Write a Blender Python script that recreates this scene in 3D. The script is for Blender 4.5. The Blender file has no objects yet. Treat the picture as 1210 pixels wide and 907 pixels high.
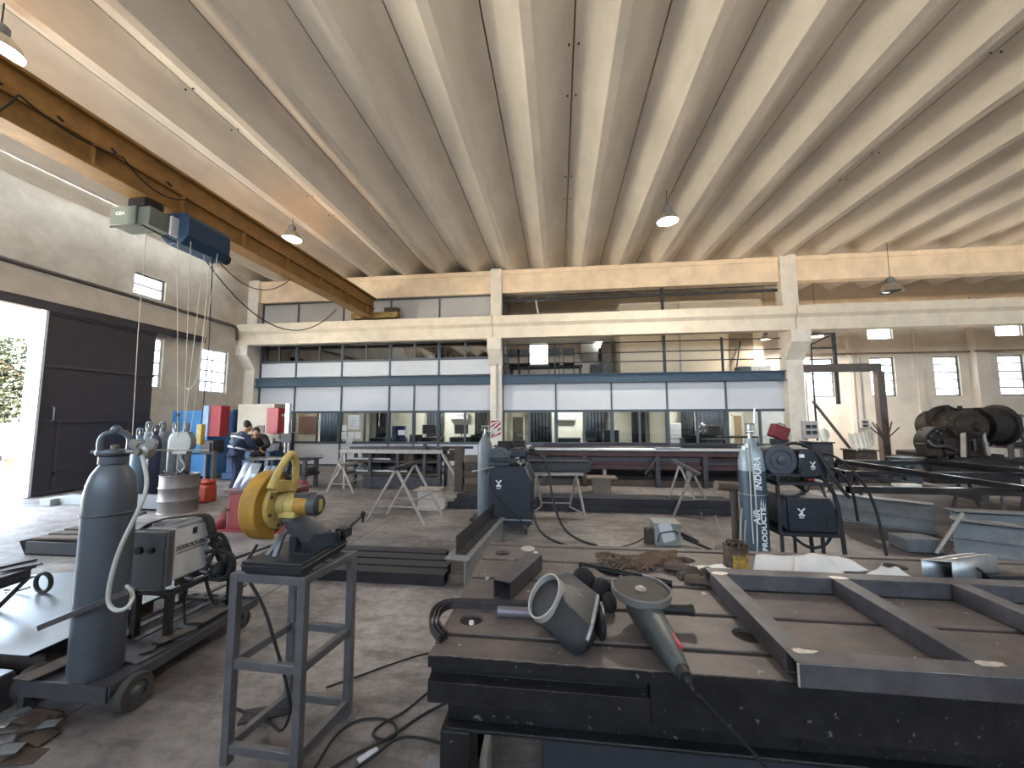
EXPOSURE = 3.42
import bpy, bmesh, math, random
from mathutils import Vector, Matrix, Quaternion
random.seed(7)
PI = math.pi
SC = bpy.context.scene
COL = SC.collection

# ------------------------------------------------------------------ camera
CAM_H = 1.7
FPX = 453.0
PITCH, YAW, ROLL = math.radians(4.98), math.radians(6.84), math.radians(-0.17)
_f = Vector((-math.sin(YAW)*math.cos(PITCH), math.cos(YAW)*math.cos(PITCH), math.sin(PITCH)))
_r0 = Vector((math.cos(YAW), math.sin(YAW), 0)); _u0 = _r0.cross(_f)
_rt = _r0*math.cos(ROLL) + _u0*math.sin(ROLL); _up = _u0*math.cos(ROLL) - _r0*math.sin(ROLL)
CAMP = Vector((0, 0, CAM_H))
def ray(px, py): return _f + _rt*((px-605)/FPX) - _up*((py-453.5)/FPX)
def G(px, py, z=0.0):                      # where a sight line meets the level z
    d = ray(px, py); return CAMP + d*((z-CAM_H)/d.z)
def V(px, py, y):                          # where a sight line meets the upright plane Y = y
    d = ray(px, py); return CAMP + d*(y/d.y)
def S(px, py, x):                          # where it meets the upright plane X = x
    d = ray(px, py); return CAMP + d*(x/d.x)
cam = bpy.data.objects.new('camera', bpy.data.cameras.new('camera')); COL.objects.link(cam)
cam.data.sensor_fit = 'HORIZONTAL'; cam.data.sensor_width = 36.0; cam.data.lens = FPX*36.0/1210
cam.data.clip_start = 0.05; cam.data.clip_end = 500
_m = Matrix((( _rt.x, _up.x, -_f.x, 0), (_rt.y, _up.y, -_f.y, 0), (_rt.z, _up.z, -_f.z, CAM_H), (0, 0, 0, 1)))
cam.matrix_world = _m
SC.camera = cam

# ------------------------------------------------------------------ materials
def lin(h):
    h = h.lstrip('#'); o = []
    for i in (0, 2, 4):
        c = int(h[i:i+2], 16)/255
        o.append(c/12.92 if c <= 0.04045 else ((c+0.055)/1.055)**2.4)
    return o
MATS = {}
def M(key, hexc='808080', rough=0.6, metal=0.0, var=0.18, scale=6.0, bump=0.0, hex2=None, stretch=None, detail=6, coat=0.0, speck=None):
    if key in MATS: return MATS[key]
    m = bpy.data.materials.new(key); m.use_nodes = True
    nt = m.node_tree; N = nt.nodes; L = nt.links
    b = N['Principled BSDF']; b.inputs['Roughness'].default_value = rough; b.inputs['Metallic'].default_value = metal
    if coat: b.inputs['Coat Weight'].default_value = coat
    c = lin(hexc)
    tc = N.new('ShaderNodeTexCoord'); mp = N.new('ShaderNodeMapping'); L.new(tc.outputs['Object'], mp.inputs['Vector'])
    if stretch: mp.inputs['Scale'].default_value = stretch
    nz = N.new('ShaderNodeTexNoise'); nz.inputs['Scale'].default_value = scale; nz.inputs['Detail'].default_value = detail
    nz.inputs['Roughness'].default_value = 0.65
    L.new(mp.outputs['Vector'], nz.inputs['Vector'])
    rp = N.new('ShaderNodeValToRGB'); L.new(nz.outputs['Fac'], rp.inputs['Fac'])
    d = lin(hex2) if hex2 else [x*(1-var) for x in c]
    e = c if hex2 else [min(1, x*(1+var)) for x in c]
    rp.color_ramp.elements[0].position = 0.32; rp.color_ramp.elements[1].position = 0.68
    rp.color_ramp.elements[0].color = (*d, 1); rp.color_ramp.elements[1].color = (*e, 1)
    last = rp.outputs['Color']
    if speck:                                     # chips, spatter and scratches scattered over the surface
        n2 = N.new('ShaderNodeTexNoise'); n2.inputs['Scale'].default_value = speck[1]; n2.inputs['Detail'].default_value = 5; L.new(tc.outputs['Object'], n2.inputs['Vector'])
        r2 = N.new('ShaderNodeValToRGB'); L.new(n2.outputs['Fac'], r2.inputs['Fac']); r2.color_ramp.elements[0].position = speck[2]; r2.color_ramp.elements[1].position = speck[2]+.03
        mx = N.new('ShaderNodeMix'); mx.data_type = 'RGBA'; L.new(r2.outputs['Color'], mx.inputs['Factor']); L.new(last, mx.inputs[6]); mx.inputs[7].default_value = (*lin(speck[0]), 1); last = mx.outputs[2]
    L.new(last, b.inputs['Base Color'])
    if bump:
        bp = N.new('ShaderNodeBump'); bp.inputs['Strength'].default_value = bump; bp.inputs['Distance'].default_value = 0.02
        L.new(nz.outputs['Fac'], bp.inputs['Height']); L.new(bp.outputs['Normal'], b.inputs['Normal'])
    MATS[key] = m
    return m
def emis(key, hexc, strength):
    if key in MATS: return MATS[key]
    m = bpy.data.materials.new(key); m.use_nodes = True; nt = m.node_tree
    b = nt.nodes['Principled BSDF']; b.inputs['Base Color'].default_value = (*lin(hexc), 1)
    b.inputs['Emission Color'].default_value = (*lin(hexc), 1); b.inputs['Emission Strength'].default_value = strength
    MATS[key] = m; return m
def glass(key, hexc='dfe8ea', gloss=0.12, rough=0.05, milky=0.0):
    if key in MATS: return MATS[key]
    m = bpy.data.materials.new(key); m.use_nodes = True; nt = m.node_tree; N = nt.nodes; L = nt.links
    N.remove(N['Principled BSDF']); out = N['Material Output']
    t = N.new('ShaderNodeBsdfTransparent'); t.inputs['Color'].default_value = (*lin(hexc), 1)
    g = N.new('ShaderNodeBsdfGlossy'); g.inputs['Roughness'].default_value = rough
    fr = N.new('ShaderNodeFresnel'); fr.inputs['IOR'].default_value = 1.45
    ad = N.new('ShaderNodeMath'); ad.operation = 'ADD'; ad.inputs[1].default_value = gloss; ad.use_clamp = True
    L.new(fr.outputs[0], ad.inputs[0])
    mx = N.new('ShaderNodeMixShader'); L.new(ad.outputs[0], mx.inputs['Fac']); L.new(t.outputs[0], mx.inputs[1]); L.new(g.outputs[0], mx.inputs[2])
    last = mx
    if milky:
        tl = N.new('ShaderNodeBsdfTranslucent'); tl.inputs['Color'].default_value = (*lin(hexc), 1)
        m2 = N.new('ShaderNodeMixShader'); m2.inputs['Fac'].default_value = milky
        L.new(mx.outputs[0], m2.inputs[1]); L.new(tl.outputs[0], m2.inputs[2]); last = m2
    L.new(last.outputs[0], out.inputs['Surface'])
    MATS[key] = m; return m

# ------------------------------------------------------------------ mesh building
def frame_of(d, up=None):
    d = Vector(d).normalized()
    u = Vector(up) if up is not None else Vector((0, 0, 1))
    if abs(d.dot(u.normalized())) > 0.98: u = Vector((0, 1, 0)) if abs(d.y) < 0.9 else Vector((1, 0, 0))
    x = u.cross(d).normalized(); y = d.cross(x).normalized()
    return x, y, d
class MB:
    def __init__(s): s.v = []; s.f = []; s.mi = []; s.m = 0
    def add(s, vs, fs, T=None):
        o = len(s.v)
        s.v += [(T @ Vector(p)) if T is not None else Vector(p) for p in vs]
        for f in fs: s.f.append([i+o for i in f]); s.mi.append(s.m)
        return s
    def box(s, x0, x1, y0, y1, z0, z1, T=None):
        vs = [(x, y, z) for z in (z0, z1) for y in (y0, y1) for x in (x0, x1)]
        return s.add(vs, [(0,2,3,1),(4,5,7,6),(0,1,5,4),(2,6,7,3),(0,4,6,2),(1,3,7,5)], T)
    def cbox(s, c, size, T=None):
        c = Vector(c); a = Vector(size)/2
        return s.box(c.x-a.x, c.x+a.x, c.y-a.y, c.y+a.y, c.z-a.z, c.z+a.z, T)
    def bar(s, p, q, w, h, up=None):               # a bar from p to q, w across, h along up
        p = Vector(p); q = Vector(q); x, y, d = frame_of(q-p, up); L = (q-p).length
        T = Matrix.Translation(p) @ Matrix((x, y, d)).transposed().to_4x4()
        return s.box(-w/2, w/2, -h/2, h/2, 0, L, T)
    def tubebar(s, p, q, w, h, t=0.004, up=None):  # hollow rectangular tube with open ends
        p = Vector(p); q = Vector(q); x, y, d = frame_of(q-p, up); L = (q-p).length
        T = Matrix.Translation(p) @ Matrix((x, y, d)).transposed().to_4x4()
        vs = []
        for z in (0, L):
            for k in (0, t): vs += [(-w/2+k, -h/2+k, z), (w/2-k, -h/2+k, z), (w/2-k, h/2-k, z), (-w/2+k, h/2-k, z)]
        fs = []
        for i in range(4):
            j = (i+1) % 4
            fs += [(i, j, 8+j, 8+i), (4+j, 4+i, 12+i, 12+j), (j, i, 4+i, 4+j), (8+i, 8+j, 12+j, 12+i)]
        return s.add(vs, fs, T)
    def cyl(s, p, q, r0, r1=None, n=20, caps=True):
        r1 = r0 if r1 is None else r1
        p = Vector(p); q = Vector(q); x, y, d = frame_of(q-p)
        vs = []
        for c, r in ((p, r0), (q, r1)):
            for i in range(n):
                a = 2*PI*i/n; vs.append(c + x*(r*math.cos(a)) + y*(r*math.sin(a)))
        fs = [(i, (i+1) % n, n+(i+1) % n, n+i) for i in range(n)]
        if caps: fs += [tuple(range(n-1, -1, -1)), tuple(range(n, 2*n))]
        return s.add(vs, fs)
    def lathe(s, prof, T=None, n=28, closed=False):   # profile of (r, z) turned about Z
        vs = []; m = len(prof)
        for r, z in prof:
            for i in range(n):
                a = 2*PI*i/n; vs.append((max(r, 1e-5)*math.cos(a), max(r, 1e-5)*math.sin(a), z))
        fs = []
        for k in range(m if closed else m-1):
            a = k*n; b = ((k+1) % m)*n
            fs += [(a+i, a+(i+1) % n, b+(i+1) % n, b+i) for i in range(n)]
        if not closed:
            if prof[0][0] > 1e-4: fs.append(tuple(range(n-1, -1, -1)))
            if prof[-1][0] > 1e-4: fs.append(tuple(range((m-1)*n, m*n)))
        return s.add(vs, fs, T)
    def tube(s, pts, r, n=8, closed=False, smooth=0):
        P = [Vector(p) for p in pts]
        for _ in range(smooth): P = chaikin(P, closed)
        k = len(P); R = r if isinstance(r, (list, tuple)) else [r]*k
        if len(R) != k: R = [R[min(len(R)-1, int(i*len(R)/k))] for i in range(k)]
        tang = []
        for i in range(k):
            a = P[(i-1) % k] if (closed or i > 0) else P[i]; b = P[(i+1) % k] if (closed or i < k-1) else P[i]
            t = b-a; tang.append(t.normalized() if t.length > 1e-9 else Vector((0, 0, 1)))
        x, y, _d = frame_of(tang[0]); vs = []
        for i in range(k):
            if i: 
                q = tang[i-1].rotation_difference(tang[i]); x = q @ x; y = q @ y
            for j in range(n):
                a = 2*PI*j/n; vs.append(P[i] + x*(R[i]*math.cos(a)) + y*(R[i]*math.sin(a)))
        fs = []
        for i in range(k if closed else k-1):
            a = i*n; b = ((i+1) % k)*n
            fs += [(a+j, a+(j+1) % n, b+(j+1) % n, b+j) for j in range(n)]
        if not closed: fs += [tuple(range(n-1, -1, -1)), tuple(range((k-1)*n, k*n))]
        return s.add(vs, fs)
    def prism(s, poly, z0, z1, T=None):               # polygon in XY pulled along Z
        n = len(poly); vs = [(x, y, z0) for x, y in poly] + [(x, y, z1) for x, y in poly]
        fs = [tuple(range(n-1, -1, -1)), tuple(range(n, 2*n))] + [(i, (i+1) % n, n+(i+1) % n, n+i) for i in range(n)]
        return s.add(vs, fs, T)
    def ball(s, c, r, n=12, T=None):
        c = Vector(c); rr = r if isinstance(r, (list, tuple)) else (r, r, r); m = max(5, n//2+1)
        vs = []
        for k in range(m+1):
            t = PI*k/m
            for i in range(n):
                a = 2*PI*i/n
                vs.append((c.x+rr[0]*max(math.sin(t), 1e-4)*math.cos(a), c.y+rr[1]*max(math.sin(t), 1e-4)*math.sin(a), c.z+rr[2]*math.cos(t)))
        fs = [(k*n+i, (k+1)*n+i, (k+1)*n+(i+1) % n, k*n+(i+1) % n) for k in range(m) for i in range(n)]
        return s.add(vs, fs, T)
    def grid(s, fn, nu, nv):
        vs = [fn(i/nu, j/nv) for j in range(nv+1) for i in range(nu+1)]
        fs = [(j*(nu+1)+i, j*(nu+1)+i+1, (j+1)*(nu+1)+i+1, (j+1)*(nu+1)+i) for j in range(nv) for i in range(nu)]
        return s.add(vs, fs)
    def build(s, name, mat, parent=None, bevel=0.0, angle=35, solid=0.0, local=False):
        """one mesh object; world coordinates unless local, taken relative to the parent's place"""
        off = Vector((0, 0, 0))
        if parent is not None and not local: off = wloc(parent)
        me = bpy.data.meshes.new(name)
        if parent is None and not local:
            xs = [p.x for p in s.v]; ys = [p.y for p in s.v]; zs = [p.z for p in s.v]
            off = Vector(((min(xs)+max(xs))/2, (min(ys)+max(ys))/2, min(zs)))
        me.from_pydata([tuple(p-off) for p in s.v], [], s.f)
        ms = mat if isinstance(mat, (list, tuple)) else [mat]
        for m in ms: me.materials.append(m)
        if len(ms) > 1: me.polygons.foreach_set('material_index', s.mi)
        me.validate()
        bm = bmesh.new(); bm.from_mesh(me); bmesh.ops.recalc_face_normals(bm, faces=bm.faces); bm.to_mesh(me); bm.free()
        me.polygons.foreach_set('use_smooth', [True]*len(me.polygons))
        me.set_sharp_from_angle(angle=math.radians(angle)); me.update()
        o = bpy.data.objects.new(name, me); COL.objects.link(o)
        if parent is not None: o.parent = parent
        elif not local: o.location = off
        if solid:
            md = o.modifiers.new('thickness', 'SOLIDIFY'); md.thickness = solid; md.offset = 0
        if bevel:
            md = o.modifiers.new('edges', 'BEVEL'); md.width = bevel; md.segments = 2; md.limit_method = 'ANGLE'; md.angle_limit = math.radians(40)
            md.harden_normals = False
        return o
def chaikin(P, closed=False):
    Q = [] if closed else [P[0]]
    for i in range(len(P) if closed else len(P)-1):
        a = P[i]; b = P[(i+1) % len(P)]
        Q += [a*0.75+b*0.25, a*0.25+b*0.75]
    if not closed: Q.append(P[-1])
    return Q
def wloc(o):
    p = Vector(o.location)
    while o.parent is not None: o = o.parent; p = p + Vector(o.location)
    return p
def tag(o, label=None, cat=None, group=None, kind=None):
    if label: o['label'] = label
    if cat: o['category'] = cat
    if group: o['group'] = group
    if kind: o['kind'] = kind
    return o
def thing(name, loc, label, cat, group=None, rz=0.0):
    o = bpy.data.objects.new(name, None); COL.objects.link(o); o.location = loc; o.rotation_euler = (0, 0, rz)
    o.empty_display_size = 0.1
    return tag(o, label, cat, group)
def structure(mb, name, mat, parent=None, **k):
    o = mb.build(name, mat, parent, **k)
    if parent is None: o['kind'] = 'structure'
    return o
def dup(root, loc=None, rz=None, label=None, group=None, parent=None):
    c = root.copy(); COL.objects.link(c)
    if parent is not None: c.parent = parent
    if loc is not None: c.location = loc
    if rz is not None: c.rotation_euler = (0, 0, rz)
    if label: c['label'] = label
    if group: c['group'] = group
    for ch in list(root.children): dup(ch, parent=c)
    return c
def set_basis(o, origin, X, Yv, Z):               # put an object into a tilted pose
    m = Matrix((X, Yv, Z)).transposed().to_4x4(); m.translation = origin
    o.rotation_mode = 'QUATERNION'; o.location = origin; o.rotation_quaternion = m.to_quaternion()
def text_mesh(body, size, depth=0.002, shear=0.0, width=1.0, bold=0.0):
    c = bpy.data.curves.new('lettering', 'FONT'); c.body = body; c.size = size; c.extrude = depth; c.shear = shear
    c.align_x = 'CENTER'; c.align_y = 'CENTER'; c.resolution_u = 3; c.bevel_depth = size*bold; c.bevel_resolution = 0
    o = bpy.data.objects.new('lettering', c); COL.objects.link(o)
    dg = bpy.context.evaluated_depsgraph_get(); dg.update()
    me = bpy.data.meshes.new_from_object(o.evaluated_get(dg))
    vs = [(v.co.x*width, v.co.y, v.co.z) for v in me.vertices]; fs = [tuple(p.vertices) for p in me.polygons]
    bpy.data.objects.remove(o); bpy.data.curves.remove(c); bpy.data.meshes.remove(me)
    return vs, fs
def skin_shell(verts, edges, radii, sub=2, root=0):
    """a continuous surface grown around a skeleton; gives back vertices and faces"""
    me = bpy.data.meshes.new('skeleton'); me.from_pydata([tuple(v) for v in verts], edges, []); 
    o = bpy.data.objects.new('skeleton', me); COL.objects.link(o)
    o.modifiers.new('skin', 'SKIN').use_smooth_shade = True
    sv = me.skin_vertices[0].data
    for i, r in enumerate(radii):
        rr = r if isinstance(r, (tuple, list)) else (r, r); sv[i].radius = rr; sv[i].use_root = (i == root)
    if sub:
        sb = o.modifiers.new('smooth', 'SUBSURF'); sb.levels = sub; sb.render_levels = sub
    dg = bpy.context.evaluated_depsgraph_get(); dg.update()
    e = bpy.data.meshes.new_from_object(o.evaluated_get(dg))
    vs = [v.co.copy() for v in e.vertices]; fs = [tuple(p.vertices) for p in e.polygons]
    bpy.data.objects.remove(o); bpy.data.meshes.remove(me); bpy.data.meshes.remove(e)
    return vs, fs
def wave(p, *ks):
    return sum(a*math.sin(p[0]*fx + p[1]*fy + ph) for a, fx, fy, ph in ks)

# ------------------------------------------------------------------ shared materials
CONC = M('ceiling_concrete', 'e4dacd', 0.9, 0, 0.13, 1.3, 0.05, stretch=(1, 0.35, 1))
WALLM = M('wall_concrete', 'd2ccc2', 0.9, 0, 0.18, 1.6, 0.15, hex2='b3aba1', detail=9)
WALLB = M('back_wall_concrete', 'd6ccc0', 0.9, 0, 0.1, 1.5, 0.08)
BEAMM = M('beam_concrete', 'e6d0b4', 0.85, 0, 0.12, 2.2, 0.1)
CRANEB = M('crane_beam_concrete', 'e0d3c0', 0.85, 0, 0.1, 2.5, 0.1)
WHITEP = M('white_panel', 'c8cad1', 0.45, 0, 0.04, 1.2)
GREYP = M('grey_panel', 'aca9a9', 0.6, 0, 0.05, 1.2)
FRAMEM = M('steel_frame_blue_grey', '4a545e', 0.5, 0.3, 0.12, 8)
BLUEB = M('blue_beam_paint', '34495c', 0.5, 0.1, 0.2, 5)
BLACKST = M('black_steel', '302f33', 0.5, 0.35, 0.3, 9)
DARKST = M('dark_steel', '454347', 0.5, 0.5, 0.3, 12)
MILL = M('mill_scale_steel', '5b595e', 0.42, 0.6, 0.25, 14)
GALV = M('galvanised_steel', 'adb2b6', 0.5, 0.7, 0.16, 9)
BRIGHT = M('bright_steel', 'c4c6c8', 0.28, 0.9, 0.1, 20)
RUST = M('rusty_steel', '4c3f38', 0.75, 0.2, 0.35, 10, 0.2)
RUBBER = M('black_rubber', '1c1c1e', 0.65, 0, 0.2, 10)
PLBLACK = M('black_plastic', '1f2126', 0.5, 0, 0.12, 10)
PAPER = M('white_paper', 'cfd2d8', 0.8, 0, 0.02, 3)
WOODM = M('old_timber', '5c5046', 0.8, 0, 0.3, 6, 0.2, stretch=(1, 1, 6))
REDP = M('red_paint', '90262f', 0.5, 0, 0.15, 6)
DOORM = M('dark_plum_sheet', '36343c', 0.55, 0.1, 0.12, 3)
TUBEBLK = M('black_tube_steel', '38373d', 0.4, 0.5, 0.2, 6)
GREYPAINT = M('grey_paint_steel', '6b6e72', 0.5, 0.2, 0.15, 9)
# ================================================================== THE HALL
XL, XR, YB, YF, YW = -11.45, 26.0, -6.0, 13.0, 16.5      # left wall, right wall, rear, office front, far wall
def wall_boxes(axis, c0, c1, u0, u1, z0, z1, holes):
    mb = MB(); us = sorted({u0, u1, *[h[0] for h in holes], *[h[1] for h in holes]}); zs = sorted({z0, z1, *[h[2] for h in holes], *[h[3] for h in holes]})
    for i in range(len(us)-1):
        k = 0
        while k < len(zs)-1:
            def free(kk):
                u = (us[i]+us[i+1])/2; z = (zs[kk]+zs[kk+1])/2
                return not any(h[0] < u < h[1] and h[2] < z < h[3] for h in holes)
            if not free(k): k += 1; continue
            j = k
            while j+1 < len(zs)-1 and free(j+1): j += 1
            if axis == 'x': mb.box(c0, c1, us[i], us[i+1], zs[k], zs[j+1])
            else: mb.box(us[i], us[i+1], c0, c1, zs[k], zs[j+1])
            k = j+1
    return mb
# floor -------------------------------------------------------------
def floor_material():
    m = bpy.data.materials.new('worn_concrete_floor'); m.use_nodes = True; nt = m.node_tree; N = nt.nodes; L = nt.links
    b = N['Principled BSDF']; tc = N.new('ShaderNodeTexCoord')
    def noise(sc, det, rough=0.6, stretch=None):
        n = N.new('ShaderNodeTexNoise'); n.inputs['Scale'].default_value = sc; n.inputs['Detail'].default_value = det; n.inputs['Roughness'].default_value = rough
        mp = N.new('ShaderNodeMapping'); L.new(tc.outputs['Object'], mp.inputs['Vector'])
        if stretch: mp.inputs['Scale'].default_value = stretch
        L.new(mp.outputs[0], n.inputs['Vector']); return n
    def ramp(n, p0, c0, p1, c1):
        r = N.new('ShaderNodeValToRGB'); L.new(n.outputs[0], r.inputs[0]); e = r.color_ramp.elements
        e[0].position, e[1].position = p0, p1; e[0].color = (*c0, 1); e[1].color = (*c1, 1); return r
    def mul(a, c, f=1.0):
        x = N.new('ShaderNodeMix'); x.data_type = 'RGBA'; x.blend_type = 'MULTIPLY'; x.inputs['Factor'].default_value = f
        L.new(a.outputs['Color'] if 'Color' in a.outputs else a.outputs[2], x.inputs[6]); L.new(c.outputs['Color'] if 'Color' in c.outputs else c.outputs[2], x.inputs[7]); return x
    base = ramp(noise(0.55, 8), 0.3, lin('6b6667'), 0.7, lin('aca4a1'))
    fine = ramp(noise(11, 9, 0.8), 0.3, (0.5, 0.48, 0.47), 0.6, (1, 1, 1))
    streak = ramp(noise(1.9, 9, 0.75, (1.0, 3.2, 1)), 0.38, (0.48, 0.45, 0.45), 0.53, (1.06, 1.06, 1.06))
    oil = ramp(noise(0.9, 6, 0.6), 0.36, (0.45, 0.42, 0.42), 0.5, (1, 1, 1))
    c = mul(mul(mul(base, fine), streak, 0.8), oil, 0.75)
    br = N.new('ShaderNodeTexBrick'); br.offset = 0.0; br.inputs['Scale'].default_value = 1.0; br.inputs['Mortar Size'].default_value = 0.008
    br.inputs['Brick Width'].default_value = 4.7; br.inputs['Row Height'].default_value = 3.1
    br.inputs['Color1'].default_value = br.inputs['Color2'].default_value = (1, 1, 1, 1); br.inputs['Mortar'].default_value = (0.25, 0.23, 0.22, 1)
    mp = N.new('ShaderNodeMapping'); mp.inputs['Location'].default_value = (0.7, 1.0, 0); L.new(tc.outputs['Object'], mp.inputs['Vector']); L.new(mp.outputs[0], br.inputs['Vector'])
    c = mul(c, br)
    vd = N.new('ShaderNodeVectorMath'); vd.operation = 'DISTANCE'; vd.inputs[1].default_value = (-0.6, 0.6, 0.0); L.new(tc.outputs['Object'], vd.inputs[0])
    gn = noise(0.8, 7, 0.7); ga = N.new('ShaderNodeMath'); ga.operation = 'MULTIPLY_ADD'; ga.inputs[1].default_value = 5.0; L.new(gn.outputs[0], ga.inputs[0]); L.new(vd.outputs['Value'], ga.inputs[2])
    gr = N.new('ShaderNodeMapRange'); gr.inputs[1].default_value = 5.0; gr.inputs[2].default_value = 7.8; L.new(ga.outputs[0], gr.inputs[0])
    gp = ramp(gr, 0.0, lin('6a646b'), 1.0, (1, 1, 1)); c = mul(c, gp)        # oil and grinding dust around the work places, plus painted-in light falloff toward camera
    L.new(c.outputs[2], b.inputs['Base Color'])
    rr = N.new('ShaderNodeMapRange'); L.new(noise(2.5, 6).outputs[0], rr.inputs[0]); rr.inputs[3].default_value = 0.38; rr.inputs[4].default_value = 0.72
    L.new(rr.outputs[0], b.inputs['Roughness'])
    bp = N.new('ShaderNodeBump'); bp.inputs['Strength'].default_value = 0.12; bp.inputs['Distance'].default_value = 0.02; L.new(noise(14, 8, 0.7).outputs[0], bp.inputs['Height']); L.new(bp.outputs[0], b.inputs['Normal'])
    return m
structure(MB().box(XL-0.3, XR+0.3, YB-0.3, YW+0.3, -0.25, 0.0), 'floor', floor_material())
# ceiling of trough-shaped concrete planks ---------------------------
ZS, ZB, SP, S0 = 7.13, 6.78, 1.253, 0.297
SKY_K = -9                                       # this joint is a glazed skylight strip
def ceiling():
    prof = []                                     # (offset across a plank, height)
    for i in range(7):
        t = i/6; prof.append((0.012 + (0.43*SP-0.012)*t, ZS-(ZS-ZB)*t**1.45))
    prof.append((0.55*SP, ZB))
    for i in range(1, 7):
        t = 1-i/6; prof.append((SP-0.012-(0.45*SP-0.012)*t, ZS-(ZS-ZB)*t**1.45))
    mb = MB(); n = len(prof)
    for k in range(-10, 21):
        x0 = S0+SP*k; ga, gb = (.15 if k == SKY_K else .012), (.15 if k == SKY_K-1 else .012)
        pts = [(x0+ga, ZS+0.12)]+[(x0+min(SP-gb, max(ga, u)), z) for u, z in prof]+[(x0+SP-gb, ZS+0.12)]
        pts = [(max(XL-0.28, min(XR+0.28, x)), z) for x, z in pts]
        m = len(pts)
        vs = [(x, y, z) for y in (YB-0.3, YW+0.3) for x, z in pts]
        fs = [(i, i+1, m+i+1, m+i) for i in range(m-1)]
        mb.add(vs, fs)
        for j, y in enumerate((0.6, 1.7, 3.4, 5.2, 6.1, 8.3, 9.2)):      # lifting holes beside the joints
            if (k*7+j*5) % 5 == 0:
                for sx in (-0.07, 0.07):
                    mb.m = 1; mb.cyl((x0+sx, y, ZS-0.035), (x0+sx, y, ZS-0.004), 0.014, n=8); mb.m = 0
    xs_ = S0+SP*SKY_K
    mb.box(XL-0.28, xs_-.15, YB-0.3, YW+0.3, ZS+0.12, ZS+0.25).box(xs_+.15, XR+0.28, YB-0.3, YW+0.3, ZS+0.12, ZS+0.25).box(xs_-.15, xs_+.15, 11.5, YW+.3, ZS+.12, ZS+.25)
    o = structure(mb, 'ceiling', [CONC, BLACKST], angle=28)
ceiling()
# left wall ----------------------------------------------------------
DOOR_Y0, DOOR_Y1, DOOR_H = 2.0, 7.1, 4.12
WL = [(8.8, 9.81, 2.57, 4.02), (8.89, 9.74, 5.11, 5.73), (11.01, 12.02, 2.55, 4.0)]
structure(wall_boxes('x', XL-0.28, XL, YB-0.3, YW+0.3, 0, ZS+0.1, [(DOOR_Y0, DOOR_Y1, 0, DOOR_H)]+WL), 'wall_left', WALLM)
structure(wall_boxes('y', YW, YW+0.28, XL, XR+0.3, 0, ZS+0.1, [(-1.22, -0.39, 3.98, 4.92)] + [(x, x+0.88, 2.47, 4.0) for x in (10.0, 12.17, 14.4, 16.57, 18.75, 20.9)] + [(x, x+0.9, 4.72, 5.25) for x in (12.18, 16.6, 20.9)]), 'wall_back', WALLB)
structure(MB().box(XR, XR+0.28, YB-0.3, YW, 0, ZS+0.1), 'wall_right', WALLM)
REAR_HOLES = [(-10.5+7.2*k, -10.5+7.2*k+6.4, 3.8, 6.3) for k in range(5)]
structure(wall_boxes('y', YB-0.28, YB, XL, XR, 0, ZS+0.1, REAR_HOLES), 'wall_rear', WALLM)
WINGLASS = glass('window_glass', 'e9eef0', 0.04, 0.05, milky=0.35)
WINFR = M('window_frame_paint', 'b9bcbf', 0.5, 0.2, 0.06, 8)
WINFRD = M('window_frame_dark', '55585c', 0.5, 0.2, 0.06, 8)
_wn = [0]
def _skyg():
    m = bpy.data.materials.new('milky_skylight'); m.use_nodes = True; N = m.node_tree.nodes; N.remove(N['Principled BSDF']); d = N.new('ShaderNodeBsdfTranslucent'); d.inputs['Color'].default_value = (.55, .58, .6, 1); m.node_tree.links.new(d.outputs[0], N['Material Output'].inputs['Surface']); return m
SKYG = _skyg()
def window_on(axis, c, u0, u1, z0, z1, nu, nz, mat=None, t=0.03, dark=False):
    """frame with glazing bars and one pane, set in a wall opening"""
    _wn[0] += 1
    r = bpy.data.objects.new('window_%d' % _wn[0], None); COL.objects.link(r); r['kind'] = 'structure'
    r.location = (c, (u0+u1)/2, z0) if axis == 'x' else ((u0+u1)/2, c, z0)
    fr, pn = MB(), MB()
    def bx(m, a0, a1, b0, b1, d):
        if axis == 'x': m.box(c-d, c+d, a0, a1, b0, b1)
        else: m.box(a0, a1, c-d, c+d, b0, b1)
    bx(fr, u0, u0+t, z0, z1, .03); bx(fr, u1-t, u1, z0, z1, .03); bx(fr, u0+t, u1-t, z0, z0+t, .03); bx(fr, u0+t, u1-t, z1-t, z1, .03)
    for i in range(1, nu): u = u0+(u1-u0)*i/nu; bx(fr, u-t*.35, u+t*.35, z0+t, z1-t, .02)
    for j in range(1, nz): z = z0+(z1-z0)*j/nz; bx(fr, u0+t, u1-t, z-t*.45, z+t*.45, .022)
    bx(pn, u0+.005, u1-.005, z0+.005, z1-.005, .004)
    fr.build('window_frame', WINFRD if dark else WINFR, r); pn.build('pane', mat or WINGLASS, r)
    return r
window_on('x', XL-0.1, *WL[0], 2, 4, t=.045); window_on('x', XL-0.1, *WL[1], 1, 2, dark=True, t=.045); window_on('x', XL-0.1, *WL[2], 2, 4, t=.045)
_sx = S0+SP*SKY_K; structure(MB().box(_sx-.16, _sx+.16, YB-.3, 11.5, ZS+.125, ZS+.135), 'window_skylight', SKYG)
window_on('y', YW+0.1, -1.22, -0.39, 3.98, 4.92, 1, 2)
for x in (10.0, 12.17, 14.4, 16.57, 18.75, 20.9): window_on('y', YW+0.1, x, x+0.88, 2.47, 4.0, 1, 5, dark=True, t=.05)
for x in (12.18, 16.6, 20.9): window_on('y', YW+0.1, x, x+0.9, 4.72, 5.25, 1, 1)
for h in REAR_HOLES: window_on('y', YB-0.1, *h, 6, 3, mat=glass('clear_rear_glass', 'f4f6f6', 0.0, 0.05), t=0.06)
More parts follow.
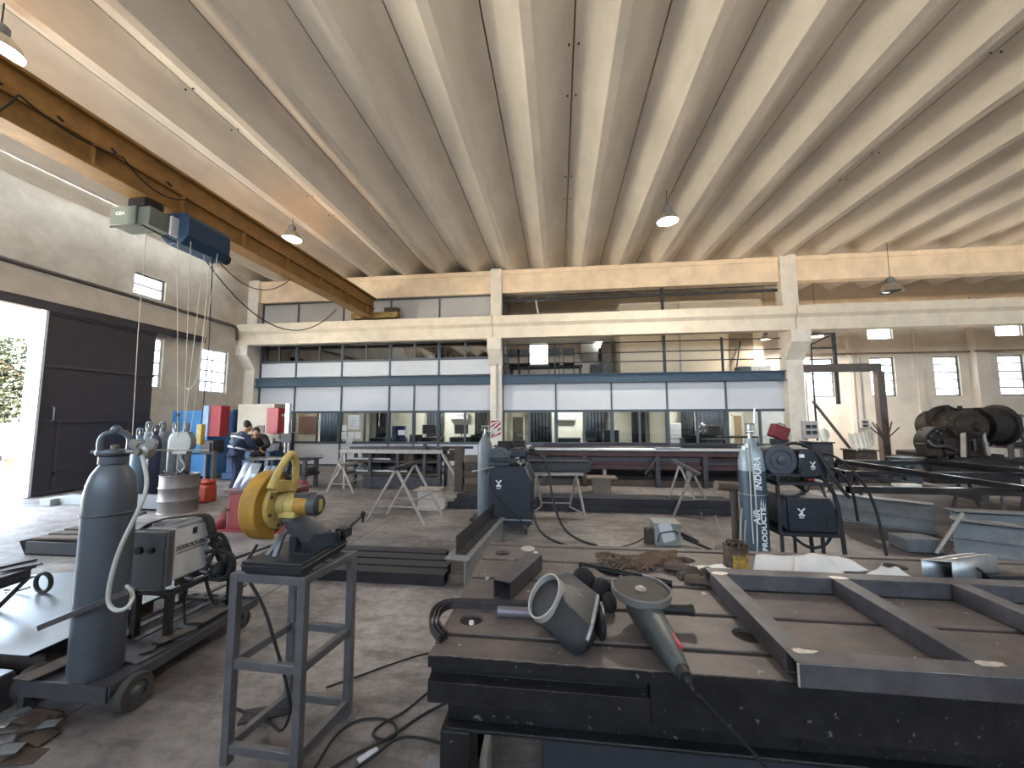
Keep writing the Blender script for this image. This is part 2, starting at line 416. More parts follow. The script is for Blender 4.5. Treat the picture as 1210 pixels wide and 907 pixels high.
# left wall: lintel band, rail pipe, door track, sliding door ---------
structure(MB().box(XL, XL+0.12, YB, 10.95, 4.33, 4.86), 'beam_over_door', M('lintel_concrete', 'c9c0b6', 0.9, 0, 0.12, 2, 0.1))
structure(MB().cyl((XL+0.17, YB, 5.08), (XL+0.17, 11.9, 4.93), 0.055, n=12).tube([(XL+0.17, 11.9, 4.93), (XL+0.17, 12.1, 4.9), (XL+0.17, 12.15, 4.6), (XL+.17, 12.15, 4.45)], 0.05, 10, smooth=2), 'trim_wall_pipe', M('dull_grey_pipe', '56504c', 0.6, 0.3, 0.2, 6))
tr = MB().box(XL+0.02, XL+0.2, 1.5, 10.9, 4.16, 4.3); tr.box(XL+0.2, XL+0.23, 1.5, 10.9, 4.1, 4.3)
structure(tr, 'trim_door_track', DOORM)
door = bpy.data.objects.new('door_1', None); COL.objects.link(door); door.location = (XL+0.14, 8.3, 0); door['kind'] = 'structure'
D0, D1 = 7.1, 9.45; dx0, dx1 = XL+0.09, XL+0.14
mb = MB().box(dx0, dx1, D0, D1, 0.03, 4.16)
mb.build('leaf', DOORM, door)
fr = MB()
for z in (0.05, 1.62, 2.85, 4.05): fr.box(dx1, dx1+0.045, D0, D1, z, z+0.07)
for y in (D0+0.35, D1-0.55): fr.box(dx1, dx1+0.03, y, y+0.05, 0.12, 1.62)
fr.box(dx1, dx1+0.03, D0+0.35, D1-0.55, 0.45, 0.5)
fr.build('door_frame', M('dark_plum_frame', '3d3b44', 0.5, 0.1, 0.1, 5), door)
MB().box(XL+0.05, XL+0.2, D0-0.05, D0, 0.03, 4.14).build('edge_stile', M('pale_edge_paint', 'c4c9d0', 0.4, 0.3, 0.05, 8), door)
hd = MB(); hd.tube([(dx1+.045, D0+.22, 1.66), (dx1+.1, D0+.22, 1.68), (dx1+.1, D0+.22, 1.95), (dx1+.045, D0+.22, 1.97)], 0.013, 8); hd.build('handle', BRIGHT, door)
# columns, beams -----------------------------------------------------
def column(name, x0, x1, corbel=True):
    mb = MB().box(x0, x1, 12.72, 13.1, 0, 6.83)
    if corbel:                                   # bracket that carries the crane runway
        T = Matrix.Translation((x0-0.04, 0, 0)) @ Matrix(((0, 0, 1, 0), (1, 0, 0, 0), (0, 1, 0, 0), (0, 0, 0, 1)))
        mb.prism([(12.72, 3.45), (12.3, 3.95), (12.3, 4.32), (12.72, 4.32)], 0, x1-x0+0.08, T)
    structure(mb, name, M('column_concrete', 'ddd4c8', 0.85, 0, 0.12, 2.5, 0.1), bevel=0.012)
c1 = (V(579.3, 480, 12.72).x, V(592.8, 480, 12.72).x); c2 = (V(932, 470, 12.72).x, V(952, 470, 12.72).x)
column('column_middle', *c1); column('column_right', *c2); column('column_corner', XL, XL+0.42)
column('column_far_right', 16.3, 16.75)
zt, zb = 6.80, V(600, 346, 12.85).z
bx = [XL, c1[0], c2[0], 16.3, XR]
rb = MB()
for i in range(4):
    a = bx[i]+(0.42 if i == 0 else 0.37 if i < 3 else 0.45); b = bx[i+1]
    rb.box(a, b, 12.84, 13.14, zb, zt); rb.box(a, b, 12.81, 12.84, zt-0.16, zt)
    for s in range(1, 4): rb.box(a+(b-a)*s/4-0.006, a+(b-a)*s/4+0.006, 12.835, 12.845, zb-.002, zt-.17)
structure(rb, 'beam_roof', BEAMM, bevel=0.01)
ct, cb = V(600, 372.5, 12.3).z, V(600, 398.5, 12.3).z
cr = MB()
for a, b in ((XL+0.02, c1[0]+0.12), (c1[0]+0.14, c2[0]+0.14), (c2[0]+0.16, 16.5), (16.52, XR)):
    T = Matrix.Translation((a, 0, 0)) @ Matrix(((0, 0, 1, 0), (1, 0, 0, 0), (0, 1, 0, 0), (0, 0, 0, 1)))
    cr.prism([(12.36, cb), (12.66, cb), (12.66, ct-.3), (12.72, ct-.24), (12.72, ct), (12.26, ct), (12.26, ct-0.26), (12.36, ct-0.36)], 0, b-a, T)
structure(cr, 'beam_crane_runway', CRANEB, bevel=0.012)
structure(MB().box(XL+0.1, XR, 12.46, 12.52, ct, ct+0.05), 'trim_runway_rail', RUST)
# the same beams at the far wall
structure(MB().box(7.4, XR, 16.25, 16.5, V(1100, 357, 16.3).z, V(1100, 349.5, 16.3).z), 'beam_back', BEAMM)
structure(MB().box(15.59, 16.02, 16.2, 16.5, 0, 6.2).box(11.35, 11.5, 16.4, 16.5, 0, 6.2).box(13.75, 13.95, 16.42, 16.5, 0, 6.2).box(18.1, 18.3, 16.42, 16.5, 0, 6.2), 'column_back', WALLB)
structure(MB().cyl((9.3, 16.33, 4.16), (15.5, 16.33, 4.13), 0.035, n=10).cyl((15.5, 16.15, 4.13), (XR, 16.15, 4.13), 0.035, n=10), 'trim_back_pipe', M('brown_pipe', '84735f', 0.6, 0.2, 0.2, 6))
# blue floor beam and mezzanine slab --------------------------------
bt, bb = V(600, 442.5, 12.75).z, V(600, 453, 12.75).z
ib = MB().box(XL+0.35, c2[0]+.3, 12.74, 12.98, bb, bb+0.03).box(XL+0.35, c2[0]+.3, 12.74, 12.98, bt-0.03, bt).box(XL+0.35, c2[0]+.3, 12.84, 12.88, bb+0.03, bt-0.03)
structure(ib, 'beam_blue', BLUEB)
structure(MB().box(XL, 7.4, 13.1, 16.5, bb, bt), 'floor_mezzanine', M('slab_concrete', '9c968d', 0.9, 0, 0.1, 2))
# office front -------------------------------------------------------
OFFGL = glass('office_glass', 'dfe4e4', 0.06, 0.03)
OFFGLU = glass('upper_office_glass', '8f8c88', 0.22, 0.03)
_tn = [0]
def trim(mb, mat=FRAMEM, nm=None):
    _tn[0] += 1; return structure(mb, 'trim_%d' % _tn[0], mat)
_pn = [0]
def panel(x0, x1, z0, z1, mat):
    mb = MB().box(x0+.02, x1-.02, 13.0, 13.04, z0+.015, z1-.015)
    mb.box(x0+.02, x1-.02, 12.985, 13.0, z0+.015, z0+.045); mb.box(x0+.02, x1-.02, 12.985, 13.0, z1-.045, z1-.015)
    o = structure(mb, 'wall_panel', mat)
    return o
def zy(py, px=600): return V(px, py, 13).z
zp1, zp0 = zy(452.5), zy(485); zw0 = zy(523.5)
def px_x(p, py): return V(p, py, 13).x
LM = [XL+.45] + [px_x(p, 480) for p in (348, 403.3, 459.8, 489.3, 518.4)] + [c1[0]]
RMu = [c1[1]] + [px_x(p, 470) for p in (656.8, 722.5, 788, 857.5)] + [px_x(936.5, 470)]
def bay(ms, lowsplit):
    m = MB()
    for x in ms: m.box(x-.025, x+.025, 12.96, 13.06, 0, bb)
    m.box(ms[0], ms[-1], 12.97, 13.06, zp0-.03, zp0+.02); m.box(ms[0], ms[-1], 12.97, 13.06, zw0-.04, zw0)
    m.box(ms[0], ms[-1], 12.97, 13.06, 0, .06)
    trim(m)
    for a, b in zip(ms[:-1], ms[1:]):
        panel(a, b, zp0, zp1, WHITEP); panel(a, b, 0.05, zw0-.03, WHITEP)
        n = 2 if b-a > 1.2 else 1
        for i in range(n):
            u0 = a+.025+(b-a-.05)*i/n; u1 = a+.025+(b-a-.05)*(i+1)/n
            window_on('y', 13.02, u0, u1, zw0, zp0-.03, 1, 1, mat=OFFGL, t=0.035, dark=True)
bay(LM, True); bay(RMu, True)
# upper left storey: white panels, a row of glass, grey panels above the runway
zu0, zu1, zu2 = zy(442), zy(422.5), zy(402); zg0, zg1 = zy(386), zb
UM = [XL+.45] + [px_x(p, 430) for p in (350.5, 404.5, 461, 518.8)] + [c1[0]]
m = MB()
for x in UM: m.box(x-.025, x+.025, 12.96, 13.06, bt, zb)
m.box(UM[0], UM[-1], 12.97, 13.06, zu1-.03, zu1+.02); m.box(UM[0], UM[-1], 12.97, 13.06, zu2, zu2+.05); m.box(UM[0], UM[-1], 12.97, 13.06, zb-.05, zb)
trim(m)
for a, b in zip(UM[:-1], UM[1:]):
    panel(a, b, zu0, zu1-.02, WHITEP); panel(a, b, zu2+.04, zb-.04, GREYP)
    for i in range(2):
        u0 = a+.025+(b-a-.05)*i/2; u1 = a+.025+(b-a-.05)*(i+1)/2
        window_on('y', 13.02, u0, u1, zu1+.02, zu2, 1, 1, mat=OFFGLU, t=0.03, dark=True)
# rooms behind the office front
OFFW = M('office_cream_wall', 'd6d2c6', 0.8, 0, 0.04, 2)
structure(MB().box(XL, 7.35, 15.4, 15.5, 0, bb), 'wall_office_back', OFFW)
structure(MB().box(7.3, 7.4, 13.06, 16.5, 0, bb), 'wall_office_side', WHITEP)
for i, x in enumerate((-7.9, c1[0]+.15, 3.5)): structure(MB().box(x-.04, x+.04, 13.08, 15.4, 0, bb), 'wall_office_partition_%s' % 'abc'[i], OFFW)
structure(MB().box(c1[0]+.05, c1[0]+.15, 13.12, 16.5, bt, zb+.6), 'wall_mezzanine_left', M('mezzanine_wall', '8f877c', 0.8, 0, 0.08, 2))
MR = M('mezzanine_room_wall', 'd9cdb9', 0.8, 0, 0.05, 1.5)
mxa = V(733, 420, 14.6).x
structure(MB().box(mxa, 7.35, 14.6, 14.68, bt, 5.9).box(mxa, mxa+.08, 14.68, 16.5, bt, 5.9), 'wall_mezzanine_room', MR)
structure(MB().box(mxa, 7.35, 14.6, 16.5, 5.9, 5.98), 'ceiling_mezzanine_room', MR)
structure(MB().box(6.2, 7.0, 14.56, 14.6, bt, bt+2.1), 'door_2', M('brown_grey_door', '8a7b6c', 0.6, 0, 0.1, 4))
structure(MB().box(V(805, 470, 14.6).x, V(805, 470, 14.6).x+.05, 14.55, 14.6, bt, 5.9), 'trim_room_post', GREYP)
# ================================================================== CEILING LAMPS
LENS = emis('lit_lamp_lens', 'fff6e4', 14.0)
ALU = M('spun_aluminium', 'b9b6ae', 0.35, 0.8, 0.08, 10)
BAY_W = 18
def bay_lamp(p, r, ztop, label, lit=True, W=0):
    x, y, z = p
    t = thing('bay_lamp', (x, y, z), label, 'lamp', 'bay lamps under the concrete ceiling')
    MB().lathe([(r, 0), (r*.99, .02), (r*.86, r*.45), (r*.6, r*.8), (r*.38, r*.95), (r*.36, r*.9), (r*.56, r*.74), (r*.8, r*.42), (r*.93, .02)], Matrix.Translation((x, y, z)), 28, closed=True).build('reflector', ALU, t)
    MB().lathe([(r*.36, r*.9), (r*.36, r*1.5), (r*.2, r*1.65), (r*.06, r*1.66)], Matrix.Translation((x, y, z)), 20).build('ballast_housing', GREYPAINT, t)
    MB().lathe([(r*.9, .03), (r*.6, .01), (0, 0.0)], Matrix.Translation((x, y, z)), 28).build('lens', LENS if lit else glass('lamp_lens_off', 'c8cccc', .1), t)
    MB().tube([(x, y, z+r*1.6), (x, y, ztop)], 0.008, 6).build('hanger', BLACKST, t)
    if lit:
        l = bpy.data.lights.new('bay_light', 'AREA'); l.shape = 'DISK'; l.size = r*1.5; l.energy = (W or BAY_W) if x > 0 else 3; l.color = (1, .93, .82); l.spread = math.radians(165)
        o = bpy.data.objects.new('bay_light_source', l); COL.objects.link(o); o.location = (x, y, z-.03)
    return t
bay_lamp(G(789, 262, 6.28), 0.24, 7.1, 'lit bay lamp with white glare under the middle of the ceiling')
bay_lamp(G(345, 283, 6.22), 0.23, 7.0, 'bay lamp hanging just right of the orange crane girder')
bay_lamp(G(-2, 60, 6.3), 0.22, 7.0, 'lit bay lamp cut off in the upper left corner above the girder')
bay_lamp(V(1053, 345, 12.1), 0.27, 7.0, 'unlit bell lamp hanging in front of the roof beam at right', lit=False)
p = V(965, 398, 14.8); bay_lamp(p, 0.22, 6.9, 'lit lamp glowing just below the runway beam at right', W=28)
p = V(905, 401, 13.9); bay_lamp(p, 0.16, 6.9, 'small lit lamp over the right end of the mezzanine', W=5)
def office_light(x, y, label):
    t = thing('office_ceiling_light', (x, y, bb-.06), label, 'lamp')
    MB().box(x-.6, x+.6, y-.09, y+.09, bb-.05, bb-.002).build('housing', WHITEP, t)
    MB().box(x-.57, x+.57, y-.06, y+.06, bb-.056, bb-.05).build('diffuser', emis('office_tube', 'fff3dc', 6.0), t)
    l = bpy.data.lights.new('office_light', 'AREA'); l.shape = 'RECTANGLE'; l.size = 1.1; l.size_y = 0.12; l.energy = OFFICE_W; l.color = (1, .95, .88)
    o = bpy.data.objects.new('office_light_source', l); COL.objects.link(o); o.location = (x, y, bb-.07)
OFFICE_W = 16
office_light(-9.2, 14.2, 'ceiling light in the left end office behind the glass')
office_light(-4.6, 14.2, 'ceiling light in the office with the blue screen')
office_light(0.6, 14.2, 'ceiling light in the office right of the middle column')
office_light(5.4, 14.2, 'ceiling light in the office at the right end of the glass front')
# ================================================================== OVERHEAD CRANE
ORANGE = M('orange_brown_crane_paint', '98703a', 0.55, 0.1, 0.2, 5, 0.05, hex2='7c5a2e')
GX0, GX1, GZ0, GZ1 = -6.68, -6.32, 5.16, 5.92
t = thing('overhead_crane', (-6.5, 12.4, 5.1), 'long orange-brown bridge crane girder running under the ceiling to the runway beam', 'crane')
g = MB().box(GX0, GX1, YB+.6, 12.62, GZ0, GZ0+.05).box(GX0+.03, GX1-.03, YB+.6, 12.62, GZ1-.05, GZ1)
g.box(GX0+.11, GX1-.12, YB+.6, 12.62, GZ0+.05, GZ1-.04)
g.box(GX1-.12, GX1-.06, YB+.6, 12.62, GZ0+.36, GZ0+.40)
for k in range(14):
    y = YB+1.2+k*1.3; g.box(GX1-.122, GX1-.03, y, y+.02, GZ0+.05, GZ0+.36)
g.build('girder', ORANGE, t, bevel=0.006)
YEL = M('rusty_yellow_end_carriage', '8d7440', 0.7, 0.1, 0.3, 7, 0.1)
ec = MB().box(-7.15, -5.45, 12.38, 12.6, ct+.1, ct+.3); ec.box(-6.75, -6.25, 12.34, 12.64, ct+.3, GZ0)
ec.build('end_carriage', YEL, t, bevel=.01)
for x in (-6.95, -5.65): MB().cyl((x, 12.42, ct+.13), (x, 12.56, ct+.13), .11, n=20).build('rail_wheel', RUST, t)
mo = MB().cyl((-5.95, 12.5, ct+.38), (-5.5, 12.5, ct+.38), .1, n=16).box(-5.95, -5.75, 12.4, 12.6, ct+.27, ct+.42); mo.cyl((-5.5, 12.5, ct+.38), (-5.42, 12.5, ct+.38), .07); mo.build('drive_motor', RUST, t)
MB().box(-6.62, -6.55, 12.2, 12.32, GZ0+.1, GZ0+.5).build('buffer_plate', M('red_brown_paint', '9a5a33', .6), t)
cb_ = MB()
ys = [2.6, 3.35, 3.9, 4.5, 5.3]
for y in ys: cb_.cyl((GX1-.03, y, GZ0+.42), (GX1+.03, y, GZ0+.36), .018, n=8)
def hang(a, b, sag, n=14): return [(a[0]+(b[0]-a[0])*i/n, a[1]+(b[1]-a[1])*i/n, a[2]+(b[2]-a[2])*i/n - sag*4*(i/n)*(1-i/n)) for i in range(n+1)]
cb_.tube(hang((GX1+.03, 2.6, GZ0+.36), (GX1+.03, 3.5, GZ0+.36), .62), .011, 6)
cb_.tube(hang((GX1+.03, 3.5, GZ0+.36), (GX1+.03, 4.6, GZ0+.36), .1), .011, 6)
cb_.tube(hang((GX1+.03, 4.6, GZ0+.36), (GX1+.03, 5.6, GZ0+.3), .2), .011, 6)
cb_.build('power_cable', RUBBER, t)
MB().tube(hang((-6.45, 6.15, 4.62), (-6.6, 10.6, 4.95), .95, 18), .012, 6).tube(hang((-6.45, 6.1, 4.95), (-6.6, 8.6, 5.16), .55, 18), .01, 6).build('feed_cable', RUBBER, t)
# hoist --------------------------------------------------------------
h = thing('wire_rope_hoist', (-6.4, 5.6, 4.6), 'blue drum hoist with grey control box and hanging hook under the orange girder', 'hoist')
BLUEH = M('hoist_blue', '27415f', 0.5, 0.15, 0.15, 7)
T = Matrix.Translation((0, 5.42, 0)) @ Matrix(((1, 0, 0, 0), (0, 0, 1, 0), (0, 1, 0, 0), (0, 0, 0, 1)))
d = MB(); d.prism([(-6.55, 4.72), (-6.42, 4.58), (-6.16, 4.58), (-6.04, 4.72), (-6.04, 5.02), (-6.12, 5.12), (-6.5, 5.12), (-6.55, 5.02)], 0, .82, T); d.build('drum_housing', BLUEH, h, bevel=.012)
MB().cyl((-6.28, 6.24, 4.72), (-6.28, 6.42, 4.72), .1, n=18).build('end_cap', BLACKST, h)
cbx = MB().box(-6.95, -6.5, 4.98, 5.3, 4.72, 5.02); cbx.box(-6.52, -6.3, 5.02, 5.38, 4.72, 5.02)
GREENGREY = M('green_grey_box', '6c746e', .5, .2, .1, 9); cbx.build('control_box', GREENGREY, h, bevel=.01)
tv, tf = text_mesh('GBA', .085); MB().add(tv, tf, Matrix.Translation((-6.77, 4.977, 4.9)) @ Matrix.Rotation(PI/2, 4, 'X')).build('box_lettering', M('pale_lettering', 'd8dcd8', .6), h)
MB().box(-6.68, -6.38, 5.0, 5.3, 5.02, 5.15).box(-6.3, -6.26, 5.38, 5.42, 4.72, 5.05).build('trolley_motor', BLACKST, h, bevel=.01)
MB().box(-6.26, -6.22, 5.3, 5.42, 4.68, 5.0).build('white_strip', WHITEP, h)
MB().tube([(-6.9, 4.96, 4.68), (-6.35, 4.96, 4.68), (-6.2, 5.4, 4.58)], .014, 6).build('lower_bracket', BLACKST, h)
_hk = V(216, 523, 5.62); HK = (_hk.x, 5.62); hz = _hk.z+.1
rp_ = MB()
for dx, dy in ((-.05, -.12), (.05, -.1), (-.05, .12), (.06, .14)): rp_.cyl((HK[0]+dx*2, HK[1]+dy*2, 4.6), (HK[0]+dx, HK[1]+dy*.4, hz), .0055, n=6)
rp_.build('wire_rope', M('pale_rope', 'b9b1a3', .7, .1, .1, 20), h)
hb_ = MB(); hb_.prism([(-.2, .06), (-.12, .18), (.12, .18), (.2, .06), (.2, -.06), (.12, -.18), (-.12, -.18), (-.2, -.06)], -.05, .05, Matrix.Translation((HK[0], HK[1], hz-.1)) @ Matrix.Rotation(PI/2, 4, 'X'))
hb_.build('hook_block', M('hook_block_grey', '767b7e', .5, .3, .1, 8), h, bevel=.01)
hk = MB(); hk.tube([(HK[0], HK[1], hz-.27), (HK[0], HK[1], hz-.36), (HK[0]+.07, HK[1], hz-.42), (HK[0]+.09, HK[1], hz-.5), (HK[0]+.02, HK[1], hz-.57), (HK[0]-.06, HK[1], hz-.52)], [.03, .028, .03, .032, .026, .012], 10); hk.build('hook', MILL, h)
pc = V(203, 300, 5.25)
MB().tube([(-6.55, 5.2, 4.72), (-6.55, 5.2, 3.0), (-6.5, 5.2, 1.35)], .006, 6).build('pendant_rope', M('pale_rope'), h)
MB().tube([(-6.1, 5.95, 4.58), (-6.08, 5.97, 3), (-6.1, 5.95, 1.6)], .009, 6).build('pendant_cable', RUBBER, h)
MB().box(-6.15, -6.05, 5.91, 5.99, 1.25, 1.6).build('pendant_control', M('pendant_yellow', 'b9a24c', .5), h, bevel=.012)
MB().tube([(-6.3, 6.1, 4.58), (-6.34, 6.1, 3.0), (-6.4, 6.1, 2.35), (-6.55, 6.1, 2.2), (-6.6, 6.1, 2.25)], .008, 6, smooth=2).build('sling', M('pale_rope'), h)

# ================================================================== INSIDE THE OFFICES (seen through the glass)
def at(px, py, y): return V(px, py, y)
def slab_thing(name, px0, px1, py0, py1, y, depth, mat, label, cat, group=None, floor=False, z0=None):
    a = V(px0, py1, y); b = V(px1, py0, y)
    zb_ = z0 if z0 is not None else (0.0 if floor else a.z)
    o = MB().box(a.x, b.x, y, y+depth, zb_, b.z).build(name, mat, bevel=.01); tag(o, label, cat, group); return o
CURT = M('dark_blue_curtain', '2b3440', .8, 0, .2, 3, stretch=(14, 1, 1))
def curtain(px0, px1, y, label):
    a = V(px0, 520, y).x; b = V(px1, 520, y).x; mb = MB(); n = 30
    mb.grid(lambda u, v: (a+(b-a)*u, y+.03*math.sin(u*n*1.3), .35+(2.55-.35)*v), n*2, 1)
    o = mb.build('curtain', CURT, solid=.01); tag(o, label, 'curtain', 'dark curtains in the offices')
    return o
curtain(378, 402, 15.2, 'dark curtain beside the brown board in the left end office')
curtain(444, 456, 15.2, 'dark curtain just left of the blue screen in the office')
curtain(504, 524, 15.2, 'dark curtain left of the air conditioner in the left offices')
curtain(561, 576, 15.2, 'dark curtain next to the middle column, on its left')
curtain(627, 652, 15.2, 'wide dark blue curtain right of the brown door')
curtain(691, 716, 15.2, 'dark curtain left of the dark desk')
curtain(747, 763, 15.2, 'narrow olive curtain left of the dark doorway')
curtain(806, 822, 15.2, 'dark curtain right of the white refrigerator')
curtain(826, 857, 15.2, 'dark curtain behind the round fan')
def office_door(px0, px1, py0, mat, label):
    a = V(px0, 520, 15.3).x; b = V(px1, 520, 15.3).x; z = V(px0, py0, 15.3).z
    t = thing('office_door', ((a+b)/2, 15.3, 0), label, 'door')
    MB().box(a+.06, b-.06, 15.33, 15.38, 0, z-.06).build('leaf', mat, t, bevel=.006)
    MB().box(a, a+.06, 15.3, 15.4, 0, z).box(b-.06, b, 15.3, 15.4, 0, z).box(a, b, 15.3, 15.4, z-.06, z).build('door_frame', OFFW if mat != WOODM else WOODM, t)
    MB().cyl((b-.12, 15.3, 1.0), (b-.12, 15.24, 1.0), .018).cyl((b-.12, 15.25, 1.0), (b-.24, 15.25, 1.0), .01, n=8).build('door_handle', BRIGHT, t)
office_door(604, 620, 491, M('olive_brown_door', '57544a', .6, 0, .1, 4), 'olive brown office door just right of the middle column')
office_door(768, 785, 487, M('dark_brown_door', '4a4340', .6, 0, .1, 4), 'dark brown office door under the small lit lamp')
office_door(866, 880, 489, M('light_wood_door', '9b7f62', .6, 0, .15, 4, stretch=(1, 1, 8)), 'light wooden office door near the right end of the glass front')
def aircon(px0, px1, py, label):
    a = V(px0, py, 15.2).x; b = V(px1, py, 15.2).x; z = V(px0, py, 15.2).z
    t = thing('air_conditioner', ((a+b)/2, 15.3, z-.1), label, 'air conditioner', 'wall air conditioners in the offices')
    MB().box(a, b, 15.2, 15.4, z-.13, z+.14).build('casing', WHITEP, t, bevel=.03)
    m = MB(); m.box(a+.04, b-.04, 15.19, 15.205, z-.11, z-.06)
    for k in range(3): m.box(a+.06, b-.06, 15.192, 15.205, z+.02+k*.03, z+.03+k*.03)
    m.build('louvre', GREYP, t)
aircon(532, 553, 492, 'white wall air conditioner in the office left of the middle column')
aircon(658, 680, 493, 'white wall air conditioner in the office right of the middle column')
bd = slab_thing('display_board', 352, 374, 489, 513, 15.2, .05, M('brown_board', '5d4034', .7), 'dark brown wall board in the left end office', 'board')
MB().box(*[v for v in (V(352, 488, 15.2).x, V(374, 488, 15.2).x)], 15.18, 15.2, V(352, 492, 15.2).z, V(352, 487.5, 15.2).z).build('top_rail', M('board_rail', '8a7a66', .6), bd)
# things in the offices: desks, chairs, monitors
def desk(px0, px1, py_top, y, label, mat=None):
    a = V(px0, 520, y).x; b = V(px1, 520, y).x; z = V(px0, py_top, y).z
    t = thing('office_desk', ((a+b)/2, y, 0), label, 'desk', 'office desks')
    mat = mat or M('dark_desk', '2f3439', .5)
    MB().box(a, b, y-.3, y+.35, z-.035, z).build('desk_top', mat, t, bevel=.006)
    MB().box(a+.03, b-.03, y-.24, y-.21, .3, z-.035).build('modesty_panel', mat, t)
    for x in (a+.05, b-.05): MB().box(x-.025, x+.025, y-.28, y+.33, 0, z-.035).build('leg', mat, t)
    return t, z
def monitor(px, y, zt_, label):
    x = V(px, 515, y).x
    t = thing('monitor', (x, y, zt_), label, 'monitor', 'monitors on the office desks')
    MB().box(x-.26, x+.26, y-.02, y+.02, zt_+.12, zt_+.46).build('screen', PLBLACK, t, bevel=.008)
    MB().cyl((x, y+.03, zt_), (x, y+.03, zt_+.2), .02, n=8).box(x-.1, x+.1, y-.06, y+.1, zt_, zt_+.012).build('stand', PLBLACK, t)
def office_chair(px, y, label, mat=None):
    x = V(px, 515, y).x; mat = mat or M('chair_fabric_black', '23262b', .8)
    t = thing('office_chair', (x, y, 0), label, 'chair', 'office chairs')
    MB().box(x-.24, x+.24, y-.24, y+.24, .44, .52).build('seat', mat, t, bevel=.03)
    MB().grid(lambda u, v: (x-.23+.46*u, y-.26-.05*math.sin(PI*u), .6+.5*v), 6, 4).build('backrest', mat, t, solid=.05)
    MB().cyl((x, y, .08), (x, y, .44), .03, n=10).build('gas_column', BLACKST, t)
    f = MB()
    for k in range(5):
        a = 2*PI*k/5; f.bar((x, y, .1), (x+.28*math.cos(a), y+.28*math.sin(a), .07), .05, .03); f.ball((x+.28*math.cos(a), y+.28*math.sin(a), .035), .035, 8)
    f.build('star_base', BLACKST, t)
t1, z1 = desk(440, 478, 517, 14.2, 'dark office desk behind the blue screen'); t2, z2 = desk(500, 523, 516, 14.2, 'dark office desk left of the air conditioner')
t3, z3 = desk(533, 556, 516, 14.2, 'dark office desk under the air conditioner, left of the column')
t4, z4 = desk(656, 686, 517, 14.2, 'dark office desk under the air conditioner, right of the column')
t5, z5 = desk(712, 731, 508, 14.4, 'tall dark counter between the curtain and the cream wall')
t6, z6 = desk(806, 856, 518, 14.2, 'dark office desk with the round fan')
monitor(507, 14.2, z2, 'black monitor on the desk left of the air conditioner'); monitor(545, 14.2, z3, 'black monitor under the air conditioner'); monitor(697, 14.2, .75, 'black monitor beside the tall dark counter')
monitor(841, 14.2, z6, 'black monitor right of the round fan')
desk(692, 704, 518, 14.2, 'small dark desk with a monitor left of the tall counter')
office_chair(495, 13.5, 'black office chair near the notice papers', None); office_chair(566, 13.5, 'black office chair by the middle column'); office_chair(815, 13.5, 'black office chair left of the round fan')
sc = slab_thing('blue_screen', 463, 479, 503, 523, 13.7, .06, M('blue_partition', '2d456f', .7), 'blue partition screen standing behind the office glass', 'screen', floor=True)
fr_ = thing('refrigerator', (V(798, 510, 14.9).x, 14.9, 0), 'white refrigerator in the right office', 'refrigerator')
a, b = V(791, 510, 14.8).x, V(805, 510, 14.8).x; zf = V(798, 500, 14.8).z
MB().box(a, b, 14.8, 15.3, .04, zf).build('cabinet_body', WHITEP, fr_, bevel=.02); MB().box(a+.01, b-.01, 14.77, 14.8, .06, zf*.6).build('door', WHITEP, fr_, bevel=.01); MB().box(a+.01, b-.01, 14.77, 14.8, zf*.6+.02, zf-.02).build('freezer_door', WHITEP, fr_, bevel=.01)
MB().box(b-.08, b-.05, 14.74, 14.77, zf*.35, zf*.55).build('handle', GREYP, fr_)
fn = thing('desk_fan', (V(830, 517, 14.1).x, 14.1, z6), 'round desk fan on the right office desk', 'fan')
fx = V(830, 517, 14.1).x
MB().lathe([(.12, 0), (.12, .02), (.02, .03), (.02, .2)], Matrix.Translation((fx, 14.1, z6)), 16).build('stand', PLBLACK, fn)
cg = MB(); cz = z6+.36
for r in (.06, .12, .18): cg.tube([(fx+r*math.cos(a*PI/10), 14.05, cz+r*math.sin(a*PI/10)) for a in range(20)], .006, 5, closed=True)
for a in range(12): cg.cyl((fx, 14.04, cz), (fx+.18*math.cos(a*PI/6), 14.05, cz+.18*math.sin(a*PI/6)), .003, n=4)
cg.build('cage', BRIGHT, fn); MB().cyl((fx, 14.08, cz), (fx, 14.2, cz), .07).build('motor', PLBLACK, fn)
for k in range(4): MB().add([(0, 0, 0), (.05, .02, .14), (.12, .0, .1)], [(0, 1, 2)], Matrix.Translation((fx, 14.09, cz)) @ Matrix.Rotation(k*PI/2, 4, 'Y')).build('blade', WHITEP, fn, solid=.004)
# papers taped to the glass
def notice(px0, px1, py0, py1, label, tilt=0.0):
    a = V(px0, py1, 12.955); b = V(px1, py0, 12.955)
    m = MB(); c = ((a.x+b.x)/2, 0, (a.z+b.z)/2)
    m.box(-(b.x-a.x)/2, (b.x-a.x)/2, -.002, .002, -(b.z-a.z)/2, (b.z-a.z)/2, Matrix.Translation((c[0], 12.97, c[2])) @ Matrix.Rotation(tilt, 4, 'Y'))
    o = m.build('notice_paper', PAPER); tag(o, label, 'paper', 'papers taped to the office glass'); return o
nb = notice(411, 424.5, 490, 507, 'largest printed sheet taped to the office glass')
mm = MB(); a = V(412.5, 504, 12.95); b = V(423, 493, 12.95)
for k in range(7): z = a.z+(b.z-a.z)*k/6; mm.box(a.x, b.x-.05*((k*3) % 4), 12.963, 12.967, z-.008, z+.008)
mm.build('print_lines', M('print_grey_blue', '8f98ad', .8), nb)
notice(404, 409.5, 502, 509, 'small sheet taped left of the largest printed sheet'); notice(403, 409.5, 510, 518.5, 'lower left sheet of the row under the largest printed sheet')
notice(411, 418, 510, 518, 'middle sheet of the row under the largest printed sheet'); notice(419, 426, 510, 518, 'right sheet of the row under the largest printed sheet')
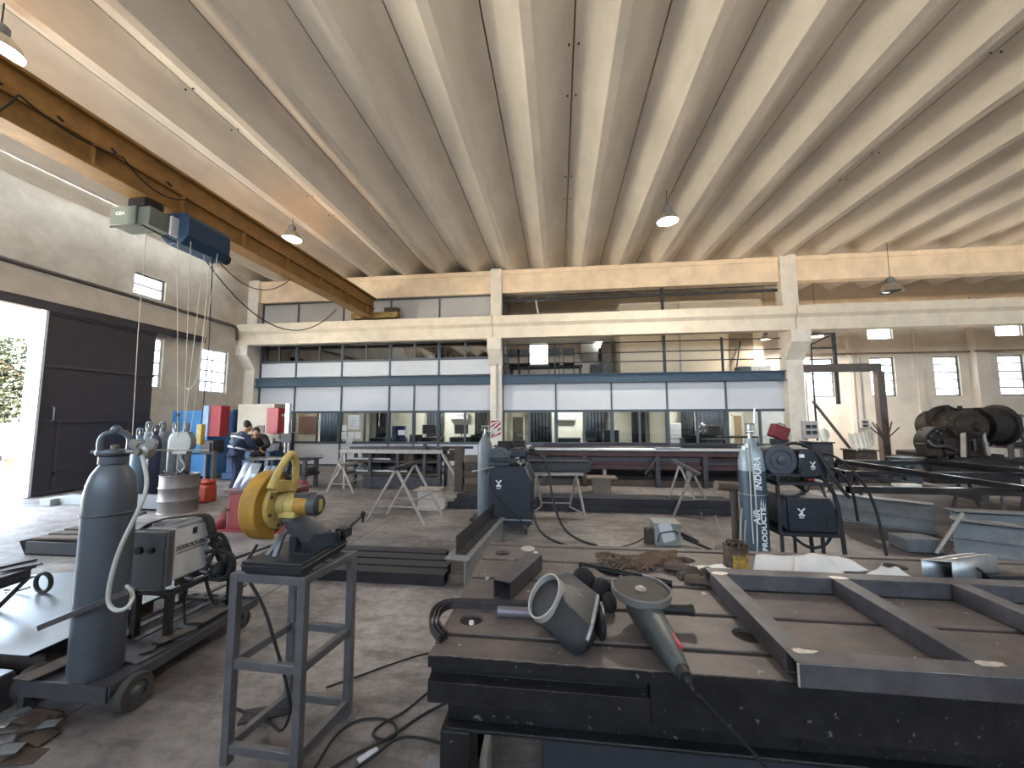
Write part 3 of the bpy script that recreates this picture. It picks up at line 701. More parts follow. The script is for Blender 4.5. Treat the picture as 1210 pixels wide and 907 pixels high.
notice(409, 416, 518, 525, 'tilted sheet at the foot of the papers on the glass', .4)
notice(470, 478.5, 508, 514, 'single sheet taped to the pane over the blue screen')

# ================================================================== MEZZANINE
rl = thing('guard_railing', (2.5, 12.9, bt), 'dark steel guard railing along the open mezzanine edge', 'railing')
rr = MB()
for z in (zy(408), zy(419.5), zy(430)): rr.cyl((c1[1]+.02, 12.95, z), (c2[0]-.02, 12.95, z), .018, n=8)
rr.build('rail', BLACKST, rl)
for p in (853.5, 930.5): x = V(p, 420, 12.95).x; MB().box(x-.03, x+.03, 12.92, 12.98, bt, zy(406)+.02).build('post', BLACKST, rl)
for p in (600, 655.5): x = V(p, 420, 12.95).x; MB().box(x-.02, x+.02, 12.92, 12.98, bt, zy(408)).build('post', BLACKST, rl)
pf = MB()
x = V(785, 420, 12.98).x; pf.box(x-.04, x+.04, 12.94, 13.02, bt, zb)
x = V(595, 420, 12.98).x; pf.box(x-.03, x+.03, 12.94, 13.02, bt, zb); x = V(928.5, 420, 12.98).x; pf.box(x-.06, x+.06, 12.94, 13.02, bt, zb)
pf.box(c1[1], c2[0], 12.95, 13.01, zb-.28, zb-.2); pf.box(c1[1], c2[0], 12.96, 13.0, zb-.1, zb-.07)
structure(pf, 'trim_mezzanine_frame', BLACKST)
tb = thing('long_table', (V(645, 436, 14.2).x, 14.2, bt), 'long dark table on the mezzanine in front of the bright window', 'table')
a, b = V(602, 435, 14.2).x, V(688, 435, 14.2).x; tz = V(640, 432.5, 14.2).z
MB().box(a, b, 13.9, 14.5, tz-.08, tz).build('table_top', BLACKST, tb, bevel=.008)
for x in (a+.08, b-.08):
    for y in (13.95, 14.45): MB().box(x-.03, x+.03, y-.03, y+.03, bt, tz-.08).build('leg', BLACKST, tb)
def bench_chair(px, y, label):
    x = V(px, 435, y).x; t = thing('canteen_chair', (x, y, bt), label, 'chair', 'chairs at the mezzanine table')
    sd = (V(px, 438, y).z)
    MB().box(x-.2, x+.2, y-.2, y+.2, bt+.44, bt+.47).build('seat', PLBLACK, t)
    for sx in (-.18, .18): MB().cyl((x+sx, y-.18, bt), (x+sx, y-.18, bt+.95), .012, n=6).cyl((x+sx, y+.18, bt), (x+sx, y+.18, bt+.44), .012, n=6).build('leg', BLACKST, t)
    MB().box(x-.2, x+.2, y-.2, y-.17, bt+.7, bt+.97).build('backrest', PLBLACK, t)
for px, l in ((608, 'dark chair at the left end of the mezzanine table'), (619, 'dark chair just left of the bright mezzanine window'), (655, 'dark chair at the middle of the mezzanine table'), (672, 'dark chair at the right end of the mezzanine table')): bench_chair(px, 13.6, l)
m_ = slab_thing('wall_mirror', 686, 712, 403, 427, 16.35, .04, M('dim_mirror', '9aa0a4', .12, .9, .1, 3), 'dim reflective panel on the mezzanine back wall right of the window', 'mirror')
slab_thing('tall_locker', 712, 722, 405, 441, 15.6, .5, M('locker_grey', '6d6a66', .5), 'tall grey locker on the mezzanine beside the mirror panel', 'locker', z0=bt)
slab_thing('black_box', 698, 711, 430, 441, 14.4, .4, PLBLACK, 'black box on the mezzanine floor right of the long table', 'box', z0=bt)
slab_thing('dark_crate', 874, 886, 432.5, 440, 13.8, .4, M('dark_blue_crate', '38424c', .6), 'dark crate on the mezzanine edge beside the pale boxes', 'crate', z0=bt)
slab_thing('pale_box', 888, 897, 432, 440, 13.8, .3, M('pale_box_grey', 'b6b9ba', .6), 'pale box on the mezzanine edge, next to the dark crate', 'box', z0=bt)
slab_thing('pale_carton', 899, 911, 431.5, 440, 13.8, .3, M('pale_box_blue', 'a5aeb5', .6), 'pale bluish carton at the right end of the boxes on the mezzanine', 'box', z0=bt)
o = MB().cyl((V(869, 440, 14.3).x, 14.3, bt+.01), V(875, 403, 14.54), .025, n=8).build('leaning_rod', BLACKST); tag(o, 'dark rod leaning against the mezzanine room wall', 'rod')
tag(MB().cyl((V(921, 440, 13.4).x, 13.4, bt+.01), V(929, 424, 13.5), .03, n=8).build('leaning_stick', BLACKST), 'short dark stick leaning near the right end of the mezzanine', 'stick')
tag(MB().bar((V(633, 353, 12.93).x, 12.92, zb-.3), (V(636.5, 371, 12.6).x, 12.62, ct+.03), .05, .05).build('pale_batten', M('pale_batten', 'c9c2b4', .7)), 'short pale batten in the dark gap above the runway beam', 'batten')
# ================================================================== FAR RIGHT: PORTAL FRAME, MACHINES, RACK
BRP = M('grey_brown_paint', '5e5450', .6, .2, .2, 6)
pt = thing('steel_portal', (V(1034, 530, 13).x, 13, 0), 'grey-brown steel post and beam standing right of the office front', 'portal frame')
pa = V(1035, 440, 13); MB().box(c2[0]+.3, pa.x+.05, 12.84, 12.98, zy(445)-.02, zy(438)+.02).build('beam', BRP, pt)
MB().box(pa.x-.1, pa.x+.1, 12.82, 13.0, 0, zy(445)-.02).build('post', BRP, pt)
q = V(958, 474, 13); q2 = V(1002, 530, 13); MB().bar((q.x, 12.9, q.z), (q2.x, 12.9, q2.z), .06, .06).build('brace', BRP, pt)
f2 = MB(); xa, xb_ = V(957, 430, 13).x, V(984.5, 430, 13).x
f2.box(xb_-.04, xb_+.04, 12.86, 12.94, zy(480), zy(404)); f2.box(xa-.02, xa+.02, 12.88, 12.92, zy(520), zy(404)); f2.box(xa, xb_, 12.88, 12.92, zy(406), zy(404)); f2.bar((xa, 12.9, zy(416)), (xb_-.1, 12.9, zy(407)), .04, .04); f2.box(xa, xb_, 12.88, 12.92, zy(421), zy(419))
f2.build('upper_frame', BLACKST, pt)
# old lathe-like machine: a heap of turned and cast bodies
OLD = M('oily_cast_iron', '2f2b28', .75, .2, .4, 8, .3, hex2='191715')
OLD2 = M('rust_brown_iron', '3e332b', .75, .2, .35, 9, .3, hex2='241e1a')
mc = thing('old_machine', (10.4, 11.5, 0), 'large dark oily old machine with drums and a big wheel before the far wall', 'machine')
def P_(px, py, y=11.5): return V(px, py, y)
b0 = MB(); x0 = P_(1078, 540).x; x1 = P_(1188, 540).x
b0.box(x0+.1, x1-.1, 11.1, 12.3, 0, .62); b0.box(x0+.3, x1-.5, 11.0, 12.4, .5, .75); b0.build('bed', OLD, mc, bevel=.03)
c = P_(1086, 522); MB().cyl((c.x+.15, 11.0, c.z), (c.x+.15, 11.35, c.z), .42, n=32).cyl((c.x+.15, 10.95, c.z), (c.x+.15, 11.0, c.z), .3, .36, n=32).build('left_flywheel', OLD, mc, bevel=.01)
c = P_(1114, 503); m = MB(); m.cyl((c.x, 10.8, c.z), (c.x+.1, 11.9, c.z), .38, .42, n=32); m.cyl((c.x, 10.65, c.z), (c.x, 10.82, c.z), .2, .34, n=28); m.cyl((c.x, 10.55, c.z), (c.x, 10.66, c.z), .1, n=20); m.build('main_drum', OLD2, mc, bevel=.01)
c = P_(1139, 505); MB().cyl((c.x-.25, 11.5, c.z), (c.x+.45, 11.5, c.z+.05), .37, n=28).cyl((c.x+.05, 11.5, c.z), (c.x+.11, 11.5, c.z), .42, n=28).build('body_casing', OLD, mc, bevel=.01)
c = P_(1165, 502, 11.3); m = MB(); m.cyl((c.x-.2, 11.3, c.z), (c.x+.22, 11.3, c.z), .45, n=36); m.cyl((c.x+.22, 11.3, c.z), (c.x+.3, 11.3, c.z), .52, n=36); m.cyl((c.x-.24, 11.3, c.z), (c.x-.2, 11.3, c.z), .3, n=24); T = Matrix.Identity(4); m.build('big_wheel', OLD, mc, bevel=.01)
m = MB(); m.tube([P_(1099, 505), P_(1098, 490), P_(1106, 484), P_(1118, 482), P_(1130, 487), P_(1134, 500)], .09, 12, smooth=2); m.cyl(P_(1099, 497), P_(1099, 486), .13, n=16); m.build('manifold_pipe', OLD2, mc)
m = MB(); m.ball(P_(1118, 486), (.3, .16, .13), 14); m.ball(P_(1107, 489), (.12, .12, .14), 12); m.build('top_housing', OLD, mc)
m = MB(); m.bar(P_(1139, 540, 10.7), P_(1138, 497, 10.8), .09, .06); m.build('lever', M('pale_worn_steel', '8a8580', .4, .5), mc); m = MB(); m.bar(P_(1168, 538, 10.7), P_(1158, 500, 10.8), .07, .05); m.build('lever', M('pale_worn_steel'), mc)
m = MB()
for k in range(9): m.cyl(P_(1100+3*math.cos(k*.7)*4, 512+12*math.sin(k*.7), 10.9), P_(1100+3*math.cos(k*.7)*4, 512+12*math.sin(k*.7), 10.82), .025, n=6)
m.build('flange_bolt', RUST, mc)
def ring_bolts(c, r, n, y): 
    mm = MB()
    for k in range(n): a = 2*PI*k/n; mm.cyl((c.x+r*math.cos(a), y, c.z+r*math.sin(a)), (c.x+r*math.cos(a), y-.05, c.z+r*math.sin(a)), .028, n=6)
    return mm
c = P_(1086, 522); ring_bolts(c+Vector((.15, 0, 0)), .36, 12, 11.0).build('wheel_bolts', MILL, mc)
m = MB()
for k in range(6): cx_ = P_(1128+5*k, 505).x; m.cyl((cx_, 11.5, P_(1139, 505).z), (cx_+.03, 11.5, P_(1139, 505).z), .44, n=28)
m.build('cooling_fin', OLD, mc)
m = MB(); m.tube([P_(1096, 520, 10.8), P_(1104, 528, 10.7), P_(1118, 526, 10.7), P_(1130, 532, 10.8)], .035, 8, smooth=2); m.tube([P_(1122, 494, 10.9), P_(1136, 500, 10.8), P_(1150, 514, 10.8), P_(1152, 532, 10.8)], .03, 8, smooth=2); m.build('oil_pipe', MILL, mc)
for px, py, w2, h2 in ((1100, 531, .2, .16), (1126, 527, .26, .2), (1150, 529, .18, .22)): c = P_(px, py, 10.95); MB().box(c.x-w2, c.x+w2, 10.85, 11.15, c.z-h2, c.z+h2).build('side_casting', OLD2, mc, bevel=.03)
m = MB(); c = P_(1110, 484); m.cyl((c.x, 11.3, c.z-.05), (c.x, 11.3, c.z+.12), .06, n=12).cyl((c.x+.3, 11.3, c.z-.03), (c.x+.3, 11.3, c.z+.1), .05, n=12).box(c.x+.5, c.x+.75, 11.2, 11.45, c.z-.1, c.z+.04); m.build('breather_cap', OLD, mc)
rk = thing('stock_rack', (V(1200, 530, 11.8).x, 11.8, 0), 'steel stock rack with bars at the right edge before the far wall', 'rack')
rx0, rx1 = V(1184, 530, 11.8).x, V(1235, 530, 11.8).x; rz = V(1200, 489, 11.8).z
for x in (rx0, rx1):
    for y in (11.6, 12.3): MB().box(x-.04, x+.04, y-.04, y+.04, 0, rz).build('post', MILL, rk)
MB().bar((rx0, 11.56, rz-.1), (rx0+.55, 11.5, .5), .06, .05).build('brace', MILL, rk)
for k in range(4): MB().box(rx0, rx1, 11.6, 12.3, .45+k*(rz-.5)/3-.02, .45+k*(rz-.5)/3+.02).build('shelf', MILL, rk)
for k in range(3):
    for j in range(3):
        z = .45+k*(rz-.5)/3+.03; y = 11.7+j*.22; r = .03+.015*((k+j) % 3)
        tag(MB().cyl((rx0-.1+.05*j, y, z+r-.01), (rx1+.3, y, z+r-.01), r, n=10).build('round_stock', RUST if (k+j) % 2 else MILL), '%s round bar lying on the %s shelf of the stock rack' % (('front', 'middle', 'back')[j], ('lowest', 'second', 'third')[k]), 'bar', 'round stock on the rack')
# odds and ends in front of the far wall
WHT = M('bent_white_sheet', 'd4d0c6', .5, .2, .08, 5)
a = V(1000, 520, 11); sh = MB()
p0, p1, p2, p3 = V(1002, 513, 11.1), V(1029, 508, 11.4), V(1033, 524, 11.1), V(1008, 532, 10.95)
sh.grid(lambda u, v: (p0*(1-u)+p1*u)*(1-v)+(p3*(1-u)+p2*u)*v + Vector((0, -.12*math.sin(PI*u), .03*math.sin(u*40))), 40, 4)
tag(sh.build('corrugated_sheet', WHT, solid=.008), 'bent white corrugated sheet leaning in the scrap left of the old machine', 'sheet')
p0, p1, p2, p3 = V(966, 510, 11.2), V(978, 504, 11.3), V(984, 516, 11.2), V(970, 521, 11.1)
sh = MB(); sh.grid(lambda u, v: (p0*(1-u)+p1*u)*(1-v)+(p3*(1-u)+p2*u)*v + Vector((0, -.1*math.sin(PI*u*1.3), .05*math.sin(v*4+u*5))), 10, 6); tag(sh.build('crumpled_sheet', WHT, solid=.006), 'small crumpled pale sheet metal left of the corrugated sheet', 'sheet')
ob = thing('socket_panel', (V(957, 510, 12.6).x, 12.66, V(957, 517, 12.6).z), 'grey socket box on the right column', 'socket box')
a, b = V(949, 518, 12.66), V(965, 497, 12.66); MB().box(a.x, b.x, 12.6, 12.72, a.z, b.z).build('box_body', GREYP, ob, bevel=.012)
for i in range(2):
    for j in range(2):
        x = a.x+(b.x-a.x)*(.3+.4*i); z = a.z+(b.z-a.z)*(.35+.33*j); MB().box(x-.06, x+.06, 12.57, 12.6, z-.05, z+.05).build('socket_flap', PLBLACK, ob, bevel=.008)
MB().cyl((a.x+.2, 12.69, b.z), (a.x+.2, 12.69, bb), .02, n=8).build('conduit', GREYP, ob)
o2 = thing('wall_socket', (V(1021, 502, 16.3).x, 16.45, V(1021, 506, 16.4).z), 'small grey socket box on the far wall pilaster', 'socket box')
a, b = V(1016, 506, 16.4), V(1025, 495, 16.4); MB().box(a.x, b.x, 16.33, 16.5, a.z, b.z).build('box_body', GREYP, o2, bevel=.01)
for j in range(2):
    z = a.z+(b.z-a.z)*(.3+.4*j); MB().box(a.x+.06, b.x-.06, 16.31, 16.33, z-.04, z+.04).build('socket_flap', PLBLACK, o2)
MB().cyl(((a.x+b.x)/2, 16.42, b.z), ((a.x+b.x)/2, 16.42, 4.1), .03, n=8).build('conduit', GREYP, o2)
random.seed(21)
for k, (px, w_, h_, mt, nm, lb) in enumerate((
    (990, .28, .5, BLACKST, 'tool_cabinet', 'low black tool cabinet under the bent white sheets'), (1046, .5, .45, M('dark_green_grey', '3c4238', .6), 'gearbox', 'dark gearbox housing right of the portal post'),
    (1071, .4, .6, M('blue_grey_casting', '3f4852', .5), 'pump_casing', 'blue-grey pump casing left of the old machine'), (1018, .5, .8, RUST, 'rusty_casting', 'rusty casting on the floor left of the portal post'), (968, .5, 1.0, DARKST, 'steel_bin', 'dark steel bin behind the right welder'))):
    p = V(px, 545, 11.2); t = thing(nm, (p.x, 11.2, 0), lb, nm.split('_')[-1])
    MB().box(p.x-w_/2, p.x+w_/2, 11.0, 11.5, 0, h_).build('body', mt, t, bevel=.03)
    MB().box(p.x-w_/2-.03, p.x+w_/2+.03, 10.97, 11.53, h_, h_+.04).build('lid', mt, t, bevel=.01)
    if k in (1, 2): MB().cyl((p.x, 10.86, h_*.55), (p.x, 11.0, h_*.55), .13, n=20).cyl((p.x, 10.8, h_*.55), (p.x, 10.86, h_*.55), .05, n=12).build('shaft_flange', MILL, t)
    else: MB().cyl((p.x-.08, 10.97, h_*.6), (p.x+.08, 10.97, h_*.6), .012, n=8).build('handle', BRIGHT, t)
br = MB(); b0_ = V(1047, 522, 11.3)
for k in range(7):
    a = -1.0+k*.33; br.tube([(b0_.x, 11.3, b0_.z-.1), (b0_.x+.12*math.sin(a), 11.3, b0_.z+.15), (b0_.x+.42*math.sin(a), 11.3+.05*(k % 3), b0_.z+.25+.35*math.cos(a)*(.7+.3*(k % 2)))], .015, 6)
tag(br.build('bent_rods', RUST), 'spray of bent rusty rods standing right of the portal post', 'rods')
rc0, rc1 = V(911, 521, 10.2), V(929, 500, 10.2)
rcs = thing('red_case', ((rc0.x+rc1.x)/2, 10.2, rc0.z), 'dark red tilted case on the long bench behind the right welder', 'case')
Tm = Matrix.Translation(((rc0.x+rc1.x)/2, 10.2, rc0.z+.22)) @ Matrix.Rotation(math.radians(22), 4, 'Y')
MB().box(-.19, .19, -.12, .12, -.17, .17, Tm).build('case_body', M('dark_red', '6c1822', .45, .1, .1, 6), rcs, bevel=.03)
MB().tube([Tm @ Vector(p) for p in ((-.08, -.02, .17), (-.08, -.02, .21), (.08, -.02, .21), (.08, -.02, .17))], .012, 8).build('handle', PLBLACK, rcs)
MB().box(rc0.x+.02, rc1.x-.02, 10.1, 10.3, V(750, 534, 9.8).z+.002, rc0.z+.06).build('foot', PLBLACK, rcs)
# ================================================================== LEFT BACK: PRESS BRAKE, BOTTLES, WORKERS
MBLUE = M('machine_blue', '4583bd', .45, .1, .12, 4); DBLUE = M('machine_dark_blue', '1f3f66', .5, .1, .2, 5); BEIGEM = M('machine_beige', '9c968a', .55, .1, .08, 4); LBLUE = M('machine_light_blue', '8fa9c9', .45)
pb = thing('press_brake', (-9.2, 10.0, 0), 'large blue and beige press brake with red guards before the office front', 'press brake')
m = MB().box(-8.98, -7.86, 9.85, 10.5, 1.0, 2.1); m.box(-9.2, -7.5, 9.9, 10.4, 1.05, 1.3); m.build('ram', BEIGEM, pb, bevel=.01)
m = MB().box(-8.35, -8.13, 9.83, 9.86, 1.28, 1.5); m.build('control_plate', DARKST, pb)
T = Matrix(((0, 0, 1, 0), (1, 0, 0, 0), (0, 1, 0, 0), (0, 0, 0, 1)))
cside = [(9.86, 0), (10.5, 0), (10.5, 1.95), (9.95, 1.95), (9.95, 1.2), (10.3, 1.1), (10.3, .85), (9.86, .8)]
m = MB(); m.prism(cside, -9.22, -9.14, T); m.build('side_frame', DBLUE, pb, bevel=.01)
m = MB(); m.prism(cside, -7.9, -7.82, T); m.build('side_frame', DBLUE, pb, bevel=.01)
g1 = MB().box(-9.55, -9.22, 9.55, 9.85, 1.2, 2.05); g1.build('red_guard', REDP, pb, bevel=.01); MB().box(-9.72, -9.55, 9.5, 9.85, 1.2, 2.05).build('pale_side_cover', LBLUE, pb, bevel=.01)
MB().box(-7.84, -7.5, 9.55, 9.85, 1.28, 1.98).build('red_guard', REDP, pb, bevel=.01)
MB().box(-7.84, -7.5, 9.6, 9.84, 1.16, 1.26).build('guard_foot', BEIGEM, pb)
m = MB().box(-10.9, -9.74, 9.7, 10.6, .1, 1.92); m.build('hydraulic_cabinet', MBLUE, pb, bevel=.02)
m = MB()
for x in (-10.7, -9.9): m.cyl((x, 9.68, 1.8), (x, 9.72, 1.8), .05, n=14)
m.build('lifting_eye', BLACKST, pb)
MB().box(-9.2, -7.75, 9.8, 10.3, 0, .78).box(-9.25, -7.7, 9.72, 9.85, .02, .2).build('lower_beam', DBLUE, pb, bevel=.01)
m = MB().box(-9.2, -7.75, 9.95, 10.1, .78, .92); m.box(-9.2, -7.75, 9.98, 10.05, .92, 1.04); m.build('die_rail', DARKST, pb)
m = MB(); m.box(-9.65, -9.25, 9.4, 9.75, .75, 1.1); m.box(-9.6, -9.3, 9.35, 9.4, .8, 1.05); m.build('back_gauge_box', DARKST, pb, bevel=.01)
m = MB(); m.cyl((-9.5, 9.45, 0), (-9.5, 9.45, .75), .03, n=8); m.box(-9.6, -9.4, 9.35, 9.55, 0, .04); m.build('foot_switch_post', BRIGHT, pb)
ar = thing('swing_arm_post', (-7.2, 9.4, 0), 'chrome vertical post with dark clamp at the right end of the press brake', 'post')
ax_ = V(340, 500, 9.4).x
MB().box(ax_-.06, ax_+.06, 9.36, 9.44, V(340, 512, 9.4).z, V(340, 477, 9.4).z).build('slide', BRIGHT, ar, bevel=.008)
MB().cyl((ax_-.05, 9.4, V(340, 535, 9.4).z), (ax_-.05, 9.4, V(340, 512, 9.4).z), .018).cyl((ax_+.05, 9.4, V(340, 535, 9.4).z), (ax_+.05, 9.4, V(340, 512, 9.4).z), .018).build('guide_rod', BRIGHT, ar)
MB().box(ax_-.16, ax_+.14, 9.38, 9.5, V(340, 523, 9.4).z, V(340, 511, 9.4).z).box(ax_-.2, ax_-.05, 9.4, 9.46, V(340, 492, 9.4).z, V(340, 489, 9.4).z).build('clamp', BLACKST, ar, bevel=.01)
MB().box(ax_-.07, ax_+.07, 9.45, 9.6, 0, V(340, 512, 9.4).z).build('column_base', BLACKST, ar)
# work tables in front of it
wt = thing('work_table', (-7.3, 9.0, 0), 'dark steel work table at which the two workers stand', 'table')
tz_ = V(330, 540, 8.9).z
wx0, wx1 = V(293, 540, 8.9).x, V(372, 540, 8.9).x
MB().box(wx0, wx1, 8.6, 9.25, tz_-.05, tz_-.02).build('table_top', MILL, wt, bevel=.005)
for x in (wx0+.35, wx1-.12):
    for y in (8.7, 9.15): MB().box(x-.04, x+.04, y-.04, y+.04, 0, tz_-.05).build('leg', MILL, wt)
MB().box(wx1-.9, wx1-.05, 8.65, 9.2, .3, .36).box(wx1-.8, wx1-.1, 8.75, 9.15, .36, .48).build('lower_shelf', DARKST, wt)
sh = MB(); sh.add([(wx0-.15, 8.45, tz_-.012), (wx0+.9, 8.35, tz_-.01), (wx1+.2, 8.75, tz_+.05), (wx1+.1, 9.1, tz_+.05), (wx0+.1, 8.8, tz_-.012)], [(0, 1, 2, 3, 4)])
tag(sh.build('steel_sheet', M('sheet_grey', 'a7abad', .35, .6, .1, 6), solid=.012), 'light steel sheet lying on the table by the two workers', 'sheet')

SKIN = M('skin', 'b08468', .6, 0, .05, 8); HAIR = M('black_hair', '17130f', .7, 0, .2, 30); NAVY = M('navy_work_cloth', '27304a', .85, 0, .15, 12); DKCLOTH = M('dark_work_cloth', '211f25', .85, 0, .2, 12); STRIPE = M('reflective_tape', 'c9cbd6', .5, .2, .03, 8); BOOT = M('black_boot', '1a1817', .6, 0, .1, 10)
def person(name_loc, face_dir, label, torso_lean, cloth, J, tape=False, cap=False):
    """J: joints in a frame where +x is forward, +y the left side, z up; the root turns it"""
    root = thing('person', (*name_loc, 0), label, 'person', rz=face_dir)
    v = []; e = []; r = []; idx = {}
    def add(k, p, rad, parent=None):
        idx[k] = len(v); v.append(Vector(p)); r.append(rad)
        if parent is not None: e.append((idx[parent], idx[k]))
    add('pelvis', J['pelvis'], (.155, .125)); add('waist', J['waist'], (.14, .11), 'pelvis'); add('chest', J['chest'], (.17, .125), 'waist'); add('neckbase', J['neckbase'], (.09, .08), 'chest'); add('neck', J['neck'], .055, 'neckbase'); add('headc', J['headc'], (.08, .09), 'neck'); add('headt', J['headt'], (.078, .088), 'headc')
    for s in 'LR':
        add('sh'+s, J['sh'+s], .07, 'chest'); add('el'+s, J['el'+s], .045, 'sh'+s); add('wr'+s, J['wr'+s], .03, 'el'+s); add('pa'+s, J['pa'+s], (.038, .02), 'wr'+s)
        d = (J['pa'+s]-J['wr'+s]).normalized(); sx = d.cross(Vector((0, 0, 1))).normalized()
        for k in range(4):
            b_ = J['pa'+s]+d*.02+sx*(-.027+.018*k); ln = (.07, .08, .075, .06)[k]
            add('f%d%sa' % (k, s), b_, .0095, 'pa'+s); add('f%d%sb' % (k, s), b_+d*ln*.5+Vector((0, 0, -.008)), .0085, 'f%d%sa' % (k, s)); add('f%d%sc' % (k, s), b_+d*ln*.85+Vector((0, 0, -.03)), .0075, 'f%d%sb' % (k, s))
        tp = J['pa'+s]-d*.03+sx*(.04 if s == 'L' else -.04); add('t'+s+'a', tp, .011, 'pa'+s); add('t'+s+'b', tp+d*.05+sx*(.015 if s == 'L' else -.015), .009, 't'+s+'a')
        add('hi'+s, J['hi'+s], .095, 'pelvis'); add('kn'+s, J['kn'+s], .06, 'hi'+s); add('an'+s, J['an'+s], .04, 'kn'+s); add('to'+s, J['to'+s], (.042, .035), 'an'+s)
    vs, fs = skin_shell(v, e, r, 2, 0)
    body = MB().add(vs, fs)
    # face: nose, brow, ears grown on the head
    hc, ht = J['headc'], J['headt']; up = (ht-hc).normalized(); fw = J['face']; sd = up.cross(fw).normalized()
    mid = (hc+ht)/2
    T = Matrix((fw, sd, up)).transposed().to_4x4(); T.translation = mid
    body.ball((.02, 0, .0), (.095, .075, .115), 14, T); body.ball((.115, 0, -.015), (.018, .014, .025), 8, T); body.ball((.085, 0, -.075), (.03, .035, .022), 8, T)
    for s in (-1, 1): body.ball((.0, s*.078, -.01), (.02, .012, .03), 8, T); 
    body.build('body', SKIN, root, local=True)
    hairm = MB()
    hairm.ball((-.026, 0, .022), (.103, .09, .112), 18, T); hairm.build('hair', HAIR, root, local=True)
    ey = MB()
    for s in (-1, 1): ey.ball((.103, s*.032, .01), .009, 8, T); ey.box(.1, .113, s*.032-.014, s*.032+.014, .026, .032, T)
    ey.box(.098, .112, -.022, .022, -.065, -.06, T); ey.build('eyes_and_mouth', HAIR, root, local=True)
    # clothes: shells over the same skeleton, leaving head and hands free
    keep = ['pelvis', 'waist', 'chest', 'neckbase']+[k+s for s in 'LR' for k in ('sh', 'el', 'wr')]
    def shell(keys, grow, nm, mat, rr=None):
        id2 = {k: i for i, k in enumerate(keys)}; vv = [v[idx[k]] for k in keys]; ee = [(id2[a], id2[b]) for a, b in [(list(idx)[x], list(idx)[y]) for x, y in e] if a in id2 and b in id2]
        rad = [tuple(q+grow for q in (r[idx[k]] if isinstance(r[idx[k]], tuple) else (r[idx[k]],)*2)) for k in keys]
        a, b = skin_shell(vv, ee, rad, 2, 0); return MB().add(a, b).build(nm, mat, root, local=True)
    add('hem', J['pelvis']*.8+(J['hiL']+J['hiR'])*.1, (.165, .135), 'pelvis'); keep.append('hem'); add('collar', J['neckbase']*.45+J['neck']*.55, (.07, .066), 'neckbase'); keep.append('collar'); shell(keep, .032, 'jacket', cloth)
    shell(['waist', 'pelvis']+[k+s for s in 'LR' for k in ('hi', 'kn', 'an')], .02, 'trousers', cloth)
    for s in 'LR':
        a, t_ = J['an'+s], J['to'+s]; b = MB(); d = (t_-a); d.z = 0; d.normalize(); sdv = d.cross(Vector((0, 0, 1)))
        Tb = Matrix((d, -sdv, Vector((0, 0, 1)))).transposed().to_4x4(); Tb.translation = (a.x, a.y, 0)
        b.prism([(-.075, -.04), (.02, -.045), (.12, -.05), (.18, -.035), (.19, 0), (.18, .035), (.12, .05), (.02, .045), (-.075, .04)], 0, .05, Tb); b.ball((.07, 0, .05), (.11, .045, .05), 12, Tb); b.cyl(Tb @ Vector((-.02, 0, .04)), Tb @ Vector((-.01, 0, .17)), .058, .056, n=14)
        b.build('boot', BOOT, root, local=True)
    if tape:
        c, w_, p_ = J['chest'], J['waist'], J['pelvis']; 
        for k, f in enumerate((c*.95+J['neckbase']*.05, w_*.9+p_*.1)):
            ax = (c-w_).normalized(); fwv = Vector((ax.z, 0, -ax.x)); rx, ry = ((.262, .246), (.236, .212))[k]
            m = MB(); ring = []
            for i in range(24):
                a = 2*PI*i/24; ring.append(f+fwv*(math.cos(a)*rx*.86)+Vector((0, 1, 0))*(math.sin(a)*ry))
            n = 24; m.add([p+ax*-.022 for p in ring]+[p+ax*.022 for p in ring], [(i, (i+1) % n, n+(i+1) % n, n+i) for i in range(n)]); m.build('reflective_tape', STRIPE, root, local=True, solid=.006)
        m = MB()
        for k in range(3):
            yy = -.1+.1*k; pz = (c*.45+w_*.55); ax = (c-w_).normalized(); back = Vector((-ax.z, 0, ax.x))
            m.cbox((0, 0, 0), (.012, .06, .06), Matrix.Translation(pz+back*.17+Vector((0, yy, 0))))
        m.build('back_print', M('faded_print', '6f7689', .8), root, local=True)
    root.scale = (.94, .94, .94)
    return root
V3 = lambda *a: Vector(a)
J1 = dict(pelvis=V3(-.04, 0, .93), waist=V3(0, 0, 1.08), chest=V3(.07, 0, 1.3), neckbase=V3(.12, 0, 1.43), neck=V3(.15, 0, 1.49), headc=V3(.19, 0, 1.55), headt=V3(.215, 0, 1.66),
  shL=V3(.1, .19, 1.37), elL=V3(.24, .24, 1.13), wrL=V3(.44, .14, 1.0), paL=V3(.52, .11, .965), shR=V3(.1, -.19, 1.37), elR=V3(.22, -.25, 1.12), wrR=V3(.42, -.17, 1.0), paR=V3(.5, -.13, .965),
  hiL=V3(-.03, .09, .87), knL=V3(.03, .11, .5), anL=V3(-.02, .12, .1), toL=V3(.1, .13, .045), hiR=V3(-.03, -.09, .87), knR=V3(-.0, -.11, .5), anR=V3(-.08, -.12, .1), toR=V3(.04, -.14, .045), face=V3(.82, 0, -.57).normalized())
w1 = V(283, 540, 8.3)
person((w1.x-.02, 8.25), math.radians(60), 'person seen from behind in navy work clothes with pale reflective tape, bending over the sheet', 0, NAVY, J1, tape=True)
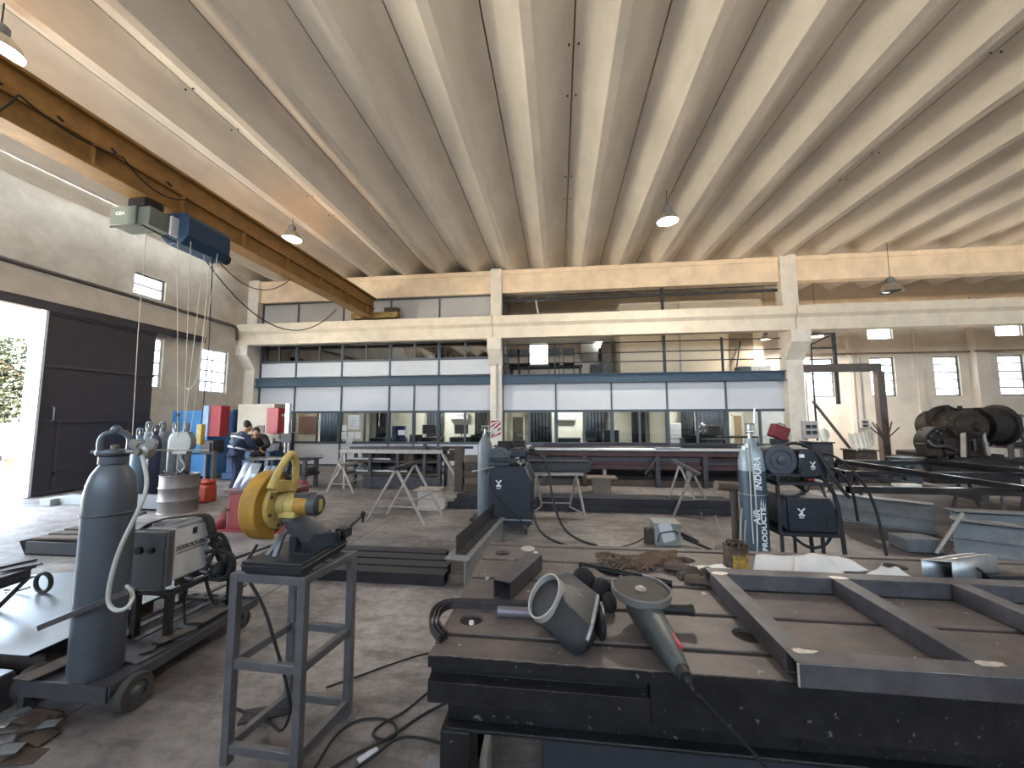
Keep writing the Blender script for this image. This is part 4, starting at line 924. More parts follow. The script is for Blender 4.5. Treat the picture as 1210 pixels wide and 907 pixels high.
J2 = dict(pelvis=V3(-.1, 0, .92), waist=V3(-.03, 0, 1.06), chest=V3(.13, 0, 1.22), neckbase=V3(.23, 0, 1.3), neck=V3(.28, 0, 1.34), headc=V3(.33, 0, 1.37), headt=V3(.39, 0, 1.46),
  shL=V3(.17, .19, 1.26), elL=V3(.3, .3, 1.03), wrL=V3(.46, .12, .99), paL=V3(.54, .1, .965), shR=V3(.17, -.19, 1.26), elR=V3(.28, -.28, 1.02), wrR=V3(.42, -.08, .99), paR=V3(.49, -.05, .965),
  hiL=V3(-.09, .09, .87), knL=V3(-.02, .1, .5), anL=V3(-.1, .11, .1), toL=V3(.02, .12, .045), hiR=V3(-.09, -.09, .87), knR=V3(-.02, -.1, .5), anR=V3(-.1, -.11, .1), toR=V3(.02, -.12, .045), face=V3(.6, 0, -.8).normalized())
w2 = V(307, 535, 9.45)
person((w2.x-.05, 9.42), math.radians(-58), 'person with black hair in a dark jacket leaning over the table from its far side', 0, DKCLOTH, J2)
# gas bottles by the door, drum, buckets ---------------------------------
def bottle_prof(R, H, neck=.045): return [(R*.9, 0), (R, .02), (R, H-.22), (R*.97, H-.16), (R*.85, H-.09), (R*.62, H-.035), (R*.4, H-.01), (neck, H), (neck, H+.05)]
def gas_bottle(p, R, H, mat, label, group=None, cap=True, valve=True):
    t = thing('gas_bottle', p, label, 'gas bottle', group)
    MB().lathe(bottle_prof(R, H), Matrix.Translation(p), 28).build('bottle_body', mat, t)
    x, y, z = p
    if cap:
        c = MB(); c.lathe([(.05, H+.0), (.055, H+.06), (.05, H+.075)], Matrix.Translation(p), 18)
        for k in range(3):
            a = 2*PI*k/3+.4; c.bar((x+.05*math.cos(a), y+.05*math.sin(a), z+H+.06), (x+.045*math.cos(a), y+.045*math.sin(a), z+H+.17), .012, .03)
        c.lathe([(.05, H+.16), (.055, H+.175), (.03, H+.2), (0, H+.2)], Matrix.Translation(p), 18); c.build('valve_guard', mat, t)
    if valve: MB().cyl((x, y, z+H+.05), (x, y, z+H+.14), .016, n=10).cyl((x-.03, y, z+H+.1), (x+.05, y, z+H+.1), .012, n=8).build('valve', M('brass', '6d6350', .35, .8, .1, 12), t)
    return t
BT = [M('bottle_grey', '6d747a', .45, .15, .1, 8), M('bottle_steel_blue', '5d7286', .45, .15, .1, 8), M('bottle_dark_blue', '353a52', .45, .15, .1, 8)]
for px, y, H, mi, lb in ((165, 6.6, 1.2, 1, 'pale blue gas bottle at the left end of the group by the sliding door'), (175, 7.2, 1.32, 0, 'grey gas bottle behind the left regulator, second from the door'), (183, 6.9, 1.25, 2, 'dark blue gas bottle in the middle of the group by the door'),
                      (191, 7.3, 1.32, 0, 'grey gas bottle in the rear row left of the hanging hook'), (207, 7.2, 1.3, 0, 'grey gas bottle directly behind the hook block'), (219, 7.2, 1.3, 0, 'grey gas bottle at the right end of the group, behind the hook')):
    gas_bottle((V(px, 520, y).x, y, .12), .115, H, BT[mi], lb, 'gas bottles by the door')
rk = thing('bottle_rack', (V(190, 580, 7.1).x, 7.1, 0), 'low grey steel rack holding the gas bottles by the door', 'rack')
xa_, xb2 = V(155, 580, 7.1).x, V(232, 580, 7.1).x
MB().box(xa_, xb2, 6.4, 7.5, .04, .12).build('rack_floor', GREYPAINT, rk); MB().box(xa_, xb2, 6.38, 6.42, .12, .3).build('front_lip', GREYPAINT, rk)
for x in (xa_, xb2): MB().box(x-.03, x+.03, 7.42, 7.5, .12, 1.0).build('post', GREYPAINT, rk)
MB().cyl((xa_, 7.46, .95), (xb2, 7.46, .95), .02, n=8).build('retaining_bar', GREYPAINT, rk)
for x in (xa_+.1, xb2-.1): MB().box(x-.06, x+.06, 6.5, 7.4, 0, .04).build('foot', GREYPAINT, rk)
dm = G(210, 604); STEELDRUM = M('drum_grey_brown', '716b6a', .45, .4, .15, 6)
t = thing('steel_drum', (dm.x, dm.y, 0), 'worn grey steel drum standing behind the white welder', 'drum')
R = .29; H = .68; pr = [(R, 0), (R+.012, .01), (R, .025)]
for k in (1, 2): pr += [(R, H*k/3-.03), (R+.014, H*k/3), (R, H*k/3+.03)]
pr += [(R, H-.02), (R+.014, H-.008), (R+.006, H), (R-.015, H-.004), (R-.02, H-.03), (0, H-.03)]
MB().lathe(pr, Matrix.Translation((dm.x, dm.y, 0)), 36).build('drum_shell', STEELDRUM, t)
m = MB(); random.seed(4)
for k in range(7):
    a = random.uniform(0, PI); m.bar((dm.x+random.uniform(-.15, .15), dm.y+random.uniform(-.15, .15), H-.03), (dm.x+random.uniform(-.22, .22), dm.y+random.uniform(-.2, .2), H+random.uniform(.02, .14)), .05, .008)
tag(m.build('scrap_offcuts', MILL), 'steel offcuts sticking out of the grey drum', 'scrap', kind='stuff')
bk = G(241, 593); REDPL = M('orange_red_plastic', 'ad432d', .5, 0, .12, 6)
t = thing('plastic_jerrycan', (bk.x, bk.y, 0), 'orange-red plastic can on the floor right of the drum', 'can')
m = MB().box(bk.x-.12, bk.x+.16, bk.y-.12, bk.y+.14, 0, .36); m.box(bk.x-.02, bk.x+.16, bk.y-.1, bk.y+.12, .36, .45); m.build('can_body', REDPL, t, bevel=.04)
MB().tube([(bk.x-.08, bk.y, .35), (bk.x-.08, bk.y, .44), (bk.x+.04, bk.y, .46)], .02, 8).build('handle', REDPL, t); MB().cyl((bk.x-.1, bk.y, .35), (bk.x-.12, bk.y, .42), .03, n=12).build('cap', PLBLACK, t)
# kerb blocks at the door
a = G(58, 596); tag(MB().box(a.x-.05, a.x+.2, a.y-.12, a.y+.15, 0, .13).build('concrete_block', M('kerb_grey', '8b908f', .9, 0, .1, 4), bevel=.01), 'short concrete block on the floor at the sliding door', 'block'); a = G(84, 595)
tag(MB().box(a.x-.28, a.x+.5, a.y-.1, a.y+.2, 0, .15).build('concrete_kerb', M('kerb_grey'), bevel=.01), 'long concrete kerb piece on the floor beside the big left gas cylinder', 'kerb')
# red stand with sheets leaning on it
DRED = M('brick_red_paint', '8b3b3c', .55, .1, .12, 6)
rs = G(268, 626); t = thing('red_stand', (rs.x+.45, rs.y+.3, 0), 'brick-red steel stand on the floor behind the chop saw', 'stand')
z_ = S(268, 580, rs.x).z; z_ = .56
x0, y0 = rs.x, rs.y
MB().box(x0, x0+.95, y0, y0+.5, .02, z_).build('stand_body', DRED, t, bevel=.006)
MB().box(x0-.06, x0+1.0, y0-.04, y0+.54, z_, z_+.05).build('top_plate', M('worn_top_plate', '6a4c4a', .5, .3, .2, 8), t, bevel=.004)
MB().box(x0-.35, x0+1.1, y0-.1, y0+.6, 0, .02).build('base_plate', DRED, t)
m = MB(); m.add([(x0-.02, y0-.005, .02), (x0-.25, y0-.06, .02), (x0-.02, y0-.005, .35)], [(0, 1, 2)]); m.build('gusset', DRED, t, solid=.012)
MB().cyl((x0-.0, y0-.03, .3), (x0-.0, y0, .3), .02, n=8).build('bolt', MILL, t)
rhx = V(350, 575, y0+.75).x; MB().cyl((rhx-.12, y0+.75, .5), (rhx+.16, y0+.75, .5), .13, n=24).box(rhx-.08, rhx+.1, y0+.68, y0+.82, .02, .42).box(x0+.9, rhx+.15, y0+.3, y0+.85, 0, .02).build('round_housing', DRED, t, bevel=.01)
LS = M('pale_sheet_metal', 'b9c4d6', .35, .5, .08, 10)
for k, (pa, pb_, ph, lb) in enumerate(((275, 283, 546, 'left pale metal strip leaning on the red stand'), (282, 296, 547, 'wide pale metal strip leaning on the red stand'), (301, 307, 550, 'narrow pale strip behind the yellow saw guard'), (309, 314, 550, 'narrow pale strip nearest the saw handle, leaning on the red stand'))):
    y = y0+.12+.05*k; a = V(pa, 575, y); b = V(pb_, 575, y); tz = V(pa, ph, y+.12).z; zl = z_+.052
    m = MB(); dx = .08
    m.add([(a.x, y, zl), (b.x, y, zl), (b.x+dx, y+.12, tz), (a.x+dx, y+.12, tz)], [(0, 1, 2, 3)])
    tag(m.build('metal_strip', LS, solid=.006), lb, 'strip', 'pale strips on the red stand')
# ================================================================== MIDDLE OF THE HALL
PALETUBE = M('pale_worn_tube', '9c968f', .5, .4, .2, 9); DKTIMB = M('dark_timber', '453c35', .85, 0, .3, 7, .2); REDBR = M('red_brown_beam', '4a3435', .7, .2, .3, 6); SILV = M('silver_tube', 'b5b7bb', .35, .8, .1, 6)
def sawhorse(feet, apex, label, top_mat, topw=.09, over=.12, brace=.32, topz=None):
    """feet: front left, front right, back left, back right; apex: front and back"""
    F = [Vector(f) for f in feet]; A = [Vector(a) for a in apex]
    c = sum(F, Vector())/4; t = thing('sawhorse', (c.x, c.y, 0), label, 'sawhorse', 'steel sawhorses')
    for i in range(4): MB().bar(F[i], A[i//2], .034, .034).build('leg', PALETUBE, t)
    m = MB()
    for s in (0, 2):
        p, q = F[s].lerp(A[s//2], brace), F[s+1].lerp(A[s//2], brace); m.bar(p, q, .02, .02)
    p, q = F[1].lerp(A[0], brace+.1), F[3].lerp(A[1], brace+.1); m.bar(p, q, .02, .02)
    m.build('cross_brace', PALETUBE, t)
    d = (A[1]-A[0]).normalized(); MB().bar(A[0]-d*over+Vector((0, 0, .02)), A[1]+d*over+Vector((0, 0, .02)), topw, .05, up=(0, 0, 1)).build('top_bar', top_mat, t)
    return t
g = G
def apx(px, py, feet_pair): y = (feet_pair[0].y+feet_pair[1].y)/2; return V(px, py, y)
f = [g(432, 617), g(502, 621), g(457, 607), g(523, 609)]; A2 = [apx(468, 554, f[:2]), apx(490, 548, f[2:])]
sawhorse(f, A2, 'pale steel sawhorse with a dark top bar in the open floor left of the column', DARKST)
f = [g(386, 581), g(418, 583), g(402, 572), g(446, 575)]; sawhorse(f, [apx(404, 550, f[:2]), apx(430, 546, f[2:])], 'smaller sawhorse with pale worn top behind the open floor, farthest left', PALETUBE)
f = [g(629, 609), g(640, 606), g(671, 606), g(692, 613)]
ya = (f[0].y+f[2].y)/2
for q in f[:2]: pass
fl = [Vector((f[0].x, ya-.25, 0)), Vector((f[1].x+.02, ya+.3, 0)), Vector((f[2].x, ya+.3, 0)), Vector((f[3].x, ya-.25, 0))]
fl = [Vector((V(629, 608, ya-.3).x, ya-.3, 0)), Vector((V(641, 604, ya+.3).x, ya+.3, 0)), Vector((V(692, 612, ya-.3).x, ya-.3, 0)), Vector((V(672, 604, ya+.3).x, ya+.3, 0))]
sawhorse(fl, [V(634, 561, ya), V(681, 561, ya)], 'low pale sawhorse carrying a dark beam just right of the middle welder', PALETUBE, brace=.12)
zs3 = V(634, 557, ya).z
mb = MB(); xa, xb = V(612, 550, ya).x, V(697, 550, ya).x
mb.box(xa, xb, ya-.09, ya+.09, zs3+.025, zs3+.035).box(xa, xb, ya-.09, ya+.09, zs3+.19, zs3+.2).box(xa, xb, ya-.006, ya+.006, zs3+.035, zs3+.19)
tag(mb.build('steel_beam', DARKST), 'dark steel beam lying on the low sawhorse beside the middle welder', 'beam')
f = [g(786, 604), g(797, 611), g(828, 607), g(841, 611)]
yb_ = 7.3
fl = [Vector((V(786, 603, 7.5).x, 7.5, 0)), Vector((V(842, 608, 7.3).x, 7.3, 0)), Vector((V(796, 608, 7.1).x, 7.1, 0)), Vector((V(829, 606, 7.2).x, 7.2, 0))]
sawhorse([fl[0], fl[3], fl[2], fl[1]], [V(803, 549, 7.35), V(818, 557, 7.2)], 'sawhorse with a tilted top bar before the long bench, right of the middle welder', DARKST, topw=.1, over=.14, brace=.35)
# --- left rack bench ------------------------------------------------
t = thing('pipe_rack', (-3.9, 9.2, 0), 'long low rack bench with pale top rail before the office front, left of the column', 'rack')
xa, xb = V(408, 533, 9.2).x, V(526, 533, 9.2).x; zt_ = V(460, 530, 9.2).z
MB().box(xa, xb, 8.95, 9.03, zt_-.09, zt_).box(xa, xb, 9.5, 9.58, zt_-.09, zt_).build('top_rail', PALETUBE, t)
for px in (412, 442, 474, 505, 522):
    x = V(px, 550, 9.2).x
    for y in (9.0, 9.54): MB().box(x-.035, x+.035, y-.035, y+.035, 0, zt_-.09+(.25 if px == 505 and y < 9.2 else 0)).build('post', DARKST, t)
MB().box(xa+.1, xb-.1, 8.98, 9.56, .32, .36).box(xa+.1, xb-.1, 8.98, 9.56, .62, .66).build('shelf', RUST, t)
MB().box(xa+.6, xb-.1, 8.97, 8.99, .02, .3).box(xa+.3, xb-.2, 9.6, 9.62, .02, .8).build('dark_sheet', DARKST, t)  # the rear sheet is added to darken the inside of the rack
x = V(404, 550, 9.2).x; [MB().bar(p_, q_, w2_, .05).build('stay', PALETUBE, t) for p_, q_, w2_ in (((x-.15, 8.9, 0), (xa+.1, 9.0, zt_), .05), ((x+.25, 8.9, 0), (xa+.1, 9.0, zt_), .05), ((xb+.55, 8.95, 0), (xb, 9.0, zt_-.1), .1))]
for k, (pa, pb_, py, y, z, r, mt, lb) in enumerate(((416, 462, 551, 8.8, .67, .03, SILV, 'short silver tube on the upper shelf of the left rack bench'), (422, 482, 567, 8.85, .37, .04, SILV, 'pale round tube on the lower shelf of the left rack bench'))):
    a = V(pa, py, 9.1).x; b = V(pb_, py, 9.1).x; tag(MB().cyl((a, 9.08, z+r-.008), (b, 9.08, z+r-.008), r, n=12).build('round_tube', mt), lb, 'tube')
random.seed(3)
for k in range(7):
    a = xa+.5+k*.36; y = 9.2+.1*(k % 3); nm, mt = (('casting', RUST), ('flange', DARKST), ('gear', OLD))[k % 3]
    if nm == 'casting': m = MB().box(a, a+.24, y-.1, y+.1, .66, .83).box(a+.05, a+.19, y-.06, y+.06, .83, .92)
    elif nm == 'flange': m = MB().lathe([(.03, 0), (.14, 0), (.14, .03), (.07, .04), (.07, .14), (.03, .14)], Matrix.Translation((a+.14, y, .66)), 20, closed=True)
    else:
        m = MB(); m.prism([((.13+.02*(i % 2))*math.cos(PI*i/14), (.13+.02*(i % 2))*math.sin(PI*i/14)) for i in range(28)], 0, .05, Matrix.Translation((a+.14, y-.05, .81)) @ Matrix.Rotation(PI/2, 4, 'X')); 
    tag(m.build(nm, mt, bevel=.004), '%s on the upper shelf of the left rack bench, %s from the left' % (nm, ('first', 'second', 'third', 'fourth', 'fifth', 'sixth', 'seventh')[k]), nm, 'castings on the left rack bench')
for k in range(4):
    z = zt_+.001; a = xa+.35*k; tag(MB().tubebar((a+.2, 9.06+.1*k, z+.03), (a+2.2, 9.06+.1*k, z+.03), .06, .06).build('square_tube', (DARKST, MILL, RUST, TUBEBLK)[k]), '%s square tube lying along the top of the left rack bench' % ('frontmost', 'second', 'third', 'rearmost')[k], 'tube', 'tubes on the left rack bench')
# --- timber crib at the column --------------------------------------
xa, xb, yy = V(538, 560, 8.9).x, V(563, 560, 8.9).x, 8.9
zp = V(540, 527, 8.9).z
tag(MB().box(xa, xa+.2, yy-.1, yy+.1, 0, zp).build('timber_post', DKTIMB, bevel=.012), 'upright dark timber left of the column, behind the middle gas cylinder', 'post')
for k in range(5):
    z0 = k*.165; tag(MB().box(xa+.22+.03*(k % 2), xb+.35, yy-.12, yy+.12, z0, z0+.16).build('timber_baulk', (DKTIMB, WOODM, RUST)[k % 3], bevel=.01), '%s timber baulk of the stack beside the upright timber' % ('lowest', 'second', 'middle', 'fourth', 'topmost')[k], 'timber', 'timber baulks beside the column')
# --- long benches with stock -----------------------------------------
t = thing('long_bench', (1.8, 10.2, 0), 'long dark bench full of tubes in front of the right office windows', 'bench')
xa, xb = V(622, 540, 10).x, V(936, 540, 10).x
zt_ = V(750, 534, 9.8).z
MB().box(xa, xb, 9.8, 9.88, zt_-.1, zt_).box(xa, xb, 10.6, 10.68, zt_-.1, zt_).build('top_rail', REDBR, t)
for px in (643, 690, 775, 830, 885):
    x = V(px, 550, 10).x
    for y in (9.84, 10.64): MB().box(x-.05, x+.05, y-.05, y+.05, 0, zt_-.1).build('post', DARKST if px != 690 else RUST, t)
    MB().box(x-.04, x+.04, 9.84, 10.64, zt_-.08, zt_-.01).build('cross_member', DARKST, t)
MB().box(xa, xb, 9.86, 9.94, .42, .52).box(xa, xb, 10.6, 10.68, .42, .52).build('lower_rail', REDBR, t)
for px, dx in ((690, 12), (762, 14)):
    m = MB(); m.bar(V(px, 560, 9.8), V(px+dx, 540, 9.8), .05, .05); m.build('brace', DARKST, t)
zz = zt_
stock = [(632, 885, 9.84, .05, SILV, 'long silver pipe along the front of the long bench'), (642, 890, 10.0, .055, TUBEBLK, 'long black tube just behind the silver pipe on the long bench'), (625, 880, 10.14, .05, MILL, 'long grey tube behind the black tube on the long bench'),
         (660, 892, 10.27, .06, TUBEBLK, 'second black tube toward the back of the long bench'), (636, 870, 10.42, .05, RUST, 'long rusty tube toward the back of the long bench'), (628, 885, 10.57, .055, DARKST, 'rearmost dark tube on the long bench')]
for pa, pb_, y, r, mt, lb in stock:
    a = V(pa, 530, y).x; b = V(pb_, 530, y).x; tag(MB().cyl((a, y, zz+r), (b, y, zz+r), r, n=14).build('long_tube', mt), lb, 'tube', 'tubes on the long bench')
for k in range(6):
    y = 9.96+.12*k; a = xa+.15+.2*(k*3 % 5); tag(MB().tubebar((a, y, .65), (a+4.3+.2*(k % 3), y, .65), .1, .1, .006).build('shelf_tube', (DARKST, REDBR, TUBEBLK)[k % 3]), '%s thick square tube in the upper layer on the lower rail of the long bench' % ('frontmost', 'second', 'third', 'fourth', 'fifth', 'rearmost')[k], 'tube', 'thick square tubes low on the long bench')
for k, (x0, x1, h_) in enumerate(((-.9, 1.2, .78), (1.3, 3.4, .7), (3.5, 5.3, .82))):
    tag(MB().add([(x0, 10.95, 0), (x1, 10.95, 0), (x1, 11.12, h_), (x0, 11.12, h_)], [(0, 1, 2, 3)]).build('steel_plate', DARKST, solid=.02), '%s added dark backing plate standing on edge behind the long bench' % ('left', 'middle', 'right')[k], 'plate', 'dark backing plates behind the long bench')  # plates added to keep the space under the bench dark
for k in range(5): tag(MB().tubebar((.5+.13*k, 9.95+.13*k, .08), (4.6-.2*(k % 2), 9.95+.13*k, .08), .12, .15, .006).build('floor_tube', (RUST, DARKST)[k % 2]), '%s tube lying on the floor under the long bench' % ('nearest', 'second', 'middle', 'fourth', 'farthest')[k], 'tube', 'tubes under the long bench')
a = V(770, 528, 10.2).x; 
for k, (pa, pb_, y, lb) in enumerate(((642, 720, 10.07, 'short black bar on top of the stock at the left end of the long bench'), (805, 870, 10.2, 'short dark bar on top of the stock right of the fan'), (700, 790, 10.34, 'dark bar on top of the stock at the middle of the long bench'))):
    tag(MB().bar((V(pa, 525, y).x, y, zz+.16), (V(pb_, 525, y).x, y, zz+.16), .08, .08).build('square_bar', TUBEBLK), lb, 'bar')
for k in range(8):
    y = 9.92+.09*k; a = xa+.2+.13*(k*5 % 7); L_ = 4.0+.25*(k % 4)
    tag(MB().tubebar((a, y, .56), (a+L_, y, .56), .07, .07, .006).build('shelf_tube', (REDBR, DARKST, RUST, MILL)[k % 4]), '%s square tube on the lower rail of the long bench' % ('frontmost', 'second', 'third', 'fourth', 'fifth', 'sixth', 'seventh', 'rearmost')[k], 'tube', 'square tubes low on the long bench')
tag(MB().box(V(776, 536, 9.7).x, V(807, 538, 9.7).x, 9.68, 9.98, zz+.1, zz+.112).build('bright_plate', BRIGHT), 'short bright plate lying on the front pipe of the long bench', 'plate')
o2 = thing('tubular_seat', (V(855, 527, 10.4).x, 10.4, zz+.11), 'black tubular frame on top of the long bench at its right end', 'frame')
m = MB(); xa2, xb2 = V(851, 520, 10.4).x, V(893, 520, 10.4).x; zf = V(870, 516, 10.4).z
m.tube([(xa2, 10.3, zz+.1), (xa2, 10.3, zf), (xb2, 10.3, zf), (xb2, 10.3, zz+.1)], .025, 8); m.tube([(xa2, 10.3, zf), (xa2, 10.55, zf)], .025, 8); m.tube([(xb2, 10.3, zf), (xb2, 10.55, zf), (xa2, 10.55, zf)], .025, 8); m.build('tube_frame', BLACKST, o2)
# bench machine parts under and on the bench left end
o = thing('bench_vice', (V(603, 530, 9.4).x, 9.4, 0), 'dark bench vice on a pedestal behind the middle wire feeder', 'vice')
vx = V(603, 530, 9.4).x; vz = V(603, 521, 9.4).z
MB().box(vx-.12, vx+.12, 9.3, 9.5, 0, vz-.2).box(vx-.3, vx+.3, 9.2, 9.6, 0, .05).build('pedestal', RUST, o, bevel=.01); MB().box(vx-.3, vx+.05, 9.3, 9.5, vz-.2, vz).box(vx+.1, vx+.35, 9.3, 9.5, vz-.2, vz+.02).build('jaw', OLD, o, bevel=.015); MB().cyl((vx-.4, 9.4, vz-.12), (vx+.4, 9.4, vz-.12), .03, n=12).cyl((vx-.4, 9.25, vz-.12), (vx-.4, 9.55, vz-.12), .012, n=8).build('spindle', MILL, o)
# stub column, beige block, black tube stack -----------------------------
a = G(711, 584); BRSTUB = M('brown_grey_stub', '73675e', .7, .2, .15, 6)
t = thing('beam_stub', (a.x, a.y, 0), 'short brown-grey beam stub with a flat top plate under the long bench', 'stub')
zs_ = V(711, 563, a.y).z
MB().box(a.x-.19, a.x+.19, a.y-.12, a.y+.2, .02, zs_-.03).build('stub_body', BRSTUB, t); MB().box(a.x-.32, a.x+.32, a.y-.18, a.y+.25, zs_-.03, zs_).build('top_plate', BRSTUB, t); MB().box(a.x-.27, a.x+.27, a.y-.16, a.y+.25, 0, .02).build('base_plate', BRSTUB, t)
a = G(507, 601); CREAMBL = M('pale_beige_block', 'b3a9a2', .8, 0, .1, 5)
t = thing('beam_offcut', (a.x, a.y, 0), 'pale beige beam offcut standing on the floor behind the open sawhorse', 'offcut')
zs_ = V(505, 578, a.y).z
MB().box(a.x-.22, a.x+.18, a.y-.02, a.y+.22, .02, zs_-.02).build('web_plate', CREAMBL, t); MB().box(a.x-.28, a.x+.2, a.y-.1, a.y+.3, zs_-.02, zs_).build('top_flange', M('pale_beige_flange', 'a2948c', .7, .1), t); MB().box(a.x-.2, a.x+.28, a.y-.1, a.y+.3, 0, .02).box(a.x+.18, a.x+.3, a.y-.04, a.y+.02, .02, .2).build('bottom_flange', CREAMBL, t)
yT = 7.25
names_r = ('front', 'middle', 'back')
for r_ in range(2):
    for k in range(3):
        y = yT+.15*k; z = .002+.125*r_
        x0 = -2.1+.06*((k*2+r_) % 3)+.15*r_; x1 = 3.02-.05*((k+r_) % 2)
        tag(MB().tubebar((x0, y, z+.06), (x1, y, z+.06), .12, .12, .006, up=(0, 0, 1)).build('rectangular_tube', TUBEBLK), '%s long black tube in the %s layer of the floor stack behind the welders' % (names_r[k], ('lower', 'upper')[r_]), 'tube', 'black tube stack behind the welders')
# hazard board on the column
hx0, hx1 = V(579.5, 510, 12.7).x, V(592.3, 510, 12.7).x; hz0, hz1 = V(586, 517.5, 12.7).z, V(586, 496.5, 12.7).z
hb = MB().box(hx0+.02, hx1-.02, 12.695, 12.715, hz0, hz1).build('hazard_board', M('board_white', 'd8d2cf', .6)); tag(hb, 'board with slanted red and white stripes on the middle column', 'sign')
m = MB(); w_, h_ = hx1-hx0-.04, hz1-hz0
for k in range(-1, 4):
    z0 = hz0+h_*(.28*k); pts = [(hx0+.02, z0+.3*h_*.5), (hx1-.02, z0+.3*h_*.5+w_*.9), (hx1-.02, z0+.3*h_*.5+w_*.9-.085), (hx0+.02, z0+.3*h_*.5-.085)]
    pts = [(x, min(max(z, hz0), hz1)) for x, z in pts]
    m.add([(x, 12.692, z) for x, z in pts], [(0, 1, 2, 3)])
m.build('red_stripe', M('stripe_red', '8e2f33', .6), hb)
MB().tube([(hx1-.1, 12.7, hz1+.02), (hx1-.1, 12.7, bb-.4), (hx1-.1, 12.7, bb-.05)], .012, 6).tube([(hx0+.2, 12.7, hz1+.02), (hx0+.2, 12.7, bb-.05)], .01, 6)
cd = MB().cyl((hx1-.12, 12.69, hz1+.05), (hx1-.12, 12.69, zy(428)), .018, n=8).cyl((hx0+.2, 12.69, hz1+.05), (hx0+.2, 12.69, zy(428)), .014, n=8); structure(cd, 'trim_column_conduit', GREYP)

# ================================================================== WELDERS
WBLACK = M('welder_black', '23272f', .45, .1, .1, 8); WBLUE = M('welder_blue_black', '20252f', .5, .1, .08, 8); WHITEPR = M('white_print', 'e6e8ea', .6, 0, .02); REELG = M('reel_cover_grey', '3f444d', .5, 0, .1, 10)
def logo(c, s, parent, yaw=0.0):
    """small white mark: a leaning winged sigma with a bar of tiny letters below"""
    T = Matrix.Translation(c) @ Matrix.Rotation(yaw, 4, 'Z') @ Matrix.Rotation(PI/2, 4, 'X')
    m = MB()
    for poly in ([(-.55, 1.0), (-.3, .95), (-.02, .62), (-.12, .5), (-.35, .72)], [(.62, 1.02), (.3, .95), (.02, .6), (.16, .5), (.42, .7)], [(-.1, .56), (.12, .52), (.3, .3), (.02, .08), (.4, .1), (.55, .0), (.5, -.12), (-.4, -.12), (-.42, 0), (-.05, .3)]) if True else ([(-.5, .95), (-.1, .6), (.15, .75), (.5, .95), (.25, .5), (.45, .1), (.55, -.1), (-.35, -.1), (-.25, .1), (.1, .1), (-.08, .45), (-.3, .7)],):
        m.prism([(x*s, y*s) for x, y in poly], -.0015, .0015, T)
    vs, fs = text_mesh('RZT', s*.36, .0012, 0, 1.1, .02); m.add(vs, fs, T @ Matrix.Translation((.05*s, -.42*s, 0)))
    return m.build('logo', WHITEPR, parent)
# --- middle welder ----------------------------------------------------
YM = 5.7
def mz(py, px=600): return V(px, py, YM).z
def mx(px, py=590): return V(px, py, YM).x
t = thing('welder', (mx(600), YM+.3, 0), 'dark welding power source on castors in mid hall with a gas cylinder at its left', 'welder')
xa, xb = mx(576.5), mx(628); zb_, zt_ = mz(614), mz(551)
cut = .1
T = Matrix(((1, 0, 0, 0), (0, 0, 1, 0), (0, 1, 0, 0), (0, 0, 0, 1)))
MB().prism([(xa, zb_), (xb, zb_), (xb, zt_-.2), (xb-.1, zt_), (xa, zt_)], YM, YM+.72, T).build('cabinet', WBLUE, t, bevel=.012)
ETR = M('edge_trim_grey', '8d9299', .4, .4)
for y in (YM+.02, YM+.7): MB().bar((xb-.005, y, zt_-.21), (xb-.105, y, zt_-.005), .03, .025).build('corner_trim', ETR, t)
MB().box(xa, xb+.01, YM-.008, YM, zb_-.005, zb_+.012).build('lower_trim', ETR, t)
MB().box(xa-.02, xb, YM-.02, YM+.74, zb_-.06, zb_-.006).box(xa-.3, xa, YM+.1, YM+.5, zb_-.06, zb_-.03).build('trolley_base', WBLACK, t)
logo((mx(589), YM-.004, mz(574)), .085, t)
for x, y, r in ((mx(566), YM-.0, .085),): 
    w = MB().cyl((x-.03, y, r), (x+.03, y, r), r, n=24); w.build('front_wheel', RUBBER, t, bevel=.008); MB().cyl((x-.034, y, r), (x+.034, y, r), r*.6, n=20).build('wheel_hub', BRIGHT, t)
for x, y in ((mx(621), YM+.04), (mx(621), YM+.66), (mx(580), YM+.66)):
    MB().cyl((x-.015, y, .05), (x+.015, y, .05), .05, n=18).build('castor_wheel', RUBBER, t); MB().box(x-.03, x+.03, y-.04, y+.04, .09, zb_-.06).box(x-.022, x-.017, y-.03, y+.03, .03, .1).box(x+.017, x+.022, y-.03, y+.03, .03, .1).build('castor_fork', MILL, t)
MB().tube([(xa+.02, YM-.01, zt_-.12), (xa+.03, YM-.02, zt_-.3), (xa+.3, YM-.03, zb_+.15), (xb-.1, YM-.02, zb_-.04), (xb-.04, YM+.02, .12)], .008, 6, smooth=2).build('thin_cable', RUBBER, t)
MB().tube([(xa-.26, YM+.1, zt_-.09), (xa-.1, YM-.02, zt_-.05), (xa+.1, YM-.01, zt_+.0)], .012, 6).build('bottle_strap', PALETUBE, t)
for k, z in enumerate((mz(592), mz(599))): MB().cyl((xb, YM+.1, z), (xb+.06, YM+.1, z), .025, n=12).build('cable_socket', BLACKST, t)
wf = thing('wire_feeder', (mx(603, 545), YM+.3, zt_+.06), 'wire feeder with round reel cover on top of the middle welder', 'wire feeder')
fz0 = zt_+.06; x0, x1 = mx(575, 540), mx(622, 540)
MB().box(x0+.02, x1, YM+.1, YM+.62, fz0, fz0+.05).build('base_tray', WBLACK, wf, bevel=.008)
for x in (x0+.1, x1-.1): MB().cyl((x, YM+.2, zt_), (x, YM+.2, fz0+.01), .02, n=10).cyl((x, YM+.5, zt_), (x, YM+.5, fz0+.01), .02, n=10).build('foot', BRIGHT, wf)
rc = (mx(588, 543), mz(543)); rr = .17
